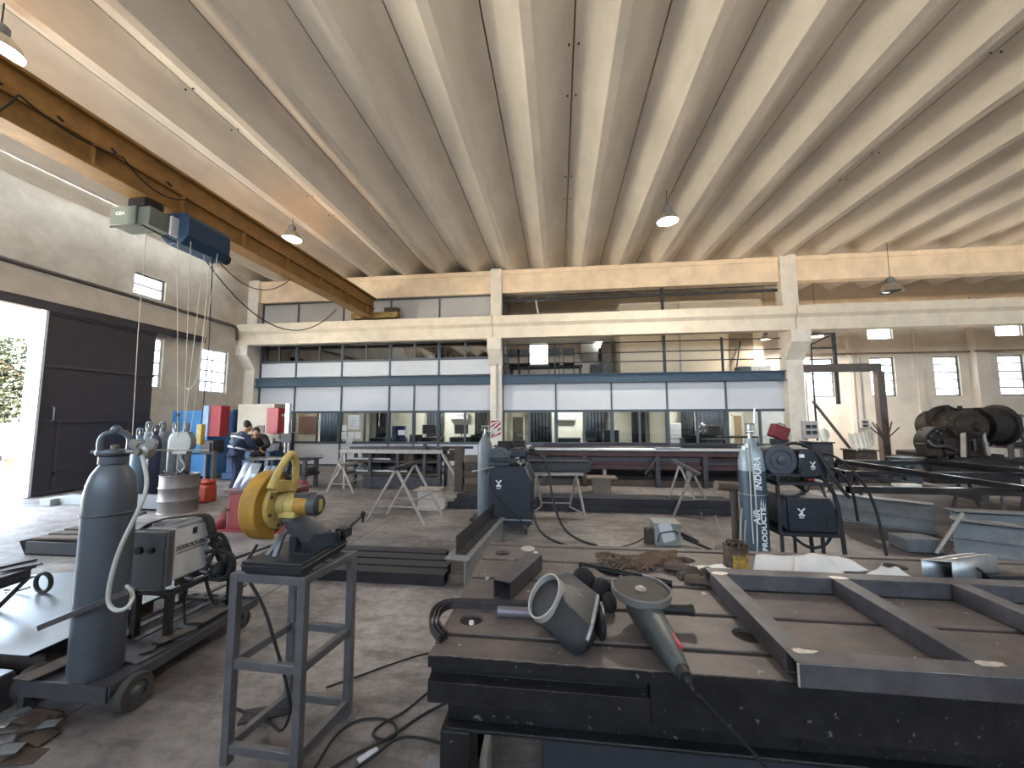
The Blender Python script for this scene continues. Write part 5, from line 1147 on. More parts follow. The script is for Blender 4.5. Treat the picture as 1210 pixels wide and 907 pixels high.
MB().lathe([(0, 0), (rr, 0), (rr+.008, .02), (rr, .035), (0, .04)], Matrix.Translation((rc[0], YM+.18, rc[1])) @ Matrix.Rotation(PI/2, 4, 'X'), 40).lathe([(.05, .035), (.05, .055), (.02, .06), (0, .06)], Matrix.Translation((rc[0], YM+.18, rc[1])) @ Matrix.Rotation(PI/2, 4, 'X'), 24).lathe([(.11, .036), (.115, .045), (.12, .036)], Matrix.Translation((rc[0], YM+.18, rc[1])) @ Matrix.Rotation(PI/2, 4, 'X'), 30, closed=True).build('reel_cover', REELG, wf)
MB().cyl((rc[0], YM+.18, rc[1]), (rc[0], YM+.34, rc[1]), rr*.92, n=32).build('wire_reel', PLBLACK, wf)
bx0, bx1 = mx(600, 545), x1
MB().box(bx0, bx1, YM+.12, YM+.5, fz0+.05, mz(531)).build('drive_box', WBLACK, wf, bevel=.03); logo((mx(610, 543), YM+.116, mz(545)), .055, wf)
m = MB(); m.cyl((bx1-.12, YM+.1, fz0+.02), (bx1-.12, YM+.02, fz0), .025, n=12); m.cyl((bx1-.06, YM+.1, fz0+.02), (bx1-.05, YM+.03, fz0+.0), .02, n=12); m.build('hose_connector', BRIGHT, wf)
MB().tube([(bx0+.05, YM+.3, mz(531)), (bx0+.05, YM+.3, mz(531)+.06), (bx1-.1, YM+.3, mz(531)+.06), (bx1-.1, YM+.3, mz(531))], .014, 8).build('handle', PLBLACK, wf)
cab = MB().tube([(bx1, YM+.3, fz0+.1), (bx1+.2, YM+.25, fz0+.12), (bx1+.33, YM+.1, fz0-.1), (bx1+.36, YM-.1, .6), (bx1+.5, YM-.15, .15), (bx1+.75, YM-.25, .02), (bx1+1.0, YM-.42, .018), (bx1+.95, YM-.6, .018), (bx1+.6, YM-.5, .018), (bx1+.25, YM-.2, .05), (bx1+.12, YM-.05, .2), (bx1+.06, YM+.1, mz(596))], .017, 8, smooth=3)
tag(cab.build('welding_cable', RUBBER), 'thick black cable looping onto the floor beside the middle welder', 'cable')
cx = mx(569.5, 560)
p = (cx, YM+.25, zb_-.03); Hc = V(569, 516, YM+.25).z-p[2]
gb = gas_bottle(p, .115, Hc, BT[0], 'grey gas cylinder standing at the left side of the middle welder', cap=False)
x, y, z = p
rg = MB().cyl((x, y, z+Hc+.05), (x, y, z+Hc+.12), .02, n=12).cyl((x+.02, y, z+Hc+.09), (x+.16, y, z+Hc+.09), .014, n=10).cyl((x+.16, y-.05, z+Hc+.09), (x+.16, y+.02, z+Hc+.09), .04, n=18).ball((x+.1, y, z+Hc+.09), .03, 10); rg.tube([(x-.05, y, z+Hc+.09), (x-.05, y, z+Hc+.17), (x+.05, y, z+Hc+.17), (x+.05, y, z+Hc+.09)], .01, 6)
rg.build('regulator', BRIGHT, gb)
# --- right welder -------------------------------------------------------
YR = 3.95
def rx(px, py=600): return V(px, py, YR).x
def rz_(py, px=950): return V(px, py, YR).z
t = thing('welder_stand', (rx(960), YR+.3, 0), 'black steel stand carrying the right welder, beside the lettered gas cylinder', 'stand')
xs0, xs1 = rx(921), rx(995); zsh = rz_(630)
m = MB().box(xs0, xs1, YR, YR+.5, zsh-.03, zsh)
m.build('shelf', BLACKST, t)
MB().tube([(xs1+.03, YR+.02, 0), (xs1, YR+.02, zsh), (xs1-.03, YR+.02, rz_(587)), (xs1-.1, YR+.02, rz_(570)), (xs1-.15, YR+.02, rz_(562))], .018, 8, smooth=1).tube([(xs1+.03, YR+.5, 0), (xs1, YR+.5, zsh), (xs1-.03, YR+.5, rz_(587)), (xs1-.1, YR+.5, rz_(566))], .018, 8, smooth=1).build('curved_leg', BLACKST, t)
for x in (xs0+.02, rx(972)):
    for y in (YR+.03, YR+.47): MB().cyl((x, y, 0), (x, y, zsh-.03), .016, n=8).build('leg', BLACKST, t)
[MB().box(xs0, xs0+.025, y, y+.03, zsh, rz_(562)).build('rear_upright', BLACKST, t) for y in (YR+.02, YR+.46)]
zsh2 = rz_(570)
MB().box(xs0, xs1-.06, YR, YR+.5, zsh2-.025, zsh2).build('upper_shelf', BLACKST, t)
ps = thing('power_source', ((rx(930)+rx(992))/2, YR+.25, zsh), 'dark power source box on the lower shelf of the right welder stand', 'welder')
x0, x1 = rx(933), rx(992); z0, z1 = zsh, rz_(589)
MB().prism([(x0, z0), (x1, z0), (x1, z1-.12), (x1-.05, z1), (x0, z1)], YR+.03, YR+.47, T).build('case', WBLUE, ps, bevel=.012); MB().prism([(x0-.06, z0+.06), (x0, z0), (x0, z1), (x0-.06, z1-.1)], YR+.04, YR+.46, T).build('front_bezel', WBLACK, ps, bevel=.01)
logo((rx(949, 608), YR+.026, rz_(609)), .06, ps)
MB().box(x1-.1, x1-.05, YR+.022, YR+.03, z0+.08, z1-.18).build('vent', PLBLACK, ps)
wf2 = thing('wire_feeder', (rx(945, 550), YR+.25, zsh2), 'wire feeder with big round reel cover on top of the right welder stand', 'wire feeder')
x0, x1 = rx(912, 550), rx(982, 550); 
MB().box(x0, x1, YR+.06, YR+.46, rz_(565)-.0, rz_(565)+.03).build('base_tray', WBLACK, wf2, bevel=.006)
for x in (x0+.1, x0+.24, x1-.14): MB().cyl((x, YR+.2, zsh2), (x, YR+.2, rz_(565)), .022, n=12).build('insulated_foot', M('foot_grey', '8b8f92', .5), wf2)
rc = (rx(929, 545), rz_(545)); rr = .145
REELRING = True
Tr = Matrix.Translation((rc[0], YR+.12, rc[1])) @ Matrix.Rotation(PI/2, 4, 'X')
MB().lathe([(0, 0), (rr, 0), (rr+.008, .02), (rr, .035), (0, .04)], Tr, 40).lathe([(.04, .035), (.04, .052), (.016, .058), (0, .058)], Tr, 24).lathe([(.09, .036), (.095, .045), (.1, .036)], Tr, 30, closed=True).build('reel_cover', REELG, wf2)
MB().cyl((rc[0], YR+.12, rc[1]), (rc[0], YR+.3, rc[1]), rr*.92, n=32).build('wire_reel', PLBLACK, wf2)
MB().prism([(rx(948, 550), rz_(566)), (x1, rz_(566)), (x1, rz_(545)), (x1-.05, rz_(531)), (rx(950, 550), rz_(531))], YR+.05, YR+.42, T).build('drive_box', WBLACK, wf2, bevel=.02)
logo((rx(964, 550), YR+.045, rz_(552)), .05, wf2)
MB().box(rx(952), rx(958), YR+.042, YR+.05, rz_(541), rz_(537)).build('maker_plate', WHITEPR, wf2)
MB().tube([(x1, YR+.2, rz_(540)), (x1+.08, YR+.1, rz_(536)), (x1+.22, YR-.02, rz_(560)), (x1+.32, YR-.02, rz_(590)), (x1+.36, YR-.02, rz_(620)), (x1+.42, YR-.05, .02)], .012, 8, smooth=3).tube([(rx(938, 520), YR+.2, rz_(529)), (rx(950, 520), YR+.15, rz_(523)), (rx(968, 525), YR+.05, rz_(531)), (rx(985), YR, rz_(560)), (rx(995), YR-.02, rz_(578)), (rx(1003), YR-.02, rz_(586))], .016, 8, smooth=3).tube([(x1-.02, YR+.3, rz_(555)), (x1+.15, YR+.22, rz_(553)), (x1+.3, YR+.2, rz_(575)), (x1+.33, YR+.2, rz_(620))], .013, 8, smooth=3).build('torch_hose', RUBBER, wf2)
MB().tube([(rx(933), YR+.4, rz_(575)), (rx(945), YR+.38, rz_(581)), (rx(965), YR+.36, rz_(577)), (rx(978), YR+.3, rz_(588))], .014, 8, smooth=2).build('interconnect_hose', RUBBER, wf2)
MB().cyl((rx(964), YR+.1, zsh2+.02), (rx(972), YR+.1, zsh2+.02), .018, n=10).build('earth_clamp', REDP, wf2)
MB().tube([(rx(938), YR+.1, zsh-.02), (rx(945), YR+.05, rz_(642)), (rx(960), YR+.05, rz_(650)), (rx(978), YR+.05, rz_(645)), (rx(990), YR+.1, zsh-.02)], .014, 8, smooth=2).build('hanging_cable', RUBBER, t)
pf_ = MB(); x, z = rx(975, 560), rz_(562)
MB().tube([(rx(983), YR+.1, rz_(565)), (rx(984), YR+.05, rz_(573)), (rx(981), YR+.05, rz_(580))], .014, 8, smooth=1).build('brass_nozzle', M('pale_brass', 'c9b9a6', .3, .6), wf2)
# cylinder with lettering
cx, cy = (rx(884, 560)+rx(918, 560))/2-.01, YR+.18
Rb = .118; Hb = V(901, 524, cy).z-.02
TEALB = M('bottle_slate_blue', '455361', .45, .15, .1, 8)
gb = gas_bottle((cx, cy, .02), Rb, Hb, TEALB, 'slate blue gas cylinder with white lettering beside the right welder stand', cap=False, valve=False)
PALETOP = M('bottle_pale_shoulder', '8d9aa4', .4, .2, .1, 8)
MB().lathe([(Rb+.001, .02+Hb-.26), (Rb+.0015, .02+Hb-.22), (Rb*.975, .02+Hb-.16), (Rb*.86, .02+Hb-.09), (Rb*.63, .02+Hb-.033), (Rb*.42, .02+Hb-.008), (.047, .02+Hb+.004), (.047, .02+Hb+.05), (0, .02+Hb+.05)], Matrix.Translation((cx, cy, 0)), 28).build('shoulder', PALETOP, gb)
zz = Hb+.07
m = MB().cyl((cx, cy, zz), (cx, cy, zz+.14), .018, n=12).cyl((cx-.04, cy, zz+.07), (cx+.03, cy, zz+.07), .02, n=12).tube([(cx-.035+.035*math.cos(a*PI/8)+.035, cy-.0+.05*math.sin(a*PI/8), zz+.15) for a in range(16)], .007, 6, closed=True); m.cyl((cx-.04, cy, zz+.145), (cx+.04, cy, zz+.145), .007, n=6).cyl((cx+.04, cy, zz+.06), (cx+.06, cy, zz+.3), .006, n=6); m.build('valve', BRIGHT, gb)
def wrap_text(body, size, zc, ang, mat, parent, cx, cy, R, width=1.0, shear=.0):
    vs, fs = text_mesh(body, size, .001, shear, width, .028); out = []
    for x, y, z in vs:                      # lettering reads upward along the cylinder
        a = ang + (-(y))/R*1.0; rr_ = R+.0012+z
        out.append((cx+rr_*math.cos(a), cy+rr_*math.sin(a), zc+x))
    return MB().add(out, fs).build('lettering', mat, parent)
dirc = math.atan2(-cy, -cx)
# turn so that the words face the hall
wrap_text('INDURA', .082, rz_(561, 905), dirc+.45, WHITEPR, gb, cx, cy, Rb, 1.02, .15)
wrap_text('AIR', .075, rz_(613, 905), dirc+.2, WHITEPR, gb, cx, cy, Rb, 1.2, .1)
wrap_text('PRODUCTS', .075, rz_(628, 905), dirc+.72, WHITEPR, gb, cx, cy, Rb, 1.05, .1)
m = MB(); a0 = dirc+.55
for k in range(3): m.add([(cx+(Rb+.002)*math.cos(a0-.08+.18*k), cy+(Rb+.002)*math.sin(a0-.08+.18*k), rz_(602+2*k, 905)), (cx+(Rb+.002)*math.cos(a0+.02+.18*k), cy+(Rb+.002)*math.sin(a0+.02+.18*k), rz_(598+2*k, 905)), (cx+(Rb+.002)*math.cos(a0+.04+.18*k), cy+(Rb+.002)*math.sin(a0+.04+.18*k), rz_(590+2*k, 905)), (cx+(Rb+.002)*math.cos(a0-.05+.18*k), cy+(Rb+.002)*math.sin(a0-.05+.18*k), rz_(596+2*k, 905))], [(0, 1, 2, 3)])
m.build('emblem', WHITEPR, gb)
for k, dx in enumerate((-.5, -.25)):
    a = dirc+dx; p_ = lambda z, rr=1.0: (cx+(Rb*rr+.004)*math.cos(a), cy+(Rb*rr+.004)*math.sin(a), z)
    MB().box(-.014, .014, -.003, .003, -.02, .02, Matrix.Translation(p_(rz_(527+3*(1-k), 900))) @ Matrix.Rotation(a+PI/2, 4, 'Z')).build('paper_tag', WHITEPR, gb)
hs = MB().tube([(cx-.02, cy-.04, zz+.07), (cx-.05, cy-.13, zz-.1), (cx-.045, cy-.135, 1.1), (cx-.04, cy-.135, .8), (cx-.05, cy-.14, .5), (cx-.1, cy-.2, .25), (cx-.02, cy-.17, .2)], .006, 6, smooth=2).tube([(cx-.07, cy-.1, rz_(530, 890)), (cx-.065, cy-.105, 1.1), (cx-.075, cy-.11, .8), (cx-.08, cy-.13, .5)], .005, 6, smooth=1)
hs.build('gas_hose', M('pale_hose', 'b9bcb6', .5), gb)
MB().tube([(cx+(Rb+.005)*math.cos(a_*PI/8), cy+(Rb+.005)*math.sin(a_*PI/8), rz_(587, 905)) for a_ in range(16)], .005, 5, closed=True).build('bottle_strap', PALETUBE, gb)
# roller stand, small tank, rod ------------------------------------------
yb = 5.3; t = thing('roller_stand', (V(868, 640, yb).x, yb, 0), 'brown-grey pipe stand with a horizontal tube head left of the lettered cylinder', 'stand')
BRG = M('stand_brown_grey', '514a46', .6, .3, .2, 7)
x = V(868, 600, yb).x; zh = V(868, 578, yb).z
MB().cyl((x, yb, .02), (x, yb, zh), .045, n=16).build('post', BRG, t); MB().cyl((x-.22, yb-.02, zh+.05), (x+.13, yb+.05, zh+.02), .06, n=18).build('head_tube', BRSTUB, t)
MB().lathe([(.25, 0), (.25, .02), (.06, .03), (.06, .1)], Matrix.Translation((x, yb, 0)), 28).build('base_disc', BRG, t); MB().tube([(x+.13, yb, zh), (x+.2, yb, zh-.2), (x+.19, yb, zh-.7), (x+.28, yb-.05, .1)], .025, 8, smooth=2).build('black_hose', RUBBER, t)
a = G(790, 645); t = thing('small_tank', (a.x, a.y, 0), 'small grey-green metal box with a white sheet on it on the floor behind the table', 'box')
GG = M('grey_green_tin', '8f9693', .5, .2, .12, 7)
zt_ = V(790, 620, a.y).z; w_ = .165
MB().box(a.x-w_, a.x+w_, a.y, a.y+.3, 0, zt_).build('tin_body', GG, t, bevel=.012); MB().box(a.x-w_-.005, a.x+w_+.005, a.y-.005, a.y+.305, zt_, zt_+.015).build('lid', GG, t)
MB().box(-.07, .09, -.004, .0, -.02, .22, Matrix.Translation((a.x, a.y-.012, zt_-.19)) @ Matrix.Rotation(-.28, 4, 'Y')).build('white_sheet', PAPER, t)
MB().tube([(a.x-.13, a.y-.01, .05), (a.x-.12, a.y-.02, zt_*.6), (a.x-.02, a.y-.03, zt_-.08), (a.x+.1, a.y-.02, zt_-.07), (a.x+.12, a.y, zt_-.12)], .009, 6, smooth=2).build('wire_handle', DARKST, t)
m = MB(); m.tube([(a.x-.2, a.y+.1, .12), (a.x-.45, a.y-.1, .05), (a.x-.7, a.y-.2, .015)], .01, 6, smooth=1); m.box(a.x-.28, a.x-.18, a.y+.05, a.y+.15, 0, .2); tag(m.build('welding_torch', RUST), 'rusty torch with a thin lead on the floor left of the small grey-green box', 'torch')
m = MB(); m.bar((a.x+.2, a.y+.05, .1), (a.x+.5, a.y-.15, .015), .03, .03); m.bar((a.x+.19, a.y+.1, .14), (a.x+.38, a.y+.0, .06), .05, .05); tag(m.build('dark_clamp', BLACKST), 'dark clamp lying on the floor right of the small grey-green box', 'clamp')
# tubes, galvanised beams and frames on trestles at right -------------------
zt_ = .84
def rail(pa, pb, z, w_, h_, mat, nm, label, cat='tube', group=None):
    a = G(*pa, z); b = G(*pb, z); 
    o = MB().tubebar((a.x, a.y, z-h_/2), (b.x, b.y, z-h_/2), w_, h_, .004, up=(0, 0, 1)).build(nm, mat); tag(o, label, cat, group); return o
FRT = M('dark_frame_tube', '63646a', .2, .95, .2, 8)
t = thing('welded_tubework', (8, 7, zt_), 'large welded frame of dark tubes lying on trestles at the right', 'frame')
a, b, c, d = G(996, 556, zt_), G(1212, 553.5, zt_), G(1065, 575, zt_), G(1212, 575, zt_); e = G(982, 543, zt_); f_ = G(1212, 543, zt_)
far = 11.0
MB().tubebar((c.x-.6, c.y, zt_-.04), (d.x+2.4, c.y, zt_-.04), .08, .08, up=(0, 0, 1)).build('front_rail', FRT, t)
MB().tubebar((a.x, a.y, zt_-.04), (b.x+1.8, a.y, zt_-.04), .08, .08, up=(0, 0, 1)).build('middle_rail', FRT, t)
MB().tubebar((e.x+.3, e.y, zt_-.04), (f_.x+.5, e.y, zt_-.04), .08, .08, up=(0, 0, 1)).build('back_rail', FRT, t)
for x in (7.2, 9.2): MB().tubebar((x, c.y+.04, zt_-.04), (x, e.y-.04, zt_-.04), .08, .08, up=(0, 0, 1)).build('cross_rail', FRT, t)
rail((989, 542), (1212, 574), zt_+.075, .07, .07, FRT, 'diagonal_tube', 'long dark tube lying slantwise across the large tube frame, nearer one')
rail((1094, 541.5), (1212, 554), zt_+.075, .06, .06, FRT, 'diagonal_tube', 'shorter dark tube lying slantwise across the back of the large tube frame')
for k, (x, lb) in enumerate(((5.0, 'dark trestle under the left end of the large tube frame'), (7.6, 'dark trestle under the middle of the large tube frame'), (10.2, 'dark trestle under the right end of the large tube frame'))):
    tr = thing('trestle', (x, c.y+2.2, 0), lb, 'trestle', 'trestles under the tube frame')
    zt2 = zt_-.081
    MB().box(x-.04, x+.04, c.y-.05, e.y+.2, zt2-.07, zt2).build('top_beam', DARKST, tr)
    for y in (c.y+2.0, e.y-.1):
        for s in (-1, 1): MB().bar((x+s*.22, y, 0), (x, y, zt2-.07), .035, .035).build('leg', DARKST, tr)
        MB().bar((x-.13, y, .35), (x+.13, y, .35), .02, .02).build('brace', DARKST, tr)
random.seed(11)
for k in range(9):
    x = 5.6+.62*k; y = c.y+.5+.33*(k % 4); z = 0; L_ = .5+.12*(k % 3)
    if k % 3 == 0: m = MB().box(x, x+L_, y, y+.16, 0, .12+.03*(k % 2)); nm = 'steel_block'
    elif k % 3 == 1: m = MB().tubebar((x, y, .06), (x+L_, y+.2, .06), .12, .12, .008, up=(0, 0, 1)); nm = 'tube_offcut'
    else: m = MB().cyl((x, y, .07), (x+L_, y-.1, .07), .07, n=16); nm = 'round_offcut'
    tag(m.build(nm, (RUST, PALETUBE, DARKST, M('pale_stone', 'a39c94', .8))[k % 4]), '%s on the floor under the large tube frame, %s from the left' % (nm.replace('_', ' '), ('first', 'second', 'third', 'fourth', 'fifth', 'sixth', 'seventh', 'eighth', 'ninth')[k]), 'offcut', 'offcuts under the tube frame')
a = G(1085, 571, zt_); hd = MB().tube([V(1188, 583, c.y-.02), V(1184, 588, c.y-.02), V(1186, 597, c.y-.02), V(1187, 602, c.y-.02)], .016, 8, smooth=1); tag(hd.build('hanging_hook', MILL), 'small hook hanging from the front rail of the large tube frame', 'hook')
tag(MB().box(G(1052, 573, zt_).x, G(1066, 573, zt_).x+.1, c.y-.02, c.y+.1, zt_+.002, zt_+.03).build('pale_scrap', WHT), 'small pale piece on the left end of the front rail of the tube frame', 'scrap')
GALV2 = M('dull_galvanised', '84878b', .45, .45, .18, 5)
def hbeam_oriented(p, q, h, w_, nm, label, mat, tf=.014, mid=False):
    p = Vector(p); q = Vector(q); t = None
    m = MB(); up = Vector((0, 0, 1)); d = (q-p).normalized(); s = d.cross(up)
    for z in (tf/2, h-tf/2): m.bar(p+up*z, q+up*z, w_, tf, up=up)
    m.bar(p+up*(h/2), q+up*(h/2), .01, h-2*tf, up=up)
    if mid: m.bar(p+up*(h*.45)-s*.02, q+up*(h*.45)-s*.02, .04, .012, up=up); m.bar(p+up*(h*.45)+s*.02, q+up*(h*.45)+s*.02, .04, .012, up=up)
    o = m.build(nm, mat, bevel=.002); tag(o, label, 'beam'); return o
hbeam_oriented(G(985, 612), G(1107, 630), .42, .2, 'galvanised_beam', 'dull galvanised beam standing on edge on the floor right of the welder stand', GALV2, mid=True)
b0, b1 = G(1128, 652), G(1238, 668)
hbeam_oriented((b0.x, b0.y, 0), (b1.x+.4, b1.y-.25, 0), .42, .22, 'galvanised_girder', 'second galvanised girder at the right edge, nearer than the first', GALV2, mid=True)
hbeam_oriented((b0.x+.35, b0.y+.4, .0), (b0.x+2.4, b0.y-.3+.4, 0), .44, .2, 'galvanised_girder', 'galvanised girder lying just behind the one at the right edge', GALV2)
a = G(1108, 655); tag(MB().box(a.x-.28, a.x+.12, a.y+.05, a.y+.35, 0, .16).build('grey_block', M('grey_block', '5c6066', .7), bevel=.01), 'dark grey block on the floor before the galvanised beams', 'block')
o = MB().cyl((a.x-.03, a.y-.02, 0.02), V(1138, 606, a.y-.05), .02, n=10).build('prop_rod', PALETUBE); tag(o, 'pale rod propped against the end of the galvanised girder', 'rod')
# black tubes and beam on the floor before the saw stand ------------------
lab = ('nearest', 'second', 'third', 'farthest')
for k in range(4):
    y = 4.0+.2*k; tag(MB().tubebar((-3.25+.07*(k % 2), y, .058), (-1.17-.07*k+.04*(k % 2), y, .058), .16, .112, .008, up=(0, 0, 1)).build('black_tube', TUBEBLK), '%s of the four thick black tubes on the floor behind the saw stand' % lab[k], 'tube', 'thick black tubes behind the saw stand')
p, q = G(545, 703), G(572, 640)
p = Vector((-1.0, 3.82, 0)); q = Vector((-.86, 5.45, 0))
m = MB(); up = Vector((0, 0, 1)); d = (q-p).normalized(); s = d.cross(up)
m.bar(p-s*.02+up*.303, q-s*.02+up*.303, .25, .014, up=up); m.bar(p+s*.07+up*.15, q+s*.07+up*.15, .014, .3, up=up)
tag(m.build('floor_beam', M('beam_grey_light', '8b8f93', .5, .4, .2, 6), bevel=.002), 'pale steel beam lying on the floor between the saw stand and the table', 'beam')
m = MB(); m.bar(p-s*.06+up*.405+d*.12, q-s*.06+up*.405, .012, .18, up=up); m.bar(p-s*.01+up*.317+d*.12, q-s*.01+up*.317, .11, .012, up=up); tag(m.build('angle_bar', DARKST), 'dark angle bar standing on top of the floor beam by the middle welder', 'bar')
# ================================================================== LEFT FOREGROUND: CART, BIG CYLINDER, WHITE WELDER
CARTM = M('cart_grey_steel', '504f55', .5, .4, .2, 9); TYRE = M('worn_tyre', '3d3b3a', .8, 0, .2, 12)
CX0, CX1, CY0, CY1 = -3.16, -2.56, 2.03, 3.12
t = thing('welding_cart', ((CX0+CX1)/2, (CY0+CY1)/2, 0), 'grey steel trolley on wheels carrying the big gas cylinder and the white welder', 'cart')
zp = .155
MB().box(CX0, CX1, CY0, CY1, zp, zp+.012).build('platform', CARTM, t)
m = MB()
m.box(CX0, CX1, CY0-.012, CY0, zp-.06, zp+.03).box(CX1, CX1+.012, CY0, CY1, zp-.03, zp+.03).box(CX0-.012, CX0, CY0, CY1, zp-.03, zp+.03).box(CX0, CX1, CY1, CY1+.012, zp-.03, zp+.03); m.build('edge_frame', CARTM, t)
for x in (CX0+.02,): MB().box(x-.02, x+.02, CY0, CY0+.04, 0, zp-.06).build('foot', CARTM, t)
def wheel(x, y, r, w_, parent, nm='wheel'):
    o = MB().lathe([(r*.62, -w_/2), (r*.94, -w_/2), (r, -w_*.3), (r, w_*.3), (r*.94, w_/2), (r*.62, w_/2)], Matrix.Translation((x, y, r)) @ Matrix.Rotation(PI/2, 4, 'Y'), 32, closed=True).build(nm, TYRE, parent)
    MB().lathe([(0, -w_*.4), (r*.2, -w_*.4), (r*.2, -w_*.25), (r*.63, -w_*.2), (r*.63, w_*.2), (r*.3, w_*.28), (r*.2, w_*.5), (r*.1, w_*.55), (0, w_*.55)], Matrix.Translation((x, y, r)) @ Matrix.Rotation(PI/2, 4, 'Y'), 24).build('wheel_hub', M('hub_grey', '5f6062', .5, .4), o)
    return o
wheel(CX1+.05, CY0+.1, .098, .05, t); wheel(CX0-.05, CY0+.1, .098, .05, t)
MB().cyl((CX0-.07, CY0+.1, .098), (CX1+.07, CY0+.1, .098), .012, n=10).build('axle', MILL, t)
for x in (CX1-.02, CX0+.06):
    wheel(x, CY1-.12, .065, .035, t, 'castor_wheel'); MB().box(x-.03, x+.03, CY1-.16, CY1-.08, .13, zp).bar((x-.022, CY1-.12, .06), (x-.022, CY1-.12, .14), .004, .04).bar((x+.022, CY1-.12, .06), (x+.022, CY1-.12, .14), .004, .04).build('castor_fork', MILL, t)
# upper frame for the welder
WX0, WX1, WY0, WY1, WZ0, WZ1 = -2.98, -2.72, 2.45, 2.8, .53, .93
zs_ = WZ0-.035
for x, y in ((WX1, WY0+.05), (WX1+.03, 2.98), (WX0, WY0+.05), (-3.12, 2.98)):
    MB().box(x-.02, x+.02, y-.02, y+.02, zp+.012, zs_ if y < WY1 else zs_+.06).build('post', BLACKST, t)
m = MB(); m.box(WX1-.02, WX1+.03, WY0, 3.0, zs_-.03, zs_).box(WX0-.03, WX0+.02, WY0, 3.0, zs_-.03, zs_).box(WX0, WX1, WY0+.03, WY0+.07, zs_-.03, zs_).box(-3.12, WX1+.03, 2.96, 3.0, zs_-.03, zs_).box(-3.12, WX1+.03, 2.96, 3.0, .2, .23); m.build('upper_frame', BLACKST, t)
m = MB(); m.bar((WX1+.04, 2.98, zs_+.05), (WX1+.3, 3.12, zs_+.13), .022, .022); m.build('push_bar', MILL, t)
MB().tube([(WX1+.01, WY0+.15, zs_-.01), (WX1+.01, WY0+.15, .35), (WX1+.02, WY0+.16, .22)], .008, 6).build('hanging_cable', RUBBER, t)
m = MB()
m.tube([(WX1+.02, WY1-.05, zs_), (WX1+.03, WY1-.02, .36), (WX1+.06, WY1+.02, .25), (WX1+.08, WY1+.06, .28)], .012, 8, smooth=2)
m.build('hanging_cable', RUBBER, t)
# white welder
wl = thing('white_welder', ((WX0+WX1)/2, (WY0+WY1)/2, zs_), 'white and grey welding machine with maker lettering on the cart, black strap thrown over it', 'welder')
CREAM = M('welder_off_white', 'c9ccd0', .45, .05, .08, 6); FACE = M('welder_face_grey', '595d64', .5, .15, .15, 7)
MB().box(WX0+.01, WX1-.01, WY0+.06, WY1, WZ0+.02, WZ1-.02).build('casing', CREAM, wl, bevel=.008)
m = MB().box(WX0-.01, WX1, WY0-.02, WY0+.06, WZ0-.0, WZ1-.02); m.box(WX1, WX1+.02, WY0-.01, WY0+.0, WZ0, WZ1-.03); m.build('front_face', FACE, wl, bevel=.006)
m = MB(); m.box(WX0+.02, WX1-.015, WY0+.08, WY1-.02, WZ1-.02, WZ1-.012)
for k in range(3): m.bar((WX0+.05+.1*k, WY0+.08, WZ1+.0), (WX0+.05+.1*k, WY1-.02, WZ1+.0), .02, .018)
m.build('top_cover', M('welder_top', 'b9bdc4', .35, .4), wl)
MB().box(WX1-.012, WX1-.006, WY0+.2, WY0+.235, WZ1-.09, WZ1-.045).build('badge', PLBLACK, wl)
vs, fs = text_mesh('FERROQUIN', .05, .0012, .25, .8)
Tt = Matrix.Translation((WX1-.008, WY0+.19, WZ0+.235)) @ Matrix.Rotation(PI/2, 4, 'Z') @ Matrix.Rotation(PI/2, 4, 'X')
lt = MB().add(vs, fs, Tt); lt.bar((WX1-.008, WY0+.09, WZ0+.203), (WX1-.008, WY0+.3, WZ0+.203), .003, .005); lt.build('maker_lettering', M('lettering_black', '20242a', .6), wl)
m = MB(); m.box(WX1-.005, WX1+.015, WY0+.08, WY1-.02, WZ0-.015, WZ0+.03); m.build('lower_panel', BLACKST, wl)
for y in (WY0+.14, WY0+.26): MB().cyl((WX1+.01, y, WZ0+.02), (WX1+.055, y+.02, WZ0-.0), .018, n=12).build('cable_plug', MILL, wl)
[MB().cyl((WX0+dx, WY0-.02, WZ1-.14), (WX0+dx, WY0-.042, WZ1-.14), r_, n=16).build('knob', PLBLACK, wl) for dx, r_ in ((.08, .025), (.18, .018))]
STRAP = M('black_leather', '2b2826', .6, 0, .25, 8, .1)
def strap(pts, w_, nm, lb, cat, side=(0, 1, 0), th=.008):
    P = [Vector(p) for p in pts]; 
    for _ in range(2): P = chaikin(P)
    vs = []
    for p in P: vs += [p-Vector(side)*w_/2, p+Vector(side)*w_/2]
    fs = [(2*i, 2*i+1, 2*i+3, 2*i+2) for i in range(len(P)-1)]
    o = MB().add(vs, fs).build(nm, STRAP, solid=th, angle=60); tag(o, lb, cat); return o
ys = WY0+.3
strap([(WX0-.08, ys-.28, WZ1-.12), (WX0+.02, ys-.2, WZ1+.03), (WX0+.2, ys-.1, WZ1+.04), (WX1+.01, ys, WZ1+.03), (WX1+.03, ys+.03, WZ1-.12), (WX1+.035, ys+.09, WZ0+.1), (WX1+.06, ys+.14, WZ0-.02), (WX1+.1, ys+.16, WZ0-.04)], .07, 'leather_strap', 'black leather strap draped over the white welder', 'strap')
m = MB(); random.seed(5)
for k in range(6):
    a0 = Vector((WX1+.05, WY1-.08, WZ0+.02)); m.tube([a0+Vector((random.uniform(-.02, .03), 0, random.uniform(0, .28))), a0+Vector((.06, .06, .12+.03*k)), a0+Vector((.12+random.uniform(-.03, .05), .1, random.uniform(-.06, .1))), a0+Vector((.04+random.uniform(0, .1), .06+.02*k, -.1)), a0+Vector((.0, .03, random.uniform(-.08, 0)))], .015, 8, smooth=2)
m.ball((WX1+.09, WY1+.0, WZ0-.0), (.05, .07, .06), 12)
tag(m.build('cable_coil', RUBBER), 'tangled black cables hanging at the back end of the white welder', 'cables')
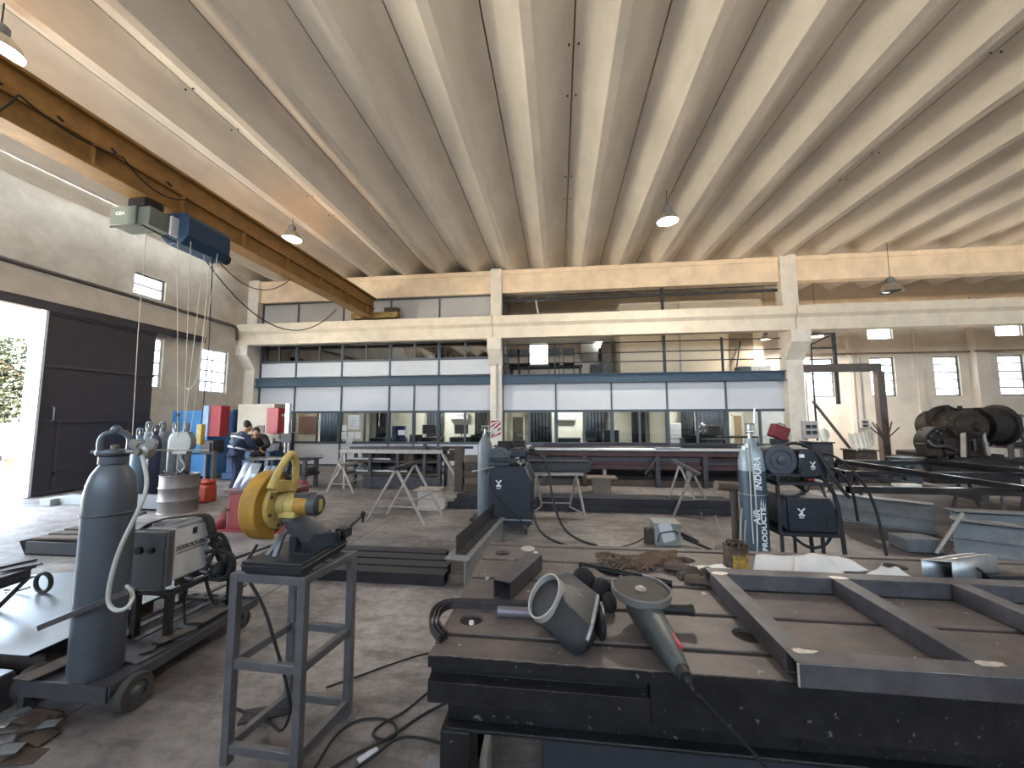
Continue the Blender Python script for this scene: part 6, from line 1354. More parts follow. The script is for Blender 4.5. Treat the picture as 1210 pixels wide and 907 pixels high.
# big gas cylinder
BIGB = M('bottle_dull_slate', '585f69', .42, .2, .1, 5)
cc = G(112, 806, zp+.012); cdir = Vector((cc.x, cc.y, 0)).normalized(); cxx, cyy = cc.x+cdir.x*.124, cc.y+cdir.y*.124
R = .124; z0 = zp+.012; Hs = V(128, 586, cyy).z-z0
t = thing('gas_cylinder', (cxx, cyy, z0), 'tall slate grey gas cylinder with carrying cap standing on the front of the cart', 'gas cylinder')
MB().lathe([(R*.9, 0), (R, .02), (R, Hs-.02), (R*.985, Hs+.03), (R*.93, Hs+.08), (R*.8, Hs+.14), (R*.6, Hs+.185), (R*.5, Hs+.2), (R*.5, Hs+.21)], Matrix.Translation((cxx, cyy, z0)), 40).build('bottle_body', BIGB, t)
zc = z0+Hs+.2
m = MB(); m.lathe([(R*.5, 0), (R*.58, .005), (R*.58, .05), (R*.5, .055), (R*.42, .055)], Matrix.Translation((cxx, cyy, zc)), 28)
m.build('neck_ring', BIGB, t)
m = MB(); m.lathe([(.05, .055), (.085, .06), (.09, .075), (.085, .09), (.05, .09)], Matrix.Translation((cxx, cyy, zc)), 24)
for a in (.5, .5+PI):
    ca, sa = math.cos(a), math.sin(a); m.tube([(cxx+.07*ca, cyy+.07*sa, zc+.08), (cxx+.075*ca, cyy+.075*sa, zc+.15), (cxx+.05*ca, cyy+.05*sa, zc+.195), (cxx, cyy, zc+.205)], .018, 8, smooth=2)
m.ball((cxx, cyy, zc+.215), (.028, .028, .032), 12); m.cyl((cxx-.14, cyy-.02, zc+.075), (cxx-.07, cyy-.01, zc+.075), .012, n=10)
m.build('carrying_cap', BIGB, t)
MB().cyl((cxx, cyy, zc+.05), (cxx, cyy, zc+.12), .02, n=12).build('valve', M('valve_dull', '6f6a60', .5, .4), t)
rg = thing('gas_regulator', (cxx+.2, cyy, zc+.06), 'gas regulator with pale body screwed to the side of the tall slate cylinder', 'regulator')
REGM = M('regulator_pale', '8f8d87', .4, .6, .1, 10)
MB().cyl((cxx+.05, cyy, zc+.075), (cxx+.2, cyy, zc+.08), .011, n=10).build('inlet_stem', BRIGHT, rg); MB().lathe([(0, -.03), (.045, -.025), (.05, 0), (.045, .025), (.02, .035), (.02, .06), (0, .06)], Matrix.Translation((cxx+.24, cyy-.01, zc+.085)) @ Matrix.Rotation(PI/2, 4, 'X'), 24).build('regulator_body', REGM, rg)
[MB().lathe([(0, -.012), (r_, -.012), (r_+.002, .012), (r_*.8, .014), (0, .012)], Matrix.Translation((cxx+dx, cyy-.03, zc+.13)) @ Matrix.Rotation(PI/2, 4, 'X'), 24).build('gauge', M('gauge_face', '8f908d', .35, .3), rg) for r_, dx in ((.034, .3), (.028, .18))]
MB().cyl((cxx+.3, cyy, zc+.09), (cxx+.62, cyy+.05, zc+.085), .006, n=6).build('thin_tube', BRIGHT, rg)
def on(px, py, y): return V(px, py, y)
fy = cyy-R-.03
hose = MB().tube([(cxx+.25, cyy-.04, zc+.06), on(176, 575, fy+.1), on(160, 610, fy+.04), on(140, 650, fy), on(129, 690, fy), on(127, 712, fy), on(136, 722, fy), on(150, 719, fy+.02), on(157, 708, fy+.06), on(156, 698, fy+.1), on(150, 692, fy+.16)], .0115, 10, smooth=3)
tag(hose.build('gas_hose', M('pale_grey_hose', 'b7b9b8', .5, 0, .04, 8)), 'pale grey hose hanging in a loop in front of the tall slate cylinder', 'hose')
a, b = on(45, 742, fy-.02), on(150, 699, fy+.02)
tag(MB().bar(a, b, .012, .032, up=(0, 0, 1)).build('flat_bar', MILL, bevel=.002), 'flat steel bar sticking out sideways across the tall slate cylinder', 'bar')
MB().tube([(cxx+(R+.004)*math.cos(k*PI/12), cyy+(R+.004)*math.sin(k*PI/12), z0+.95) for k in range(24)], .006, 6, closed=True).build('retaining_chain', MILL, t)
# scrap lying on the cart
random.seed(9)
nth = ('first', 'second', 'third', 'fourth', 'fifth', 'sixth', 'seventh', 'eighth', 'ninth', 'tenth', 'eleventh', 'twelfth')
for k in range(12):
    x = -2.66+random.uniform(-.06, .04) if k < 8 else -3.05+random.uniform(-.05, .06); y = CY0+.3+.09*k if k < 8 else CY0+.08+.1*(k-8)
    L_ = random.uniform(.16, .28); a = random.uniform(-.4, .5); zz = zp+.014+.013*(k % 3)
    T = Matrix.Translation((x, y, zz)) @ Matrix.Rotation(a, 4, 'Z')
    w2 = random.uniform(.03, .07)
    m = MB().prism([(-w2, -L_/2), (w2, -L_/2+.02), (w2*.8, L_/2), (-w2, L_/2-.03)], 0, .01, T)
    tag(m.build('steel_offcut', (MILL, DARKST, RUST)[k % 3], bevel=.002), 'flat steel offcut on the cart platform, %s counted from the front wheel' % nth[k] if k < 8 else 'flat steel offcut at the left front corner of the cart, %s from the edge' % nth[k-8], 'offcut', 'offcuts on the cart')
for k, (p, q, lb) in enumerate((((-3.06, 2.5, .19), (-3.0, 3.35, .21), 'long narrow strip along the left side of the cart platform'), ((-2.88, 2.42, .2), (-2.8, 3.25, .22), 'long narrow strip along the middle of the cart platform'))):
    tag(MB().bar(p, q, .05, .012, up=(0, 0, 1)).build('steel_strip', MILL), lb, 'strip')
# bright sheets on the floor at the left
SHEET = M('bright_galvanised_sheet', 'b3bcc8', .36, .85, .06, 2.5, detail=3)
zt_ = .25
poly = [(-5.5, 2.1), (-3.26, 2.12), (-3.26, 3.6), (-4.6, 3.27), (-5.5, 2.95)]
st = MB().prism(poly, zt_-.004, zt_); tag(st.build('sheet_metal', SHEET), 'large bright galvanised sheet lying low behind the tall slate cylinder', 'sheet')
tag(MB().prism([(x-.03*(x > -4), y+.03*(y < 2.5)) for x, y in poly], zt_-.035, zt_-.0045).build('sheet_stack', DARKST), 'stack of dark plates under the large bright sheet', 'plates')
for k, (y, lb) in enumerate(((2.3, 'near timber bearer under the bright sheet'), (2.9, 'far timber bearer under the bright sheet'))): tag(MB().box(-5.4, -3.4, y, y+.09, 0, zt_-.036).build('timber_bearer', DKTIMB), lb, 'bearer')
tag(MB().box(-3.95, -3.24, 1.86, 2.05, .2, .212).build('pale_strip', SHEET), 'narrow bright strip in front of the large bright sheet', 'strip')
o = thing('scrap_bin', (-3.55, 1.96, 0), 'dark open steel bin at the left edge below the bright sheet', 'bin')
MB().box(-3.95, -3.24, 1.85, 1.86, 0, .2).box(-3.95, -3.24, 2.05, 2.06, 0, .2).box(-3.95, -3.94, 1.86, 2.05, 0, .2).box(-3.25, -3.24, 1.86, 2.05, 0, .2).box(-3.94, -3.25, 1.86, 2.05, 0, .01).build('bin_walls', CARTM, o); MB().box(-3.97, -3.22, 1.83, 1.85, .17, .2).build('rim', MILL, o)
m = MB(); m.tube([(-4.66, 2.84, zt_+.012), (-4.5, 2.83, zt_+.02), (-4.4, 2.83, zt_+.05)], .008, 6); ringc = (-4.3, 2.84, zt_+.085)
m.tube([(ringc[0]+.075*math.cos(k*PI/12), ringc[1]+.01, ringc[2]+.075*math.sin(k*PI/12)) for k in range(24)], .016, 8, closed=True)
tag(m.build('ring_clamp', DARKST), 'dark ring with a thin stem standing on the bright sheet', 'ring')
p = G(24, 690, .25)
t = thing('steel_trestle', (-5.0, 3.0, .25), 'dark steel trestle end with slanted brace at the left edge over the bright sheet', 'trestle')
e1, e2 = G(36, 674, .5), G(-60, 705, .5); m = MB()
T = None
for z in (.455, .53): m.bar((e1.x, e1.y, z), (e2.x, e2.y, z), .09, .01, up=(0, 0, 1))
m.bar((e1.x, e1.y, .49), (e2.x, e2.y, .49), .01, .075, up=(0, 0, 1)); m.build('channel', DARKST, t)
b0 = Vector((e1.x-.02, e1.y, .45)); b1 = G(-8, 722, .25); MB().bar(b0, (b1.x, b1.y, .25), .05, .03).build('brace', DARKST, t)
l0 = G(-40, 700, .5); MB().box(l0.x-.03, l0.x+.03, l0.y-.03, l0.y+.03, .25, .455).build('leg', DARKST, t)
e1, e2 = G(50, 661, .56), G(-60, 682, .56)
tag(MB().bar((e1.x, e1.y, .545), (e2.x, e2.y, .545), .16, .012, up=(0, 0, 1)).bar((e1.x-.1, e1.y+.02, .558), (e2.x, e2.y+.03, .558), .08, .01, up=(0, 0, 1)).build('steel_plates', DARKST), 'dark flat steel lying on top of the trestle end at the left edge', 'plates')
# trough on the floor farther back
a, b = G(29, 655), G(97, 655); 
t = thing('steel_trough', ((a.x+b.x)/2, a.y+.3, 0), 'low dark steel trough holding boards on the pale floor by the sliding door', 'trough')
x0, x1, y0, y1 = a.x, b.x+.25, a.y, a.y+.62
m = MB().box(x0, x1, y0, y0+.02, 0, .16).box(x0, x1, y1-.02, y1, 0, .16).box(x0, x1, y0, y1, 0, .015); m.add([(x0, y0, 0), (x0, y1, 0), (x0-.1, y1, .16), (x0-.1, y0, .16)], [(0, 1, 2, 3)]); m.build('trough_walls', M('dark_trough_steel', '3a3b42', .55, .3, .15, 8), t)
for k in range(3): tag(MB().bar((x0+.0, y0+.12+.16*k, .175+.012*k), (x1-.1, y0+.16+.15*k, .185+.012*k), .13, .022, up=(0, 0, 1)).build('board', (WOODM, RUST, DKTIMB)[k]), '%s board lying across the steel trough' % ('nearest', 'middle', 'farthest')[k], 'board', 'boards on the trough')
tag(MB().bar((x0+.45, y1-.1, .22), (x0+1.0, y1-.05, .4), .05, .03).build('angle_offcut', DARKST), 'dark offcut standing up slantwise on the steel trough', 'offcut')
# scrap pieces on the floor bottom left
random.seed(12)
pcs = ((28, 842, .13, .2), (12, 862, .12, .3), (45, 852, .2, .0), (55, 862, .15, .1), (20, 872, .12, .6), (48, 872, .14, -.2), (5, 880, .1, .4), (8, 893, .14, .2), (30, 893, .16, .15), (16, 846, .14, .9), (4, 858, .1, .1), (40, 862, .1, .5))
for k, (px, py, L_, a) in enumerate(pcs):
    g_ = G(px, py, .01); T = Matrix.Translation((g_.x, g_.y, .002+.011*(k % 4))) @ Matrix.Rotation(a, 4, 'Z') @ Matrix.Rotation(.12*((k % 3)-1), 4, 'Y')
    w2 = .03+.012*(k % 3)
    tag(MB().prism([(-L_/2, -w2), (L_/2, -w2*.7), (L_/2-.02, w2), (-L_/2+.02, w2*.9)], 0, .009, T).build('metal_offcut', BRIGHT if k == 10 else (GREYPAINT, MILL, RUST)[k % 3], bevel=.002), '%s metal offcut of the floor scatter at the lower left corner' % ('far left', 'lower left', 'rightmost long', 'right small', 'central tilted', 'brown right', 'near-left small', 'nearest left', 'nearest right', 'far tilted', 'white-topped bright', 'middle right')[k] , 'offcut', 'offcuts on the floor at the lower left')

# ================================================================== SAW STAND AND CHOP SAW
STANDM = M('stand_grey_steel', '6a6a70', .4, .45, .15, 9)
C4 = [Vector((-1.655, 1.87, 0)), Vector((-1.275, 1.86, 0)), Vector((-1.225, 2.225, 0)), Vector((-1.6, 2.24, 0))]
zt_ = .91; w_ = .042
t = thing('saw_stand', ((C4[0].x+C4[2].x)/2, (C4[0].y+C4[2].y)/2, 0), 'tall grey square-tube stand carrying the yellow chop saw', 'stand')
up = Vector((0, 0, 1)); ux = (C4[1]-C4[0]).normalized()
for p in C4: MB().bar(p, p+up*zt_, w_, w_, up=ux).build('leg', STANDM, t, bevel=.003)
for z, nm in ((zt_-.021, 'top_rail'), (.47, 'middle_rail'), (.075, 'lower_rail')):
    for i in range(4):
        a, b = C4[i], C4[(i+1) % 4]; d = (b-a).normalized(); MB().bar(a+d*.021+up*z, b-d*.021+up*z, .034, w_, up=up).build(nm, STANDM, t, bevel=.003)
m = MB(); MB().box(C4[2].x-.05, C4[2].x+.05, C4[2].y-.05, C4[2].y+.05, 0, .006).build('foot_plate', STANDM, t)
# chop saw, built around the axis of its motor
SY = M('saw_yellow', 'b98c3a', .55, 0, .2, 9, .08, hex2='8f6a2c'); SYP = M('saw_pale_yellow', 'c9b168', .55, 0, .2, 9, hex2='9d8a55'); SGREY = M('saw_grey_casting', '787a82', .45, .3, .15, 9); SBASE = M('saw_black_base', '2f3238', .45, .4, .25, 9)
bx0, bx1, by0, by1 = -1.6, -1.27, 1.83, 2.24
zb0 = zt_
t = thing('chop_saw', (-1.52, 2.1, zb0), 'yellow chop saw with big blade guard and black base on the tall stand', 'saw')
m = MB(); m.box(bx0, bx1, by0, by1, zb0+.02, zb0+.07); m.box(bx0+.02, bx1-.02, by0+.02, by1-.02, zb0+.001, zb0+.02); m.box(bx0, bx1+.01, by0-.01, by1, zb0+.045, zb0+.055)
m.build('base', SBASE, t, bevel=.006)
m = MB(); m.box(bx1-.14, bx1-.01, by0+.12, by1+.02, zb0+.07, zb0+.082); m.box(bx1-.13, bx1-.02, by0+.3, by1+.02, zb0+.082, zb0+.1); m.build('table_plate', SBASE, t)
HC = S(327, 595, -1.5); hy, hz = HC.y, HC.z
XO = .115
R = .178
def arc_plate(mb, x0, x1, r0, r1, a0, a1, n=28):
    vs = []; 
    for i in range(n+1):
        a = a0+(a1-a0)*i/n
        for x in (x0, x1):
            for r in (r0, r1): vs.append((x, hy+r*math.cos(a), hz+r*math.sin(a)))
    fs = []
    for i in range(n):
        o, p = 4*i, 4*(i+1); fs += [(o, o+1, p+1, p), (o+2, p+2, p+3, o+3), (o+1, o+3, p+3, p+1), (o, p, p+2, o+2)]
    fs += [(0, 2, 3, 1), (4*n, 4*n+1, 4*n+3, 4*n+2)]
    return mb.add(vs, fs)
g1 = MB(); arc_plate(g1, -1.570, -1.485, .05, R, math.radians(72), math.radians(262))
g1 = g1.build('blade_guard', SY, t, bevel=.026)
MB().cyl((-1.530, hy, hz), (-1.526, hy, hz), R*.93, n=48).build('abrasive_disc', M('disc_dark', '3b3734', .8), t)
m = MB(); arc_plate(m, -1.485, -1.460, .03, .125, math.radians(60), math.radians(270), 20); m.build('guard_side_plate', SYP, t, bevel=.005)
m = MB()
for a in (100, 150, 200, 250): m.cyl((-1.461, hy+.105*math.cos(math.radians(a)), hz+.105*math.sin(math.radians(a))), (-1.455, hy+.105*math.cos(math.radians(a)), hz+.105*math.sin(math.radians(a))), .008, n=10)
m.build('guard_screw', DARKST, t)
m = MB(); m.cyl((-1.475, hy, hz), (-1.425, hy, hz), .068, .06, n=24).cyl((-1.425, hy, hz), (-1.37, hy, hz), .058, .055, n=24).box(-1.455, -1.36, hy-.05, hy+.05, hz-.062, hz-.03); m.build('gear_housing', SYP, t, bevel=.006)
m = MB(); m.cyl((-1.375, hy, hz), (-1.29, hy, hz), .055, .052, n=28); m.build('motor_housing', SY, t, bevel=.005)
m = MB(); m.cyl((-1.3, hy, hz), (-1.255, hy, hz), .058, .053, n=28); m.cyl((-1.255, hy, hz), (-1.249, hy, hz), .045, n=24); m.box(-1.38, -1.3, hy-.035, hy+.035, hz+.03, hz+.06); m.build('motor_cap', M('motor_cap_grey', '46474b', .5, .1, .15, 9), t, bevel=.004)
MB().box(-1.25, -1.245, hy-.012, hy+.012, hz-.03, hz+.03).build('brush_cover', SYP, t)
# D-shaped handle above the gear housing
xh = -1.45
def hp(px, py): p = S(px, py, xh); return (xh, p.y, p.z)
m = MB(); m.tube([hp(319, 578), hp(326, 563), hp(334, 549), hp(340, 539), hp(345, 535), hp(349, 541), hp(350, 556), hp(348, 571), hp(345, 581)], .019, 10, smooth=2)
m.build('handle', SYP, t)
m = MB(); a, b, c_, d = hp(324, 566), hp(346, 568), hp(347, 580), hp(322, 582); m.add([(xh-.02, p[1], p[2]) for p in (a, b, c_, d)]+[(xh+.02, p[1], p[2]) for p in (a, b, c_, d)], [(0, 1, 2, 3), (7, 6, 5, 4), (0, 4, 5, 1), (1, 5, 6, 2), (2, 6, 7, 3), (3, 7, 4, 0)]); m.build('handle_bridge', SYP, t, bevel=.006)
m = MB(); m.tube([hp(338, 563), hp(341, 553), hp(343, 549)], .012, 8); m.build('trigger', PLBLACK, t)
m = MB()
pv = (-1.385, 2.18, zb0+.1)
m.bar((-1.425, hy+.02, hz-.05), (-1.425, pv[1], pv[2]+.02), .07, .08).cyl((-1.425, hy+.0, hz-.04), (-1.425, pv[1]-.03, pv[2]-.01), .05, .088, n=20).cyl((-1.485, pv[1], pv[2]), (-1.355, pv[1], pv[2]), .045, n=20).box(-1.465, -1.385, pv[1]-.05, pv[1]+.06, zb0+.07, pv[2]); m.build('swing_arm', SGREY, t, bevel=.008)
m = MB(); m.bar((-1.545, 1.93, zb0+.06), (-1.505, 2.1, hz-.12), .03, .012).bar((-1.485, 1.9, zb0+.03), (-1.485, 1.97, hz-.17), .025, .02); m.build('spark_deflector', SGREY, t)
m = MB(); f0, f1 = (-1.405, 2.0), (-1.275, 2.12); m.bar((-1.435, 2.02, zb0+.11), (-1.255, 2.1, zb0+.11), .012, .075, up=(0, 0, 1)).box(-1.455, -1.415, 1.98, 2.04, zb0+.07, zb0+.15); m.build('fence', SBASE, t, bevel=.003)
m = MB(); m.box(-1.325, -1.255, 2.2, 2.27, zb0+.08, zb0+.135).cyl((-1.290, 2.2, zb0+.11), (-1.290, 2.12, zb0+.11), .016, n=10).box(-1.335, -1.245, 2.11, 2.125, zb0+.08, zb0+.14).cyl((-1.290, 2.26, zb0+.11), (-1.280, 2.42, zb0+.15), .009, n=8); m.build('vice_clamp', SBASE, t, bevel=.003); MB().ball((-1.278, 2.44, zb0+.165), .017, 10).cyl((-1.278, 2.44, zb0+.11), (-1.278, 2.44, zb0+.165), .006, n=8).build('clamp_knob', PLBLACK, t)
cord = MB().tube([(-1.6, 1.93, zb0+.12), (-1.62, 1.86, zb0+.02), V(312, 715, 1.86), V(325, 760, 1.87), V(337, 800, 1.9), V(345, 840, 1.93), (-1.46, 2.0, .05), (-1.62, 2.12, .01), (-1.95, 2.2, .01)], .0075, 8, smooth=2)
cord.build('power_cord', RUBBER, t)
tag(MB().prism([(-.14, -.05), (.13, -.04), (.12, .05), (-.13, .06)], 0, .012, Matrix.Translation((-1.68, 2.18, .002)) @ Matrix.Rotation(.4, 4, 'Z')).build('dark_plate', DARKST), 'dark flat plate on the floor under the saw stand', 'plate')
# cables on the floor between the stand and the table
z = .0085
tag(MB().tube([G(372, 907, z), G(395, 868, z), G(420, 850, z), G(448, 848, z), G(467, 853, z), G(470, 868, z), G(455, 876, z), G(437, 868, z), G(450, 855, z), G(480, 840, z), G(505, 817, z), G(540, 800, z)], .0065, 8, smooth=3).build('black_cable', RUBBER), 'thin black cable lying in a loop on the floor left of the table', 'cable')
tag(MB().tube([G(385, 912, z), G(420, 890, z+.006), G(455, 875, z+.012), G(490, 850, z+.004), G(515, 835, z), G(560, 815, z)], .0075, 8, smooth=3).build('black_cable', RUBBER), 'thicker black cable running slantwise on the floor toward the table leg', 'cable')
tag(MB().tube([G(405, 918, z), G(440, 895, z), G(462, 876, z+.014), G(478, 870, z+.004), G(500, 872, z), G(530, 880, z)], .006, 8, smooth=3).build('black_cable', RUBBER), 'short black cable bending right on the floor below the cable loop', 'cable')
tag(MB().tube([G(385, 812, z), G(420, 800, z), G(460, 785, z), G(500, 772, z), G(540, 766, z)], .006, 8, smooth=2).build('black_cable', RUBBER), 'straight dark cable on the floor running from the saw stand toward the table corner', 'cable')
p = G(434, 892, .003); tag(MB().prism([(-.02, -.045), (.012, -.05), (.022, .05), (-.008, .055)], 0, .006, Matrix.Translation(p) @ Matrix.Rotation(-.5, 4, 'Z')).build('paper_scrap', PAPER), 'small white scrap on the floor between the stand and the table', 'scrap')
p = G(372, 892, .003); tag(MB().prism([(-.01, -.02), (.012, -.015), (.01, .02), (-.01, .02)], 0, .006, Matrix.Translation(p)).build('grey_chip', GREYPAINT), 'tiny grey chip on the floor right of the saw stand foot', 'chip')
# ================================================================== THE BIG SLOTTED WORK TABLE
TOPM = M('oily_table_top', '746a67', .5, .2, .25, 5, .08, hex2='574f4e', stretch=(1, 2.2, 1), detail=9, speck=('b9b2ac', 26, .69)); FRONTM = M('oily_black_iron', '29282c', .5, .3, .4, 9, .35, hex2='151417', speck=('6d6b70', 34, .68))
HOLEM = M('hole_dark', '100f0f', .8)
TZ = .8; TX0, TX1, TY0, TY1 = -.505, 4.3, 1.5, 2.84
t = thing('work_table', ((TX0+TX1)/2, (TY0+TY1)/2, 0), 'huge dark slotted iron work table filling the lower right of the view', 'table')
slots = [1.643, 1.925, 2.215, 2.5, 2.775]
ys = [TY0]
m = MB()
edges = [TY0]+[v for s_ in slots for v in (s_-.016, s_+.016)]+[TY1]
for i in range(0, len(edges), 2): m.box(TX0, TX1, edges[i], edges[i+1], TZ-.045, TZ)
top = m.build('table_top', TOPM, t)
cut = MB()
for px, py, r in ((557, 731, .052), (594, 653, .05), (810, 661, .055), (883, 750, .055), (1058, 669, .055), (1190, 677, .055), (712, 683, .03)):
    g_ = G(px, py, TZ); cut.cyl((g_.x, g_.y, TZ-.1), (g_.x, g_.y, TZ+.05), r, n=32)
co = cut.build('cutter', HOLEM); bm_ = top.modifiers.new('holes', 'BOOLEAN'); bm_.object = co; bm_.operation = 'DIFFERENCE'; bm_.solver = 'EXACT'
dg = bpy.context.evaluated_depsgraph_get(); dg.update(); me = bpy.data.meshes.new_from_object(top.evaluated_get(dg)); top.modifiers.clear(); top.data = me
bpy.data.objects.remove(co)
me.polygons.foreach_set('use_smooth', [False]*len(me.polygons))
md = top.modifiers.new('edges', 'BEVEL'); md.width = .002; md.segments = 1; md.limit_method = 'ANGLE'
_sb = MB().box(TX0+.03, TX1-.03, TY0+.05, TY1-.03, TZ-.14, TZ-.046)
for s_ in slots: _sb.box(TX0+.004, TX1-.004, s_-.0155, s_+.0155, TZ-.046, TZ-.007)
for px, py, r in ((557, 731, .051), (594, 653, .049), (810, 661, .054), (883, 750, .054), (1058, 669, .054), (1190, 677, .054), (712, 683, .029)):
    g_ = G(px, py, TZ); _sb.cyl((g_.x, g_.y, TZ-.046), (g_.x, g_.y, TZ-.016), r, n=32)
_sb.build('slot_bed', M('slot_grime', '2a2423', .85, 0, .3, 20), t)
_fl = MB(); random.seed(77); vs = []; nq = 240
for i in range(nq+1):
    x = TX0+(TX1-TX0)*i/nq; dz = .001+.006*random.random()**2; dy = .003+.004*random.random(); zb2 = TZ-.046-.006*random.random()
    vs += [(x, TY0+.004, zb2), (x, TY0-dy, zb2+.004), (x, TY0-dy*.8, TZ-dz-.003), (x, TY0+.004, TZ-dz*.4-.0005)]
fs = [(4*i+j, 4*i+(j+1) % 4, 4*i+4+(j+1) % 4, 4*i+4+j) for i in range(nq) for j in range(4)]+[(0, 1, 2, 3), (4*nq+3, 4*nq+2, 4*nq+1, 4*nq)]
_fl.add(vs, fs).build('worn_front_lip', FRONTM, t, angle=20)
Tp = Matrix(((0, 0, 1, 0), (1, 0, 0, 0), (0, 1, 0, 0), (0, 0, 0, 1)))
xs = V(768, 830, TY0).x
z1, z2, z3 = .752, .705, .632
m = MB(); m.prism([(TY0+.002, TZ-.045), (TY0+.002, z1), (TY0+.035, z1-.004), (TY0+.035, z2+.012), (TY0-.004, z2), (TY0-.006, z3), (TY0+.12, z3), (TY0+.12, TZ-.045)], 0, xs-TX0, Matrix.Translation((TX0, 0, 0)) @ Tp)
m.prism([(TY0+.012, TZ-.046), (TY0+.014, z2), (TY0+.01, z3-.025), (TY0+.12, z3-.025), (TY0+.12, TZ-.046)], 0, TX1-xs-.004, Matrix.Translation((xs+.004, 0, 0)) @ Tp)
m.box(TX0, TX1, TY1-.12, TY1, z3, TZ-.046).box(TX0, TX0+.1, TY0+.12, TY1-.12, z3, TZ-.046)
m.build('apron', FRONTM, t, bevel=.008)
m = MB()
for px, py in ((566, 815), (694, 826)): p = V(px, py, TY0-.006); m.cyl((p.x, TY0-.012, p.z), (p.x, TY0+.0, p.z), .014, n=14)
m.build('bolt_hole', HOLEM, t)
m = MB(); m.box(TX0+.05, TX1, TY0+.1, TY0+.13, .5, .6).box(TX0+.05, TX1, TY0+.06, TY0+.2, .485, .5).box(TX0+.05, TX1, TY1-.2, TY1-.1, .485, .632).build('base_beam', FRONTM, t, bevel=.004)
for x in (TX0+.03, 1.6, 3.7):
    for y in (TY0+.06, TY1-.22): MB().box(x, x+.12, y, y+.16, 0, .486 if y < 2 else .486).box(x+.12, x+.2, y+.01, y+.03, .0, .03).build('leg', FRONTM, t, bevel=.006)
    MB().box(x+.02, x+.1, TY0+.22, TY1-.22, .06, .16).build('foot_rail', FRONTM, t)
p = V(560, 895, 1.9); tag(MB().box(p.x-.07, p.x+.07, 1.85, 2.0, 0, .16).build('pale_box', M('pale_carton', 'a39d94', .8), bevel=.01), 'small pale box on the floor under the left end of the big table', 'box')
tag(MB().box(-.1, 1.2, 1.95, 2.2, 0, .3).build('dark_chest', M('dark_blue_grey', '34373f', .6, .1), bevel=.01), 'dark chest on the floor under the big table', 'chest')
p = G(515, 903, .003); tag(MB().prism([(-.06, -.04), (.05, -.05), (.07, .04), (-.05, .05)], 0, .006, Matrix.Translation((p.x, p.y, .002))).build('grey_rag', M('grey_rag', '8b8a8e', .9)), 'pale grey scrap on the floor at the left table leg', 'scrap')
# discs and caps on the top
def disc(px, py, r, h_, mat, nm, lb, hole=0.0):
    g_ = G(px, py, TZ); prof = [(hole, 0), (r, 0), (r, h_), (hole, h_)] if hole else [(r, 0), (r, h_*.7), (r*.9, h_), (0, h_)]
    tag(MB().lathe(prof, Matrix.Translation((g_.x, g_.y, TZ+.0005)), 32, closed=bool(hole)).build(nm, mat), lb, nm.replace('_', ' '))
disc(624, 648.5, .047, .006, M('pale_disc', 'b7b3ae', .5, .3), 'grinding_disc', 'pale grinding disc with a small centre hole at the far left of the table', .008)
disc(605, 660.5, .033, .01, TOPM, 'slot_cap', 'dull round cap sitting over a slot near the far left of the table')
disc(633, 654, .014, .012, PAPER, 'white_chip', 'small white chip next to the pale grinding disc')
disc(557, 737, .011, .012, PAPER, 'white_pebble', 'small white lump in the round hole at the left of the table')
disc(576, 685, .012, .012, BRIGHT, 'bright_nut', 'tiny bright nut on the table near its left edge')
# ------------------------------------------------------------------ frame of square tube on the table
FRM = M('frame_mill_tube', '6c6a70', .42, .5, .22, 8, hex2='514f55', stretch=(1, 1, 1)); WELD = M('ground_weld', 'd2ccc4', .35, .6, .2, 40)
t = thing('welded_grid', (.8, 1.5, TZ), 'large frame of square steel tube lying on the big table at right', 'frame')
w_ = .078; h_ = .078; zc = TZ+h_/2+.001
FX0, FX1, FY0, FY1 = .785, 3.62, 1.462, 2.29
MB().tubebar((FX0, FY0+w_/2, zc), (FX1, FY0+w_/2, zc), w_, h_, .005, up=(0, 0, 1)).build('front_rail', FRM, t, bevel=.004)
MB().tubebar((FX0, FY1-w_/2, zc), (FX1, FY1-w_/2, zc), w_, h_, .005, up=(0, 0, 1)).build('back_rail', FRM, t, bevel=.004)
MB().tubebar((FX0+w_/2, FY0+w_, zc), (FX0+w_/2, FY1-w_, zc), w_, h_, .005, up=(0, 0, 1)).build('end_rail', FRM, t, bevel=.004); MB().tubebar((FX1-w_/2, FY0+w_, zc), (FX1-w_/2, FY1-w_, zc), w_, h_, .005, up=(0, 0, 1)).build('end_rail', FRM, t, bevel=.004)
for x in (1.372, 1.91, 2.45, 3.0): MB().tubebar((x+w_/2, FY0+w_, zc), (x+w_/2, FY1-w_, zc), w_, h_, .005, up=(0, 0, 1)).build('cross_rail', FRM, t, bevel=.004)
random.seed(2)
def weld_patch(x, y, sx, sy, nm='weld_patch'):
    m = MB(); pts = []
    for k in range(14): a = 2*PI*k/14; r = random.uniform(.6, 1.1); pts.append((x+sx*r*math.cos(a), y+sy*r*math.sin(a)))
    m.prism(pts, TZ+h_+.0005, TZ+h_+.003); m.build(nm, WELD, t)
weld_patch(FX0+.06, FY0+w_-.006, .045, .016); weld_patch(FX0+.04, FY1-w_+.0, .05, .022); weld_patch(1.372+.04, FY1-w_+.01, .05, .02); weld_patch(1.372+.04, FY0+w_-.01, .05, .016); weld_patch(1.91+.04, FY0+w_, .045, .016)
MB().tube([(FX0-.001, FY0-.001, TZ+.005), (FX0-.001, FY0-.001, TZ+h_)], .004, 6).build('corner_weld', WELD, t)
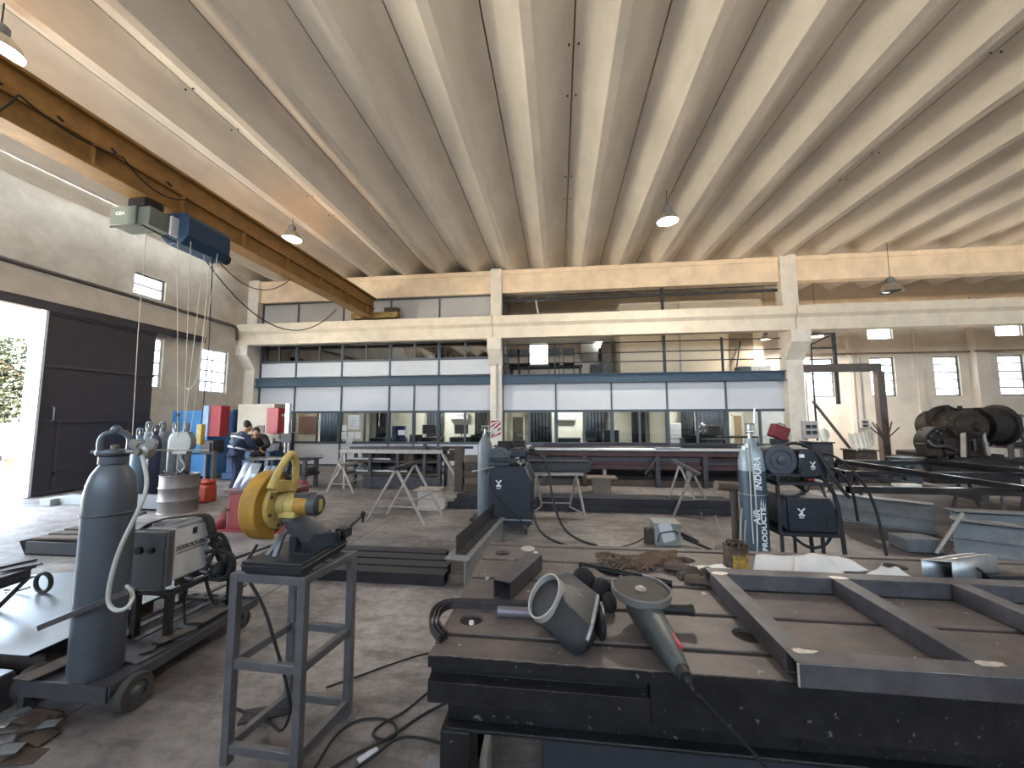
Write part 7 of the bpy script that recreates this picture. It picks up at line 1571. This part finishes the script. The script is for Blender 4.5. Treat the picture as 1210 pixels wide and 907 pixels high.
# ------------------------------------------------------------------ loose steel on the left of the table
for k in range(3):
    o_ = .014*k; P = []
    for px, py in ((648, 714), (560, 709.5), (532, 709), (516, 715), (508, 726), (508, 738), (514, 748), (520, 754)):
        g_ = G(px, py, TZ+.02); c_ = G(560, 731, TZ+.02); d = (c_-g_); d.z = 0; d.normalize(); 
        P.append(Vector((g_.x, g_.y, TZ+.016))+d*o_*1.3)
    Q = [Vector(p) for p in P]
    for _ in range(3): Q = chaikin(Q)
    mb = MB(); vs = []
    for i, p in enumerate(Q):
        tn = (Q[min(i+1, len(Q)-1)]-Q[max(i-1, 0)]).normalized(); s_ = tn.cross(Vector((0, 0, 1))).normalized()*.004
        vs += [p-s_+Vector((0, 0, -.015)), p+s_+Vector((0, 0, -.015)), p+s_+Vector((0, 0, .016)), p-s_+Vector((0, 0, .016))]
    fs = []
    for i in range(len(Q)-1):
        for j in range(4): fs.append((4*i+j, 4*i+(j+1) % 4, 4*i+4+(j+1) % 4, 4*i+4+j))
    fs += [(0, 1, 2, 3), (len(vs)-1, len(vs)-2, len(vs)-3, len(vs)-4)]
    tag(mb.add(vs, fs).build('bent_flat_bar', DARKST), '%s of three bent flat bars curving round the left end of the table' % ('outermost', 'middle', 'innermost')[k], 'bar', 'bent flat bars on the table')
a, b = G(588, 722, TZ+.022), G(650, 725, TZ+.022); tag(MB().cyl((a.x, a.y, TZ+.0225), (b.x+.08, b.y, TZ+.0225), .022, n=24).build('round_bar', M('rough_round_bar', '7d7783', .5, .5, .15, 12), bevel=.003), 'short rough grey round bar lying left of the welding mask', 'bar')
a, b = G(593, 709, TZ+.0), G(632, 672, TZ+.0)
tag(MB().tubebar((a.x, a.y, TZ+.047), (b.x, b.y, TZ+.047), .095, .09, .004, up=(0, 0, 1)).build('square_tube_offcut', MILL, bevel=.002), 'square tube offcut with open end on the table behind the welding mask', 'tube')
a, b = G(685, 667, TZ+.02), G(794, 689, TZ+.02); tag(MB().cyl((a.x, a.y, TZ+.0185), (b.x, b.y, TZ+.0185), .018, n=20).build('black_pipe', M('glossy_black_pipe', '26282c', .25, .6, .1, 8)), 'glossy black pipe lying slantwise across the slots behind the grinder', 'pipe')
m = MB(); g_ = G(706, 682, TZ); m.bar((g_.x-.06, g_.y+.1, TZ+.012), (g_.x+.02, g_.y-.05, TZ+.012), .06, .02, up=(0, 0, 1)); m.tube([(g_.x+.02, g_.y-.04, TZ+.015), (g_.x+.1, g_.y-.05, TZ+.013), (g_.x+.13, g_.y-.01, TZ+.013)], .01, 8); tag(m.build('steel_bracket', TOPM), 'flat brownish steel bracket between the welding mask and the black pipe', 'bracket')
tag(MB().ball((G(731, 687, TZ).x, G(731, 687, TZ).y, TZ+.013), .013, 10).tube([G(731, 689, TZ+.012), G(726, 691, TZ+.012), G(712, 692, TZ+.012)], .006, 6).build('black_fitting', PLBLACK), 'tiny black knob with a stem just left of the grinder disc', 'knob')
# ------------------------------------------------------------------ welding mask
MASK = M('mask_dark_grey', '30343a', .45, .05, .2, 14, hex2='22252a', speck=('8d9094', 40, .7)); BANDM = M('mask_band_grey', 'aaa6a4', .55, 0, .08, 8); LINER = M('mask_liner', '3a302b', .8, 0, .3, 8, .2)
def k3(px, py, z): return G(px, py, z)
Nn = Vector((-.46, -.52, .72)).normalized()
rc = k3(648, 709, .93)+Nn*.01; e1 = Nn.cross(Vector((0, 0, 1))).normalized(); e2 = Nn.cross(e1).normalized()
ring = [rc + e1*(.072*math.cos(2*PI*i/18)) + e2*(.086*math.sin(2*PI*i/18)) for i in range(18)]
key = [k3(667, 676, .955), k3(675, 677, .955), k3(709, 703, .95), k3(707, 712, .93), k3(699, 742, .915), k3(668, 712, .965), k3(694, 758, .875), k3(690, 771, .825), k3(673, 770, .815), k3(660, 757, .825), k3(651, 742, .84)]
low = [Vector((k3(707, 735, .81).x, k3(707, 735, .81).y, .803)), Vector((k3(697, 765, .81).x, k3(697, 765, .81).y, .803)), Vector((k3(680, 772, .81).x, k3(680, 772, .81).y, .803)), Vector((k3(660, 755, .81).x, k3(660, 755, .81).y, .803)), Vector((rc.x+.02, rc.y+.1, .803)), Vector((rc.x+.16, rc.y+.14, .803)), Vector((rc.x+.22, rc.y+.05, .803))]
bmh = bmesh.new(); rv = [bmh.verts.new(p) for p in ring]; ov = [bmh.verts.new(p) for p in key+low]
bmesh.ops.convex_hull(bmh, input=bmh.verts)
rs_ = set(rv)
bad = [f for f in bmh.faces if all(v in rs_ for v in f.verts)]
bmesh.ops.delete(bmh, geom=bad, context='FACES')
loose = [v for v in bmh.verts if not v.link_faces]; bmesh.ops.delete(bmh, geom=loose, context='VERTS')
bmesh.ops.remove_doubles(bmh, verts=bmh.verts, dist=.002)
bmh.verts.index_update(); vs = [v.co.copy() for v in bmh.verts]; fs = [[v.index for v in f.verts] for f in bmh.faces]; bmh.free()
wm = thing('welding_mask', (rc.x+.09, rc.y-.05, TZ), 'dark welding mask with pale head band lying on the table left of the grinder', 'mask')
sh = MB().add(vs, fs).build('shell', MASK, wm, angle=24); md = sh.modifiers.new('edges', 'BEVEL'); md.width = .012; md.segments = 3; md.limit_method = 'ANGLE'; md.angle_limit = math.radians(14); md2 = sh.modifiers.new('wall', 'SOLIDIFY'); md2.thickness = .004; md2.offset = -1
m = MB(); vs = []
n = 36
for i in range(n):
    a = 2*PI*i/n; d = e1*math.cos(a)*.072 + e2*math.sin(a)*.086; wdt = .016 + .03*(.5+.5*math.sin(a*1.0-2.2))
    p = rc + d
    vs += [p*1.0 + Nn*(-.008), p + Nn*wdt, p + d.normalized()*.007 + Nn*wdt, p + d.normalized()*.009 + Nn*(-.008)]
fs = [(4*i+j, 4*i+(j+1) % 4, 4*((i+1) % n)+(j+1) % 4, 4*((i+1) % n)+j) for i in range(n) for j in range(4)]
m.add(vs, fs).build('head_band', BANDM, wm)
m = MB(); m.grid(lambda u, v: rc - Nn*(.02+.1*v+.012*math.sin(u*25)) + (e1*math.cos(2*PI*u)*.068+e2*math.sin(2*PI*u)*.082)*(1-v*.97), 36, 6); m.build('liner', LINER, wm)
m = MB(); m.bar(k3(706.5, 704, .955), k3(700, 738, .928), .014, .02).bar(k3(700, 738, .928), k3(694, 757, .885), .012, .014); m.build('pale_edge_strip', M('pale_edge_grey', '9a9c9f', .4, .3, .15, 14), wm, bevel=.004)  # narrow pale strip along the right edge of the shell
m = MB(); e = k3(709, 742, .86); m.ball((e.x+.005, e.y+.02, .862), (.022, .075, .05), 16); m.build('side_shield', PLBLACK, wm); MB().tube([k3(710, 712, .93), k3(713, 720, .9), k3(712, 735, .87)], .006, 8, smooth=1).build('pale_clip', BANDM, wm)
m = MB(); q = k3(712, 694, .86); m.ball((q.x, q.y, .85), (.055, .06, .045), 12); m.ball((q.x-.09, q.y+.06, .87), (.06, .05, .06), 12); m.ball((q.x+.02, q.y-.09, .835), (.035, .08, .033), 12); m.build('black_padding', M('black_padding', '17181c', .9, 0, .2, 20, .3), wm)
m = MB(); m.bar(k3(674, 690, .957), k3(683, 691, .957), .004, .002, up=Nn); m.build('tiny_print', WHITEPR, wm)
# ------------------------------------------------------------------ angle grinder
GRB = M('grinder_body', '50575a', .45, .1, .15, 12, hex2='43494d'); GUARD = M('grinder_guard', '8d8d8f', .4, .6, .12, 14)
gc = G(757, 698, .935); gx, gy = gc.x, gc.y
t = thing('angle_grinder', (gx, gy-.15, TZ), 'large grey angle grinder lying with its disc upward near the table edge', 'grinder')
tail = Vector((G(806, 791, .86).x, G(806, 791, .86).y, .856))
Tg = Matrix.Translation((gx, gy, .935)) @ Matrix.Rotation(math.radians(5), 4, 'X') @ Matrix.Rotation(math.radians(2), 4, 'Y')
MB().lathe([(.014, .004), (.05, .002), (.113, .006), (.115, .01), (.05, .006), (.014, .008)], Tg, 48, closed=True).build('cutting_disc', M('disc_brown_grey', '55504c', .75, .1, .15, 14), t)
MB().lathe([(0, .0), (.024, 0), (.024, .012), (.018, .016), (.012, .02), (0, .02)], Tg, 24).build('clamp_nut', BRIGHT, t)
m = MB(); vs = []; n = 40; a0, a1 = math.radians(-205), math.radians(75); prof = [(.04, -.016), (.122, -.014), (.127, -.008), (.127, .018), (.12, .022), (.117, .018), (.12, -.006), (.04, -.01)]
for i in range(n+1):
    a = a0+(a1-a0)*i/n
    for r, z in prof: vs.append((r*math.cos(a), r*math.sin(a), z))
k = len(prof); fs = [(k*i+j, k*i+(j+1) % k, k*i+k+(j+1) % k, k*i+k+j) for i in range(n) for j in range(k)]+[tuple(range(k)), tuple(range(k*n+k-1, k*n-1, -1))]
m.add(vs, fs, Tg).build('disc_guard', GUARD, t)
hd = Vector((gx+.005, gy-.015, .875)); dr = (tail-hd); L_ = dr.length; dn = dr.normalized()
xx, yy, zz = frame_of(dn); 
secs = ((-.06, .045, .04), (-.045, .064, .052), (.0, .07, .058), (.06, .068, .056), (.1, .06, .052), (.17, .054, .048), (.24, .05, .046), (.3, .041, .04), (.36, .031, .032), (.4, .025, .026))
vs = []; n = 20
for d, ra, rb in secs:
    c_ = hd+dn*d*(L_/.40)
    for i in range(n):
        a = 2*PI*i/n; ca, sa = math.cos(a), math.sin(a); q = abs(ca)**.8*(1 if ca > 0 else -1), abs(sa)**.8*(1 if sa > 0 else -1); vs.append(c_+xx*(ra*q[0])+yy*(rb*q[1]))
fs = [(n*i+j, n*i+(j+1) % n, n*i+n+(j+1) % n, n*i+n+j) for i in range(len(secs)-1) for j in range(n)]+[tuple(range(n-1, -1, -1)), tuple(range(n*(len(secs)-1), n*len(secs)))]
MB().add(vs, fs).build('motor_body', GRB, t, angle=50)
MB().cyl((gx, gy, .87), (gx, gy, .925), .045, .036, n=24).build('gear_head', M('gear_head_metal', '6f7173', .4, .6, .12, 12), t)
m = MB(); c_ = hd+dn*.27*(L_/.4); rgt = dn.cross(Vector((0, 0, 1))); rgt = rgt if rgt.x > 0 else -rgt; pp = c_+Vector((0, 0, .03))+rgt*.026
m.bar(pp-dn*.05, pp+dn*.06, .018, .02); m.build('red_switch', M('switch_red', 'a3273c', .45), t, bevel=.006)
MB().cyl((gx+.06, gy-.005, .868), (gx+.09, gy-.005, .868), .016, n=12).build('handle_collar', MILL, t); MB().lathe([(.018, 0), (.021, .01), (.019, .03), (.02, .11), (.024, .12), (.024, .132), (.012, .136)], Matrix.Translation((gx+.085, gy-.005, .868)) @ Matrix.Rotation(PI/2, 4, 'Y'), 20).build('side_handle', RUBBER, t)
MB().cyl(tail+dn*.0, tail+dn*.035, .024, .022, n=16).cyl(tail+dn*.035, tail+dn*.06, .012, .009, n=12).build('cord_boot', PLBLACK, t)
ce = tail+dn*.055
MB().tube([ce, ce+dn*.03+Vector((.006, 0, -.012)), V(828, 822, TY0-.03), V(850, 848, TY0-.03), V(880, 878, TY0-.03), V(905, 905, TY0-.03), V(930, 945, TY0-.02), (1.05, TY0-.05, .05), (1.4, TY0-.1, .012)], .006, 8, smooth=2).build('power_cord', RUBBER, t)
# ------------------------------------------------------------------ rag, gloves, can, papers, duct box
RAGM = M('rust_brown_fibre', '7a6150', .9, .1, .5, 22, .6, hex2='43362e')
random.seed(31); m = MB()
for k in range(70):
    u = random.random(); px = 716+88*u; py = 661+6*math.sin(u*3)+random.uniform(-6, 6)
    g_ = G(px, py, TZ+.01); a = random.uniform(0, 2*PI); L_ = random.uniform(.03, .09); h_ = .012+.03*random.random()*(1-abs(u-.5))
    m.tube([g_+Vector((-L_*math.cos(a), -L_*.5*math.sin(a), -.005)), g_+Vector((0, 0, h_)), g_+Vector((L_*math.cos(a+.5), L_*.5*math.sin(a+.5), -.004))], random.uniform(.004, .009), 5, smooth=1)
m.grid(lambda u, v: G(722+78*u, 653+16*v+3*math.sin(u*5), TZ)+Vector((0, 0, .004+.03*math.sin(PI*u)*math.sin(PI*v)*(1+.5*math.sin(u*21+v*9)))), 26, 10)
tag(m.build('fibre_rag', RAGM), 'tangled rust-brown rag heap behind the black pipe', 'rag')
GLV = M('brown_leather', '4b3d36', .7, 0, .3, 10, .2)
def glove(cx_, cy_, rz, lb):
    v = [(0, 0, .022), (.07, 0, .024), (.12, .0, .02)]; e = [(0, 1), (1, 2)]; r = [(.05, .02), (.045, .024), (.045, .02)]
    for k in range(4):
        i = len(v); y = -.033+.022*k; v += [(.135, y, .02), (.165, y*1.15, .024-.004*(k % 2)), (.19, y*1.25, .013)]; e += [(2, i), (i, i+1), (i+1, i+2)]; r += [.0125, .0115, .01]
    i = len(v); v += [(.08, .05, .018), (.115, .072, .014)]; e += [(1, i), (i, i+1)]; r += [.0125, .011]
    a, f = skin_shell([Vector(q) for q in v], e, r, 2, 0); T = Matrix.Translation((cx_, cy_, TZ+.002)) @ Matrix.Rotation(rz, 4, 'Z')
    low_ = min((T @ Vector(q)).z for q in a); T = Matrix.Translation((0, 0, TZ+.001-low_)) @ T
    o = MB().add(a, f, T).build('work_glove', GLV); tag(o, lb, 'glove', 'leather gloves on the table')
g1_, g2_ = G(800, 678, TZ), G(815, 684, TZ)
glove(g1_.x-.06, g1_.y+.06, -.25, 'brown leather glove lying flat behind the frame corner, nearer the rag'); glove(g2_.x-.05, g2_.y-.06, -.1, 'brown leather glove lying against the corner of the square tube frame')
m = MB(); g_ = G(838, 684, TZ); m.grid(lambda u, v: Vector((g_.x-.17+.26*u, g_.y-.04+.12*v, TZ+.006+.045*math.sin(PI*u)**.6*math.sin(PI*min(1, v*1.02))*(1+.35*math.sin(u*17+v*4)))), 26, 10); tag(m.build('leather_apron', M('dark_brown_leather', '3c322d', .65, 0, .3, 8, .3)), 'crumpled dark brown leather at the far corner of the square tube frame', 'leather')
WP = M('crumpled_white', 'e4e1dc', .7, 0, .05, 9)
m = MB(); g_ = G(816, 671, TZ); m.grid(lambda u, v: Vector((g_.x-.05+.1*u, g_.y-.025+.05*v, TZ+.004+.012*math.sin(PI*u)*math.sin(PI*v)+.004*math.sin(u*25))), 14, 6); tag(m.build('white_scrap', WP), 'small crumpled white scrap between the rag and the leather', 'scrap')
m = MB(); g_ = G(858, 674, TZ); m.grid(lambda u, v: Vector((g_.x-.11+.26*u-.05*v, g_.y-.045+.1*v, TZ+.004+.02*math.sin(PI*u)*math.sin(PI*v)*(1+.6*math.sin(u*19))+.003*math.sin(v*17))), 24, 8); tag(m.build('white_foil', WP), 'crumpled white sheet lying in front of the yellow tin', 'sheet')
tc_ = G(876, 676, TZ); cx_, cy_ = tc_.x, tc_.y+.06
t = thing('paint_tin', (cx_, cy_, TZ), 'rusty open tin with a yellow patch standing at the far edge of the table', 'tin')
r, h_ = .068, .135
MB().lathe([(r-.002, 0), (r, .002), (r, h_-.004), (r+.004, h_), (r-.002, h_+.002), (r-.003, h_-.01), (r-.003, .02), (0, .02)], Matrix.Translation((cx_, cy_, TZ+.0005)), 32).build('tin_body', M('rusty_tin', '6b5a48', .6, .3, .35, 10, hex2='3d322a'), t)
vs = []; n = 12
for i in range(n+1):
    a = -2.2+1.5*i/n; j = .004*math.sin(i*2.3)+.003*math.sin(i*5.1); vs += [(cx_+(r+.0015)*math.cos(a), cy_+(r+.0015)*math.sin(a), TZ+.015+j), (cx_+(r+.0015)*math.cos(a), cy_+(r+.0015)*math.sin(a), TZ+.095+j*1.5)]
MB().add(vs, [(2*i, 2*i+2, 2*i+3, 2*i+1) for i in range(n)]).build('yellow_patch', M('yellow_label', 'b39038', .6, 0, .3, 26, hex2='5d4a2c'), t)
for k, (dx, dy, hx, hy_, H_, lb) in enumerate(((-.02, .0, -.1, .02, .3, 'thin rod leaning to the left in the rusty tin'), (.02, .02, .07, .05, .34, 'thin rod leaning to the right in the rusty tin'), (.035, -.01, .065, .0, .28, 'shortest thin rod in the rusty tin, nearest the papers'))):
    tag(MB().cyl((cx_+dx, cy_+dy, TZ+.025), (cx_+hx, cy_+hy_, TZ+H_), .0035, n=8).build('welding_rod', PALETUBE), lb, 'rod', 'rods in the tin')
m = MB()
for k in range(9): a = k*.7; m.tube([(cx_+.045*math.cos(a), cy_+.045*math.sin(a), TZ+.1), (cx_+.05*math.cos(a+.6), cy_+.05*math.sin(a+.6), TZ+.16), (cx_+.03*math.cos(a+1.5), cy_+.03*math.sin(a+1.5), TZ+.15)], .006, 6, smooth=1)
tag(m.build('wire_tangle', RUST), 'tangle of rusty wire in the mouth of the rusty tin', 'wire', kind='stuff')
def sheet(corners, lb, lift=.0, curl=.004, k=0):
    P = [G(px, py, TZ+.003+lift) for px, py in corners]
    m = MB(); m.grid(lambda u, v: (P[0]*(1-u)+P[1]*u)*(1-v)+(P[3]*(1-u)+P[2]*u)*v + Vector((0, 0, curl*(math.sin(u*5+k)+math.sin(v*4+k*2))**2)), 14, 10)
    o = m.build('drawing_sheet', PAPER, solid=.0008); tag(o, lb, 'paper', 'paper sheets on the table'); return o
def lines_on(o, corners, n, lift):
    P = [G(px, py, TZ+.003+lift) for px, py in corners]; m = MB()
    for i in range(n):
        v = .15+.7*i/max(1, n-1); a = (P[0]*(1-.12)+P[1]*.12)*(1-v)+(P[3]*(1-.12)+P[2]*.12)*v; b = (P[0]*.3+P[1]*.7)*(1-v)+(P[3]*.3+P[2]*.7)*v
        m.bar(a+Vector((0, 0, .011)), b+Vector((0, 0, .011)), .0015, .0006, up=(0, 0, 1))
    m.build('drawing_lines', M('pencil_grey', 'a9adb3', .8), o)
c1_ = [(893, 657), (952, 655.5), (950, 681), (888, 679)]; c2_ = [(938, 657), (978, 656), (1000, 683), (938, 681)]; c3_ = [(960, 655), (990, 657), (1027, 674), (985, 678)]; c4_ = [(1041, 668), (1066, 676), (1091, 686), (1020, 685)]
sheet(c1_, 'white sheet nearest the rusty tin, leftmost of the overlapping papers', .0, .004, 1); sheet(c3_, 'white sheet at the back right of the overlapping papers', .003, .004, 3)
o = sheet(c2_, 'white sheet on top in the middle of the overlapping papers', .014, .006, 2); sheet(c4_, 'creased white sheet lying alone just left of the galvanised box', .0, .006, 4)
lines_on(o, c2_, 9, .014)
lines_on(bpy.data.objects['drawing_sheet.003'], c4_, 6, .0)
# galvanised duct box
p0, p1, p2 = G(1091, 687, TZ), G(1127, 690.5, TZ), G(1180, 681, TZ)
dirl = (p2-p1); dirl.z = 0; L_ = dirl.length; dl = dirl.normalized(); dw = (p0-p1); W_ = dw.length; dw.normalize(); H_ = .115
t = thing('galvanised_box', ((p0.x+p2.x)/2, (p0.y+p2.y)/2, TZ), 'short galvanised box section with open end standing on the table at right', 'box')
def bp(l, w2, h2): return p1+dl*l+dw*w2+Vector((0, 0, h2+.001))
m = MB(); 
for (w_a, h_a), (w_b, h_b) in (((0, 0), (W_, 0)), ((W_, 0), (W_, H_)), ((W_, H_), (0, H_)), ((0, H_), (0, 0))):
    m.add([bp(0, w_a, h_a), bp(0, w_b, h_b), bp(L_, w_b, h_b), bp(L_, w_a, h_a)], [(0, 1, 2, 3)])
m.build('box_shell', GALV, t, solid=.004)
m = MB()
for wv in (.18, .62): m.add([bp(0, W_*wv, H_+.003), bp(0, W_*(wv+.22), H_+.003), bp(L_, W_*(wv+.22), H_+.003), bp(L_, W_*wv, H_+.003)], [(0, 1, 2, 3)])
m.build('top_flange', BRIGHT, t, solid=.003)
g_ = G(1178, 687, TZ); m = MB(); m.bar((g_.x-.05, g_.y, TZ+.02), (g_.x+.2, g_.y+.02, TZ+.02), .05, .035, up=(0, 0, 1)); m.tube([(g_.x-.04, g_.y-.02, TZ+.02), (g_.x-.08, g_.y-.03, TZ+.05), (g_.x-.11, g_.y-.02, TZ+.075)], .008, 8); tag(m.build('dark_clamp', BLACKST, bevel=.004), 'dark clamp lying on the back rail area right of the galvanised box', 'clamp')
# ================================================================== THE YARD OUTSIDE THE DOOR
structure(MB().box(-70, XL-0.28, -40, 60, -.3, -.02), 'ground_yard', M('pale_dusty_ground', 'd2c8b4', .95, 0, .12, .6))
BARK = M('bark', '6a5a48', .9, 0, .2, 8); LEAF = M('dusty_leaves', '333a1e', .8, 0, .35, 3, hex2='191d10'); LEAF2 = M('yellow_leaves', '454222', .8, 0, .3, 3, hex2='23250f')
def tree(x, y, h, lb, mat, seed):
    random.seed(seed); t = thing('tree', (x, y, -.02), lb, 'tree', 'trees outside the door')
    tk = MB().tube([(x, y, -.02), (x+.1, y, h*.3), (x-.05, y+.1, h*.6), (x, y, h*.85)], [.2, .17, .11, .05], 9, smooth=1)
    for k in range(7): a = k*.95; tk.tube([(x, y, h*(.3+.06*k)), (x+h*.12*math.cos(a), y+h*.12*math.sin(a), h*(.42+.06*k)), (x+h*.22*math.cos(a), y+h*.22*math.sin(a), h*(.5+.06*k))], [.08, .05, .02], 6)
    tk.build('trunk', BARK, t)
    m = MB()
    for k in range(2200):
        a = random.uniform(0, 2*PI); v = random.random(); r = h*.27*math.sqrt(random.random())*(1-.55*abs(v-.4)); c = Vector((x+r*math.cos(a), y+r*math.sin(a), h*(.22+.78*v)))
        d = Vector((random.uniform(-1, 1), random.uniform(-1, 1), random.uniform(-.6, .6))).normalized(); e = d.cross(Vector((random.random(), random.random(), 1))).normalized(); s = random.uniform(.1, .22)
        m.add([c-d*s, c+e*s*.45, c+d*s, c-e*s*.45], [(0, 1, 2, 3)])
    m.build('crown', mat, t)
k = 0
for (x, y, h, mt, lb) in ((-30, 18.3, 6.3, LEAF, 'green tree beyond the yard, nearest the sliding door edge'), (-31, 16.6, 6.0, LEAF2, 'yellowish tree beyond the yard seen beside the door edge'), (-29, 14.6, 6.6, LEAF2, 'yellowish tree at the left edge of the door opening'), (-37, 22.5, 7.4, LEAF, 'taller green tree far behind the fence'), (-36, 19.5, 7.0, LEAF, 'green tree standing behind the two front trees'), (-30, 19.9, 6.4, LEAF2, 'pale tree hidden mostly behind the sliding door')):
    k += 1; tree(x, y, h, lb, mt, k)
fn = thing('yard_fence', (-24, 9, -.02), 'grey rail fence across the yard outside the open door', 'fence')
for j in range(12): MB().box(-24.05, -23.95, 1+2*j, 1.1+2*j, -.02, 1.5).build('fence_post', RUST, fn)
for z in (.7, 1.4): MB().box(-24.03, -23.97, 1, 23.2, z, z+.08).build('fence_rail', RUST, fn)
random.seed(8)
cols = (('red', REDP), ('grey', MILL), ('rusty', RUST), ('grey', MILL), ('dark', DARKST), ('red-brown', DRED))
for k in range(10):
    c, mt = cols[k % 6]; x = -17-.55*(k % 4)-.2*k; y = 6.2+.75*k*.9; w2 = .5+.3*(k % 3); h_ = .3+.16*(k % 4)
    m = MB(); 
    if k % 2: m.tubebar((x-w2, y, .1), (x+w2, y+.3, .1+h_*.3), .22, .22, .02, up=(0, 0, 1))
    else: m.box(x-w2/2, x+w2/2, y-.3, y+.3, -.02, h_).box(x-w2/2-.03, x+w2/2+.03, y-.33, y+.33, h_, h_+.04)
    tag(m.build('yard_crate' if k % 2 == 0 else 'yard_tube', mt), '%s %s in the yard outside the door, %s from the near side' % (c, 'crate' if k % 2 == 0 else 'tube', nth[k]), 'crate' if k % 2 == 0 else 'tube')
o = thing('yard_bollard', (-11.95, 7.3, -.02), 'pale bollard just outside the open door by the sliding leaf', 'bollard')
MB().lathe([(.07, 0), (.07, .55), (.05, .6), (0, .61)], Matrix.Translation((-12.1, 7.05, -.02)), 16).build('post', CONC, o); MB().box(-12.3, -11.9, 6.85, 7.25, -.02, .03).build('base', CONC, o)
sun = bpy.data.lights.new('sun', 'SUN'); sun.energy = 13.0; sun.angle = math.radians(.6); sun.color = (1, .95, .86)
so = bpy.data.objects.new('sun', sun); COL.objects.link(so); so.rotation_euler = (0, math.radians(32), 0); so.location = (0, 0, 20)
# ================================================================== OUTDOORS AND DAYLIGHT
w = bpy.data.worlds.new('sky'); SC.world = w; w.use_nodes = True
N = w.node_tree.nodes; L = w.node_tree.links
bg = N['Background']; tc = N.new('ShaderNodeTexCoord'); sp = N.new('ShaderNodeSeparateXYZ'); L.new(tc.outputs['Generated'], sp.inputs[0])
rp = N.new('ShaderNodeValToRGB'); mr = N.new('ShaderNodeMapRange'); mr.inputs[1].default_value = -1; mr.inputs[2].default_value = 1
L.new(sp.outputs[2], mr.inputs[0]); L.new(mr.outputs[0], rp.inputs[0])
e = rp.color_ramp.elements
e[0].position = 0.0; e[0].color = (1.4, 1.25, 1.1, 1); e[1].position = 1.0; e[1].color = (0.58, 0.76, 1.0, 1)
for pos, c in ((0.47, (1.4, 1.27, 1.13, 1)), (0.5, (0.86, 0.93, 1.0, 1)), (0.62, (0.72, 0.86, 1.0, 1))):
    x = rp.color_ramp.elements.new(pos); x.color = c
L.new(rp.outputs[0], bg.inputs[0]); bg.inputs[1].default_value = 1.6
def portal(loc, rot, sx, sy):
    l = bpy.data.lights.new('daylight_portal', 'AREA'); l.shape = 'RECTANGLE'; l.size = sx; l.size_y = sy; l.cycles.is_portal = True
    o = bpy.data.objects.new('daylight_portal', l); COL.objects.link(o); o.location = loc; o.rotation_euler = rot
portal((XL-0.3, (DOOR_Y0+DOOR_Y1)/2, DOOR_H/2), (0, -PI/2, 0), DOOR_H, DOOR_Y1-DOOR_Y0)
for h in REAR_HOLES: portal(((h[0]+h[1])/2, YB-0.3, (h[2]+h[3])/2), (PI/2, 0, 0), h[1]-h[0], h[3]-h[2])
SC.view_settings.view_transform = 'Standard'; SC.view_settings.look = 'None'; SC.view_settings.gamma = 1; SC.view_settings.use_curve_mapping = False
SC.view_settings.exposure = EXPOSURE
SC.cycles.max_bounces = 10; SC.cycles.diffuse_bounces = 6; SC.cycles.glossy_bounces = 4; SC.cycles.transparent_max_bounces = 12; SC.cycles.transmission_bounces = 6
SC.cycles.sample_clamp_indirect = 12; SC.cycles.caustics_reflective = False; SC.cycles.caustics_refractive = False
SC.cycles.use_denoising = True
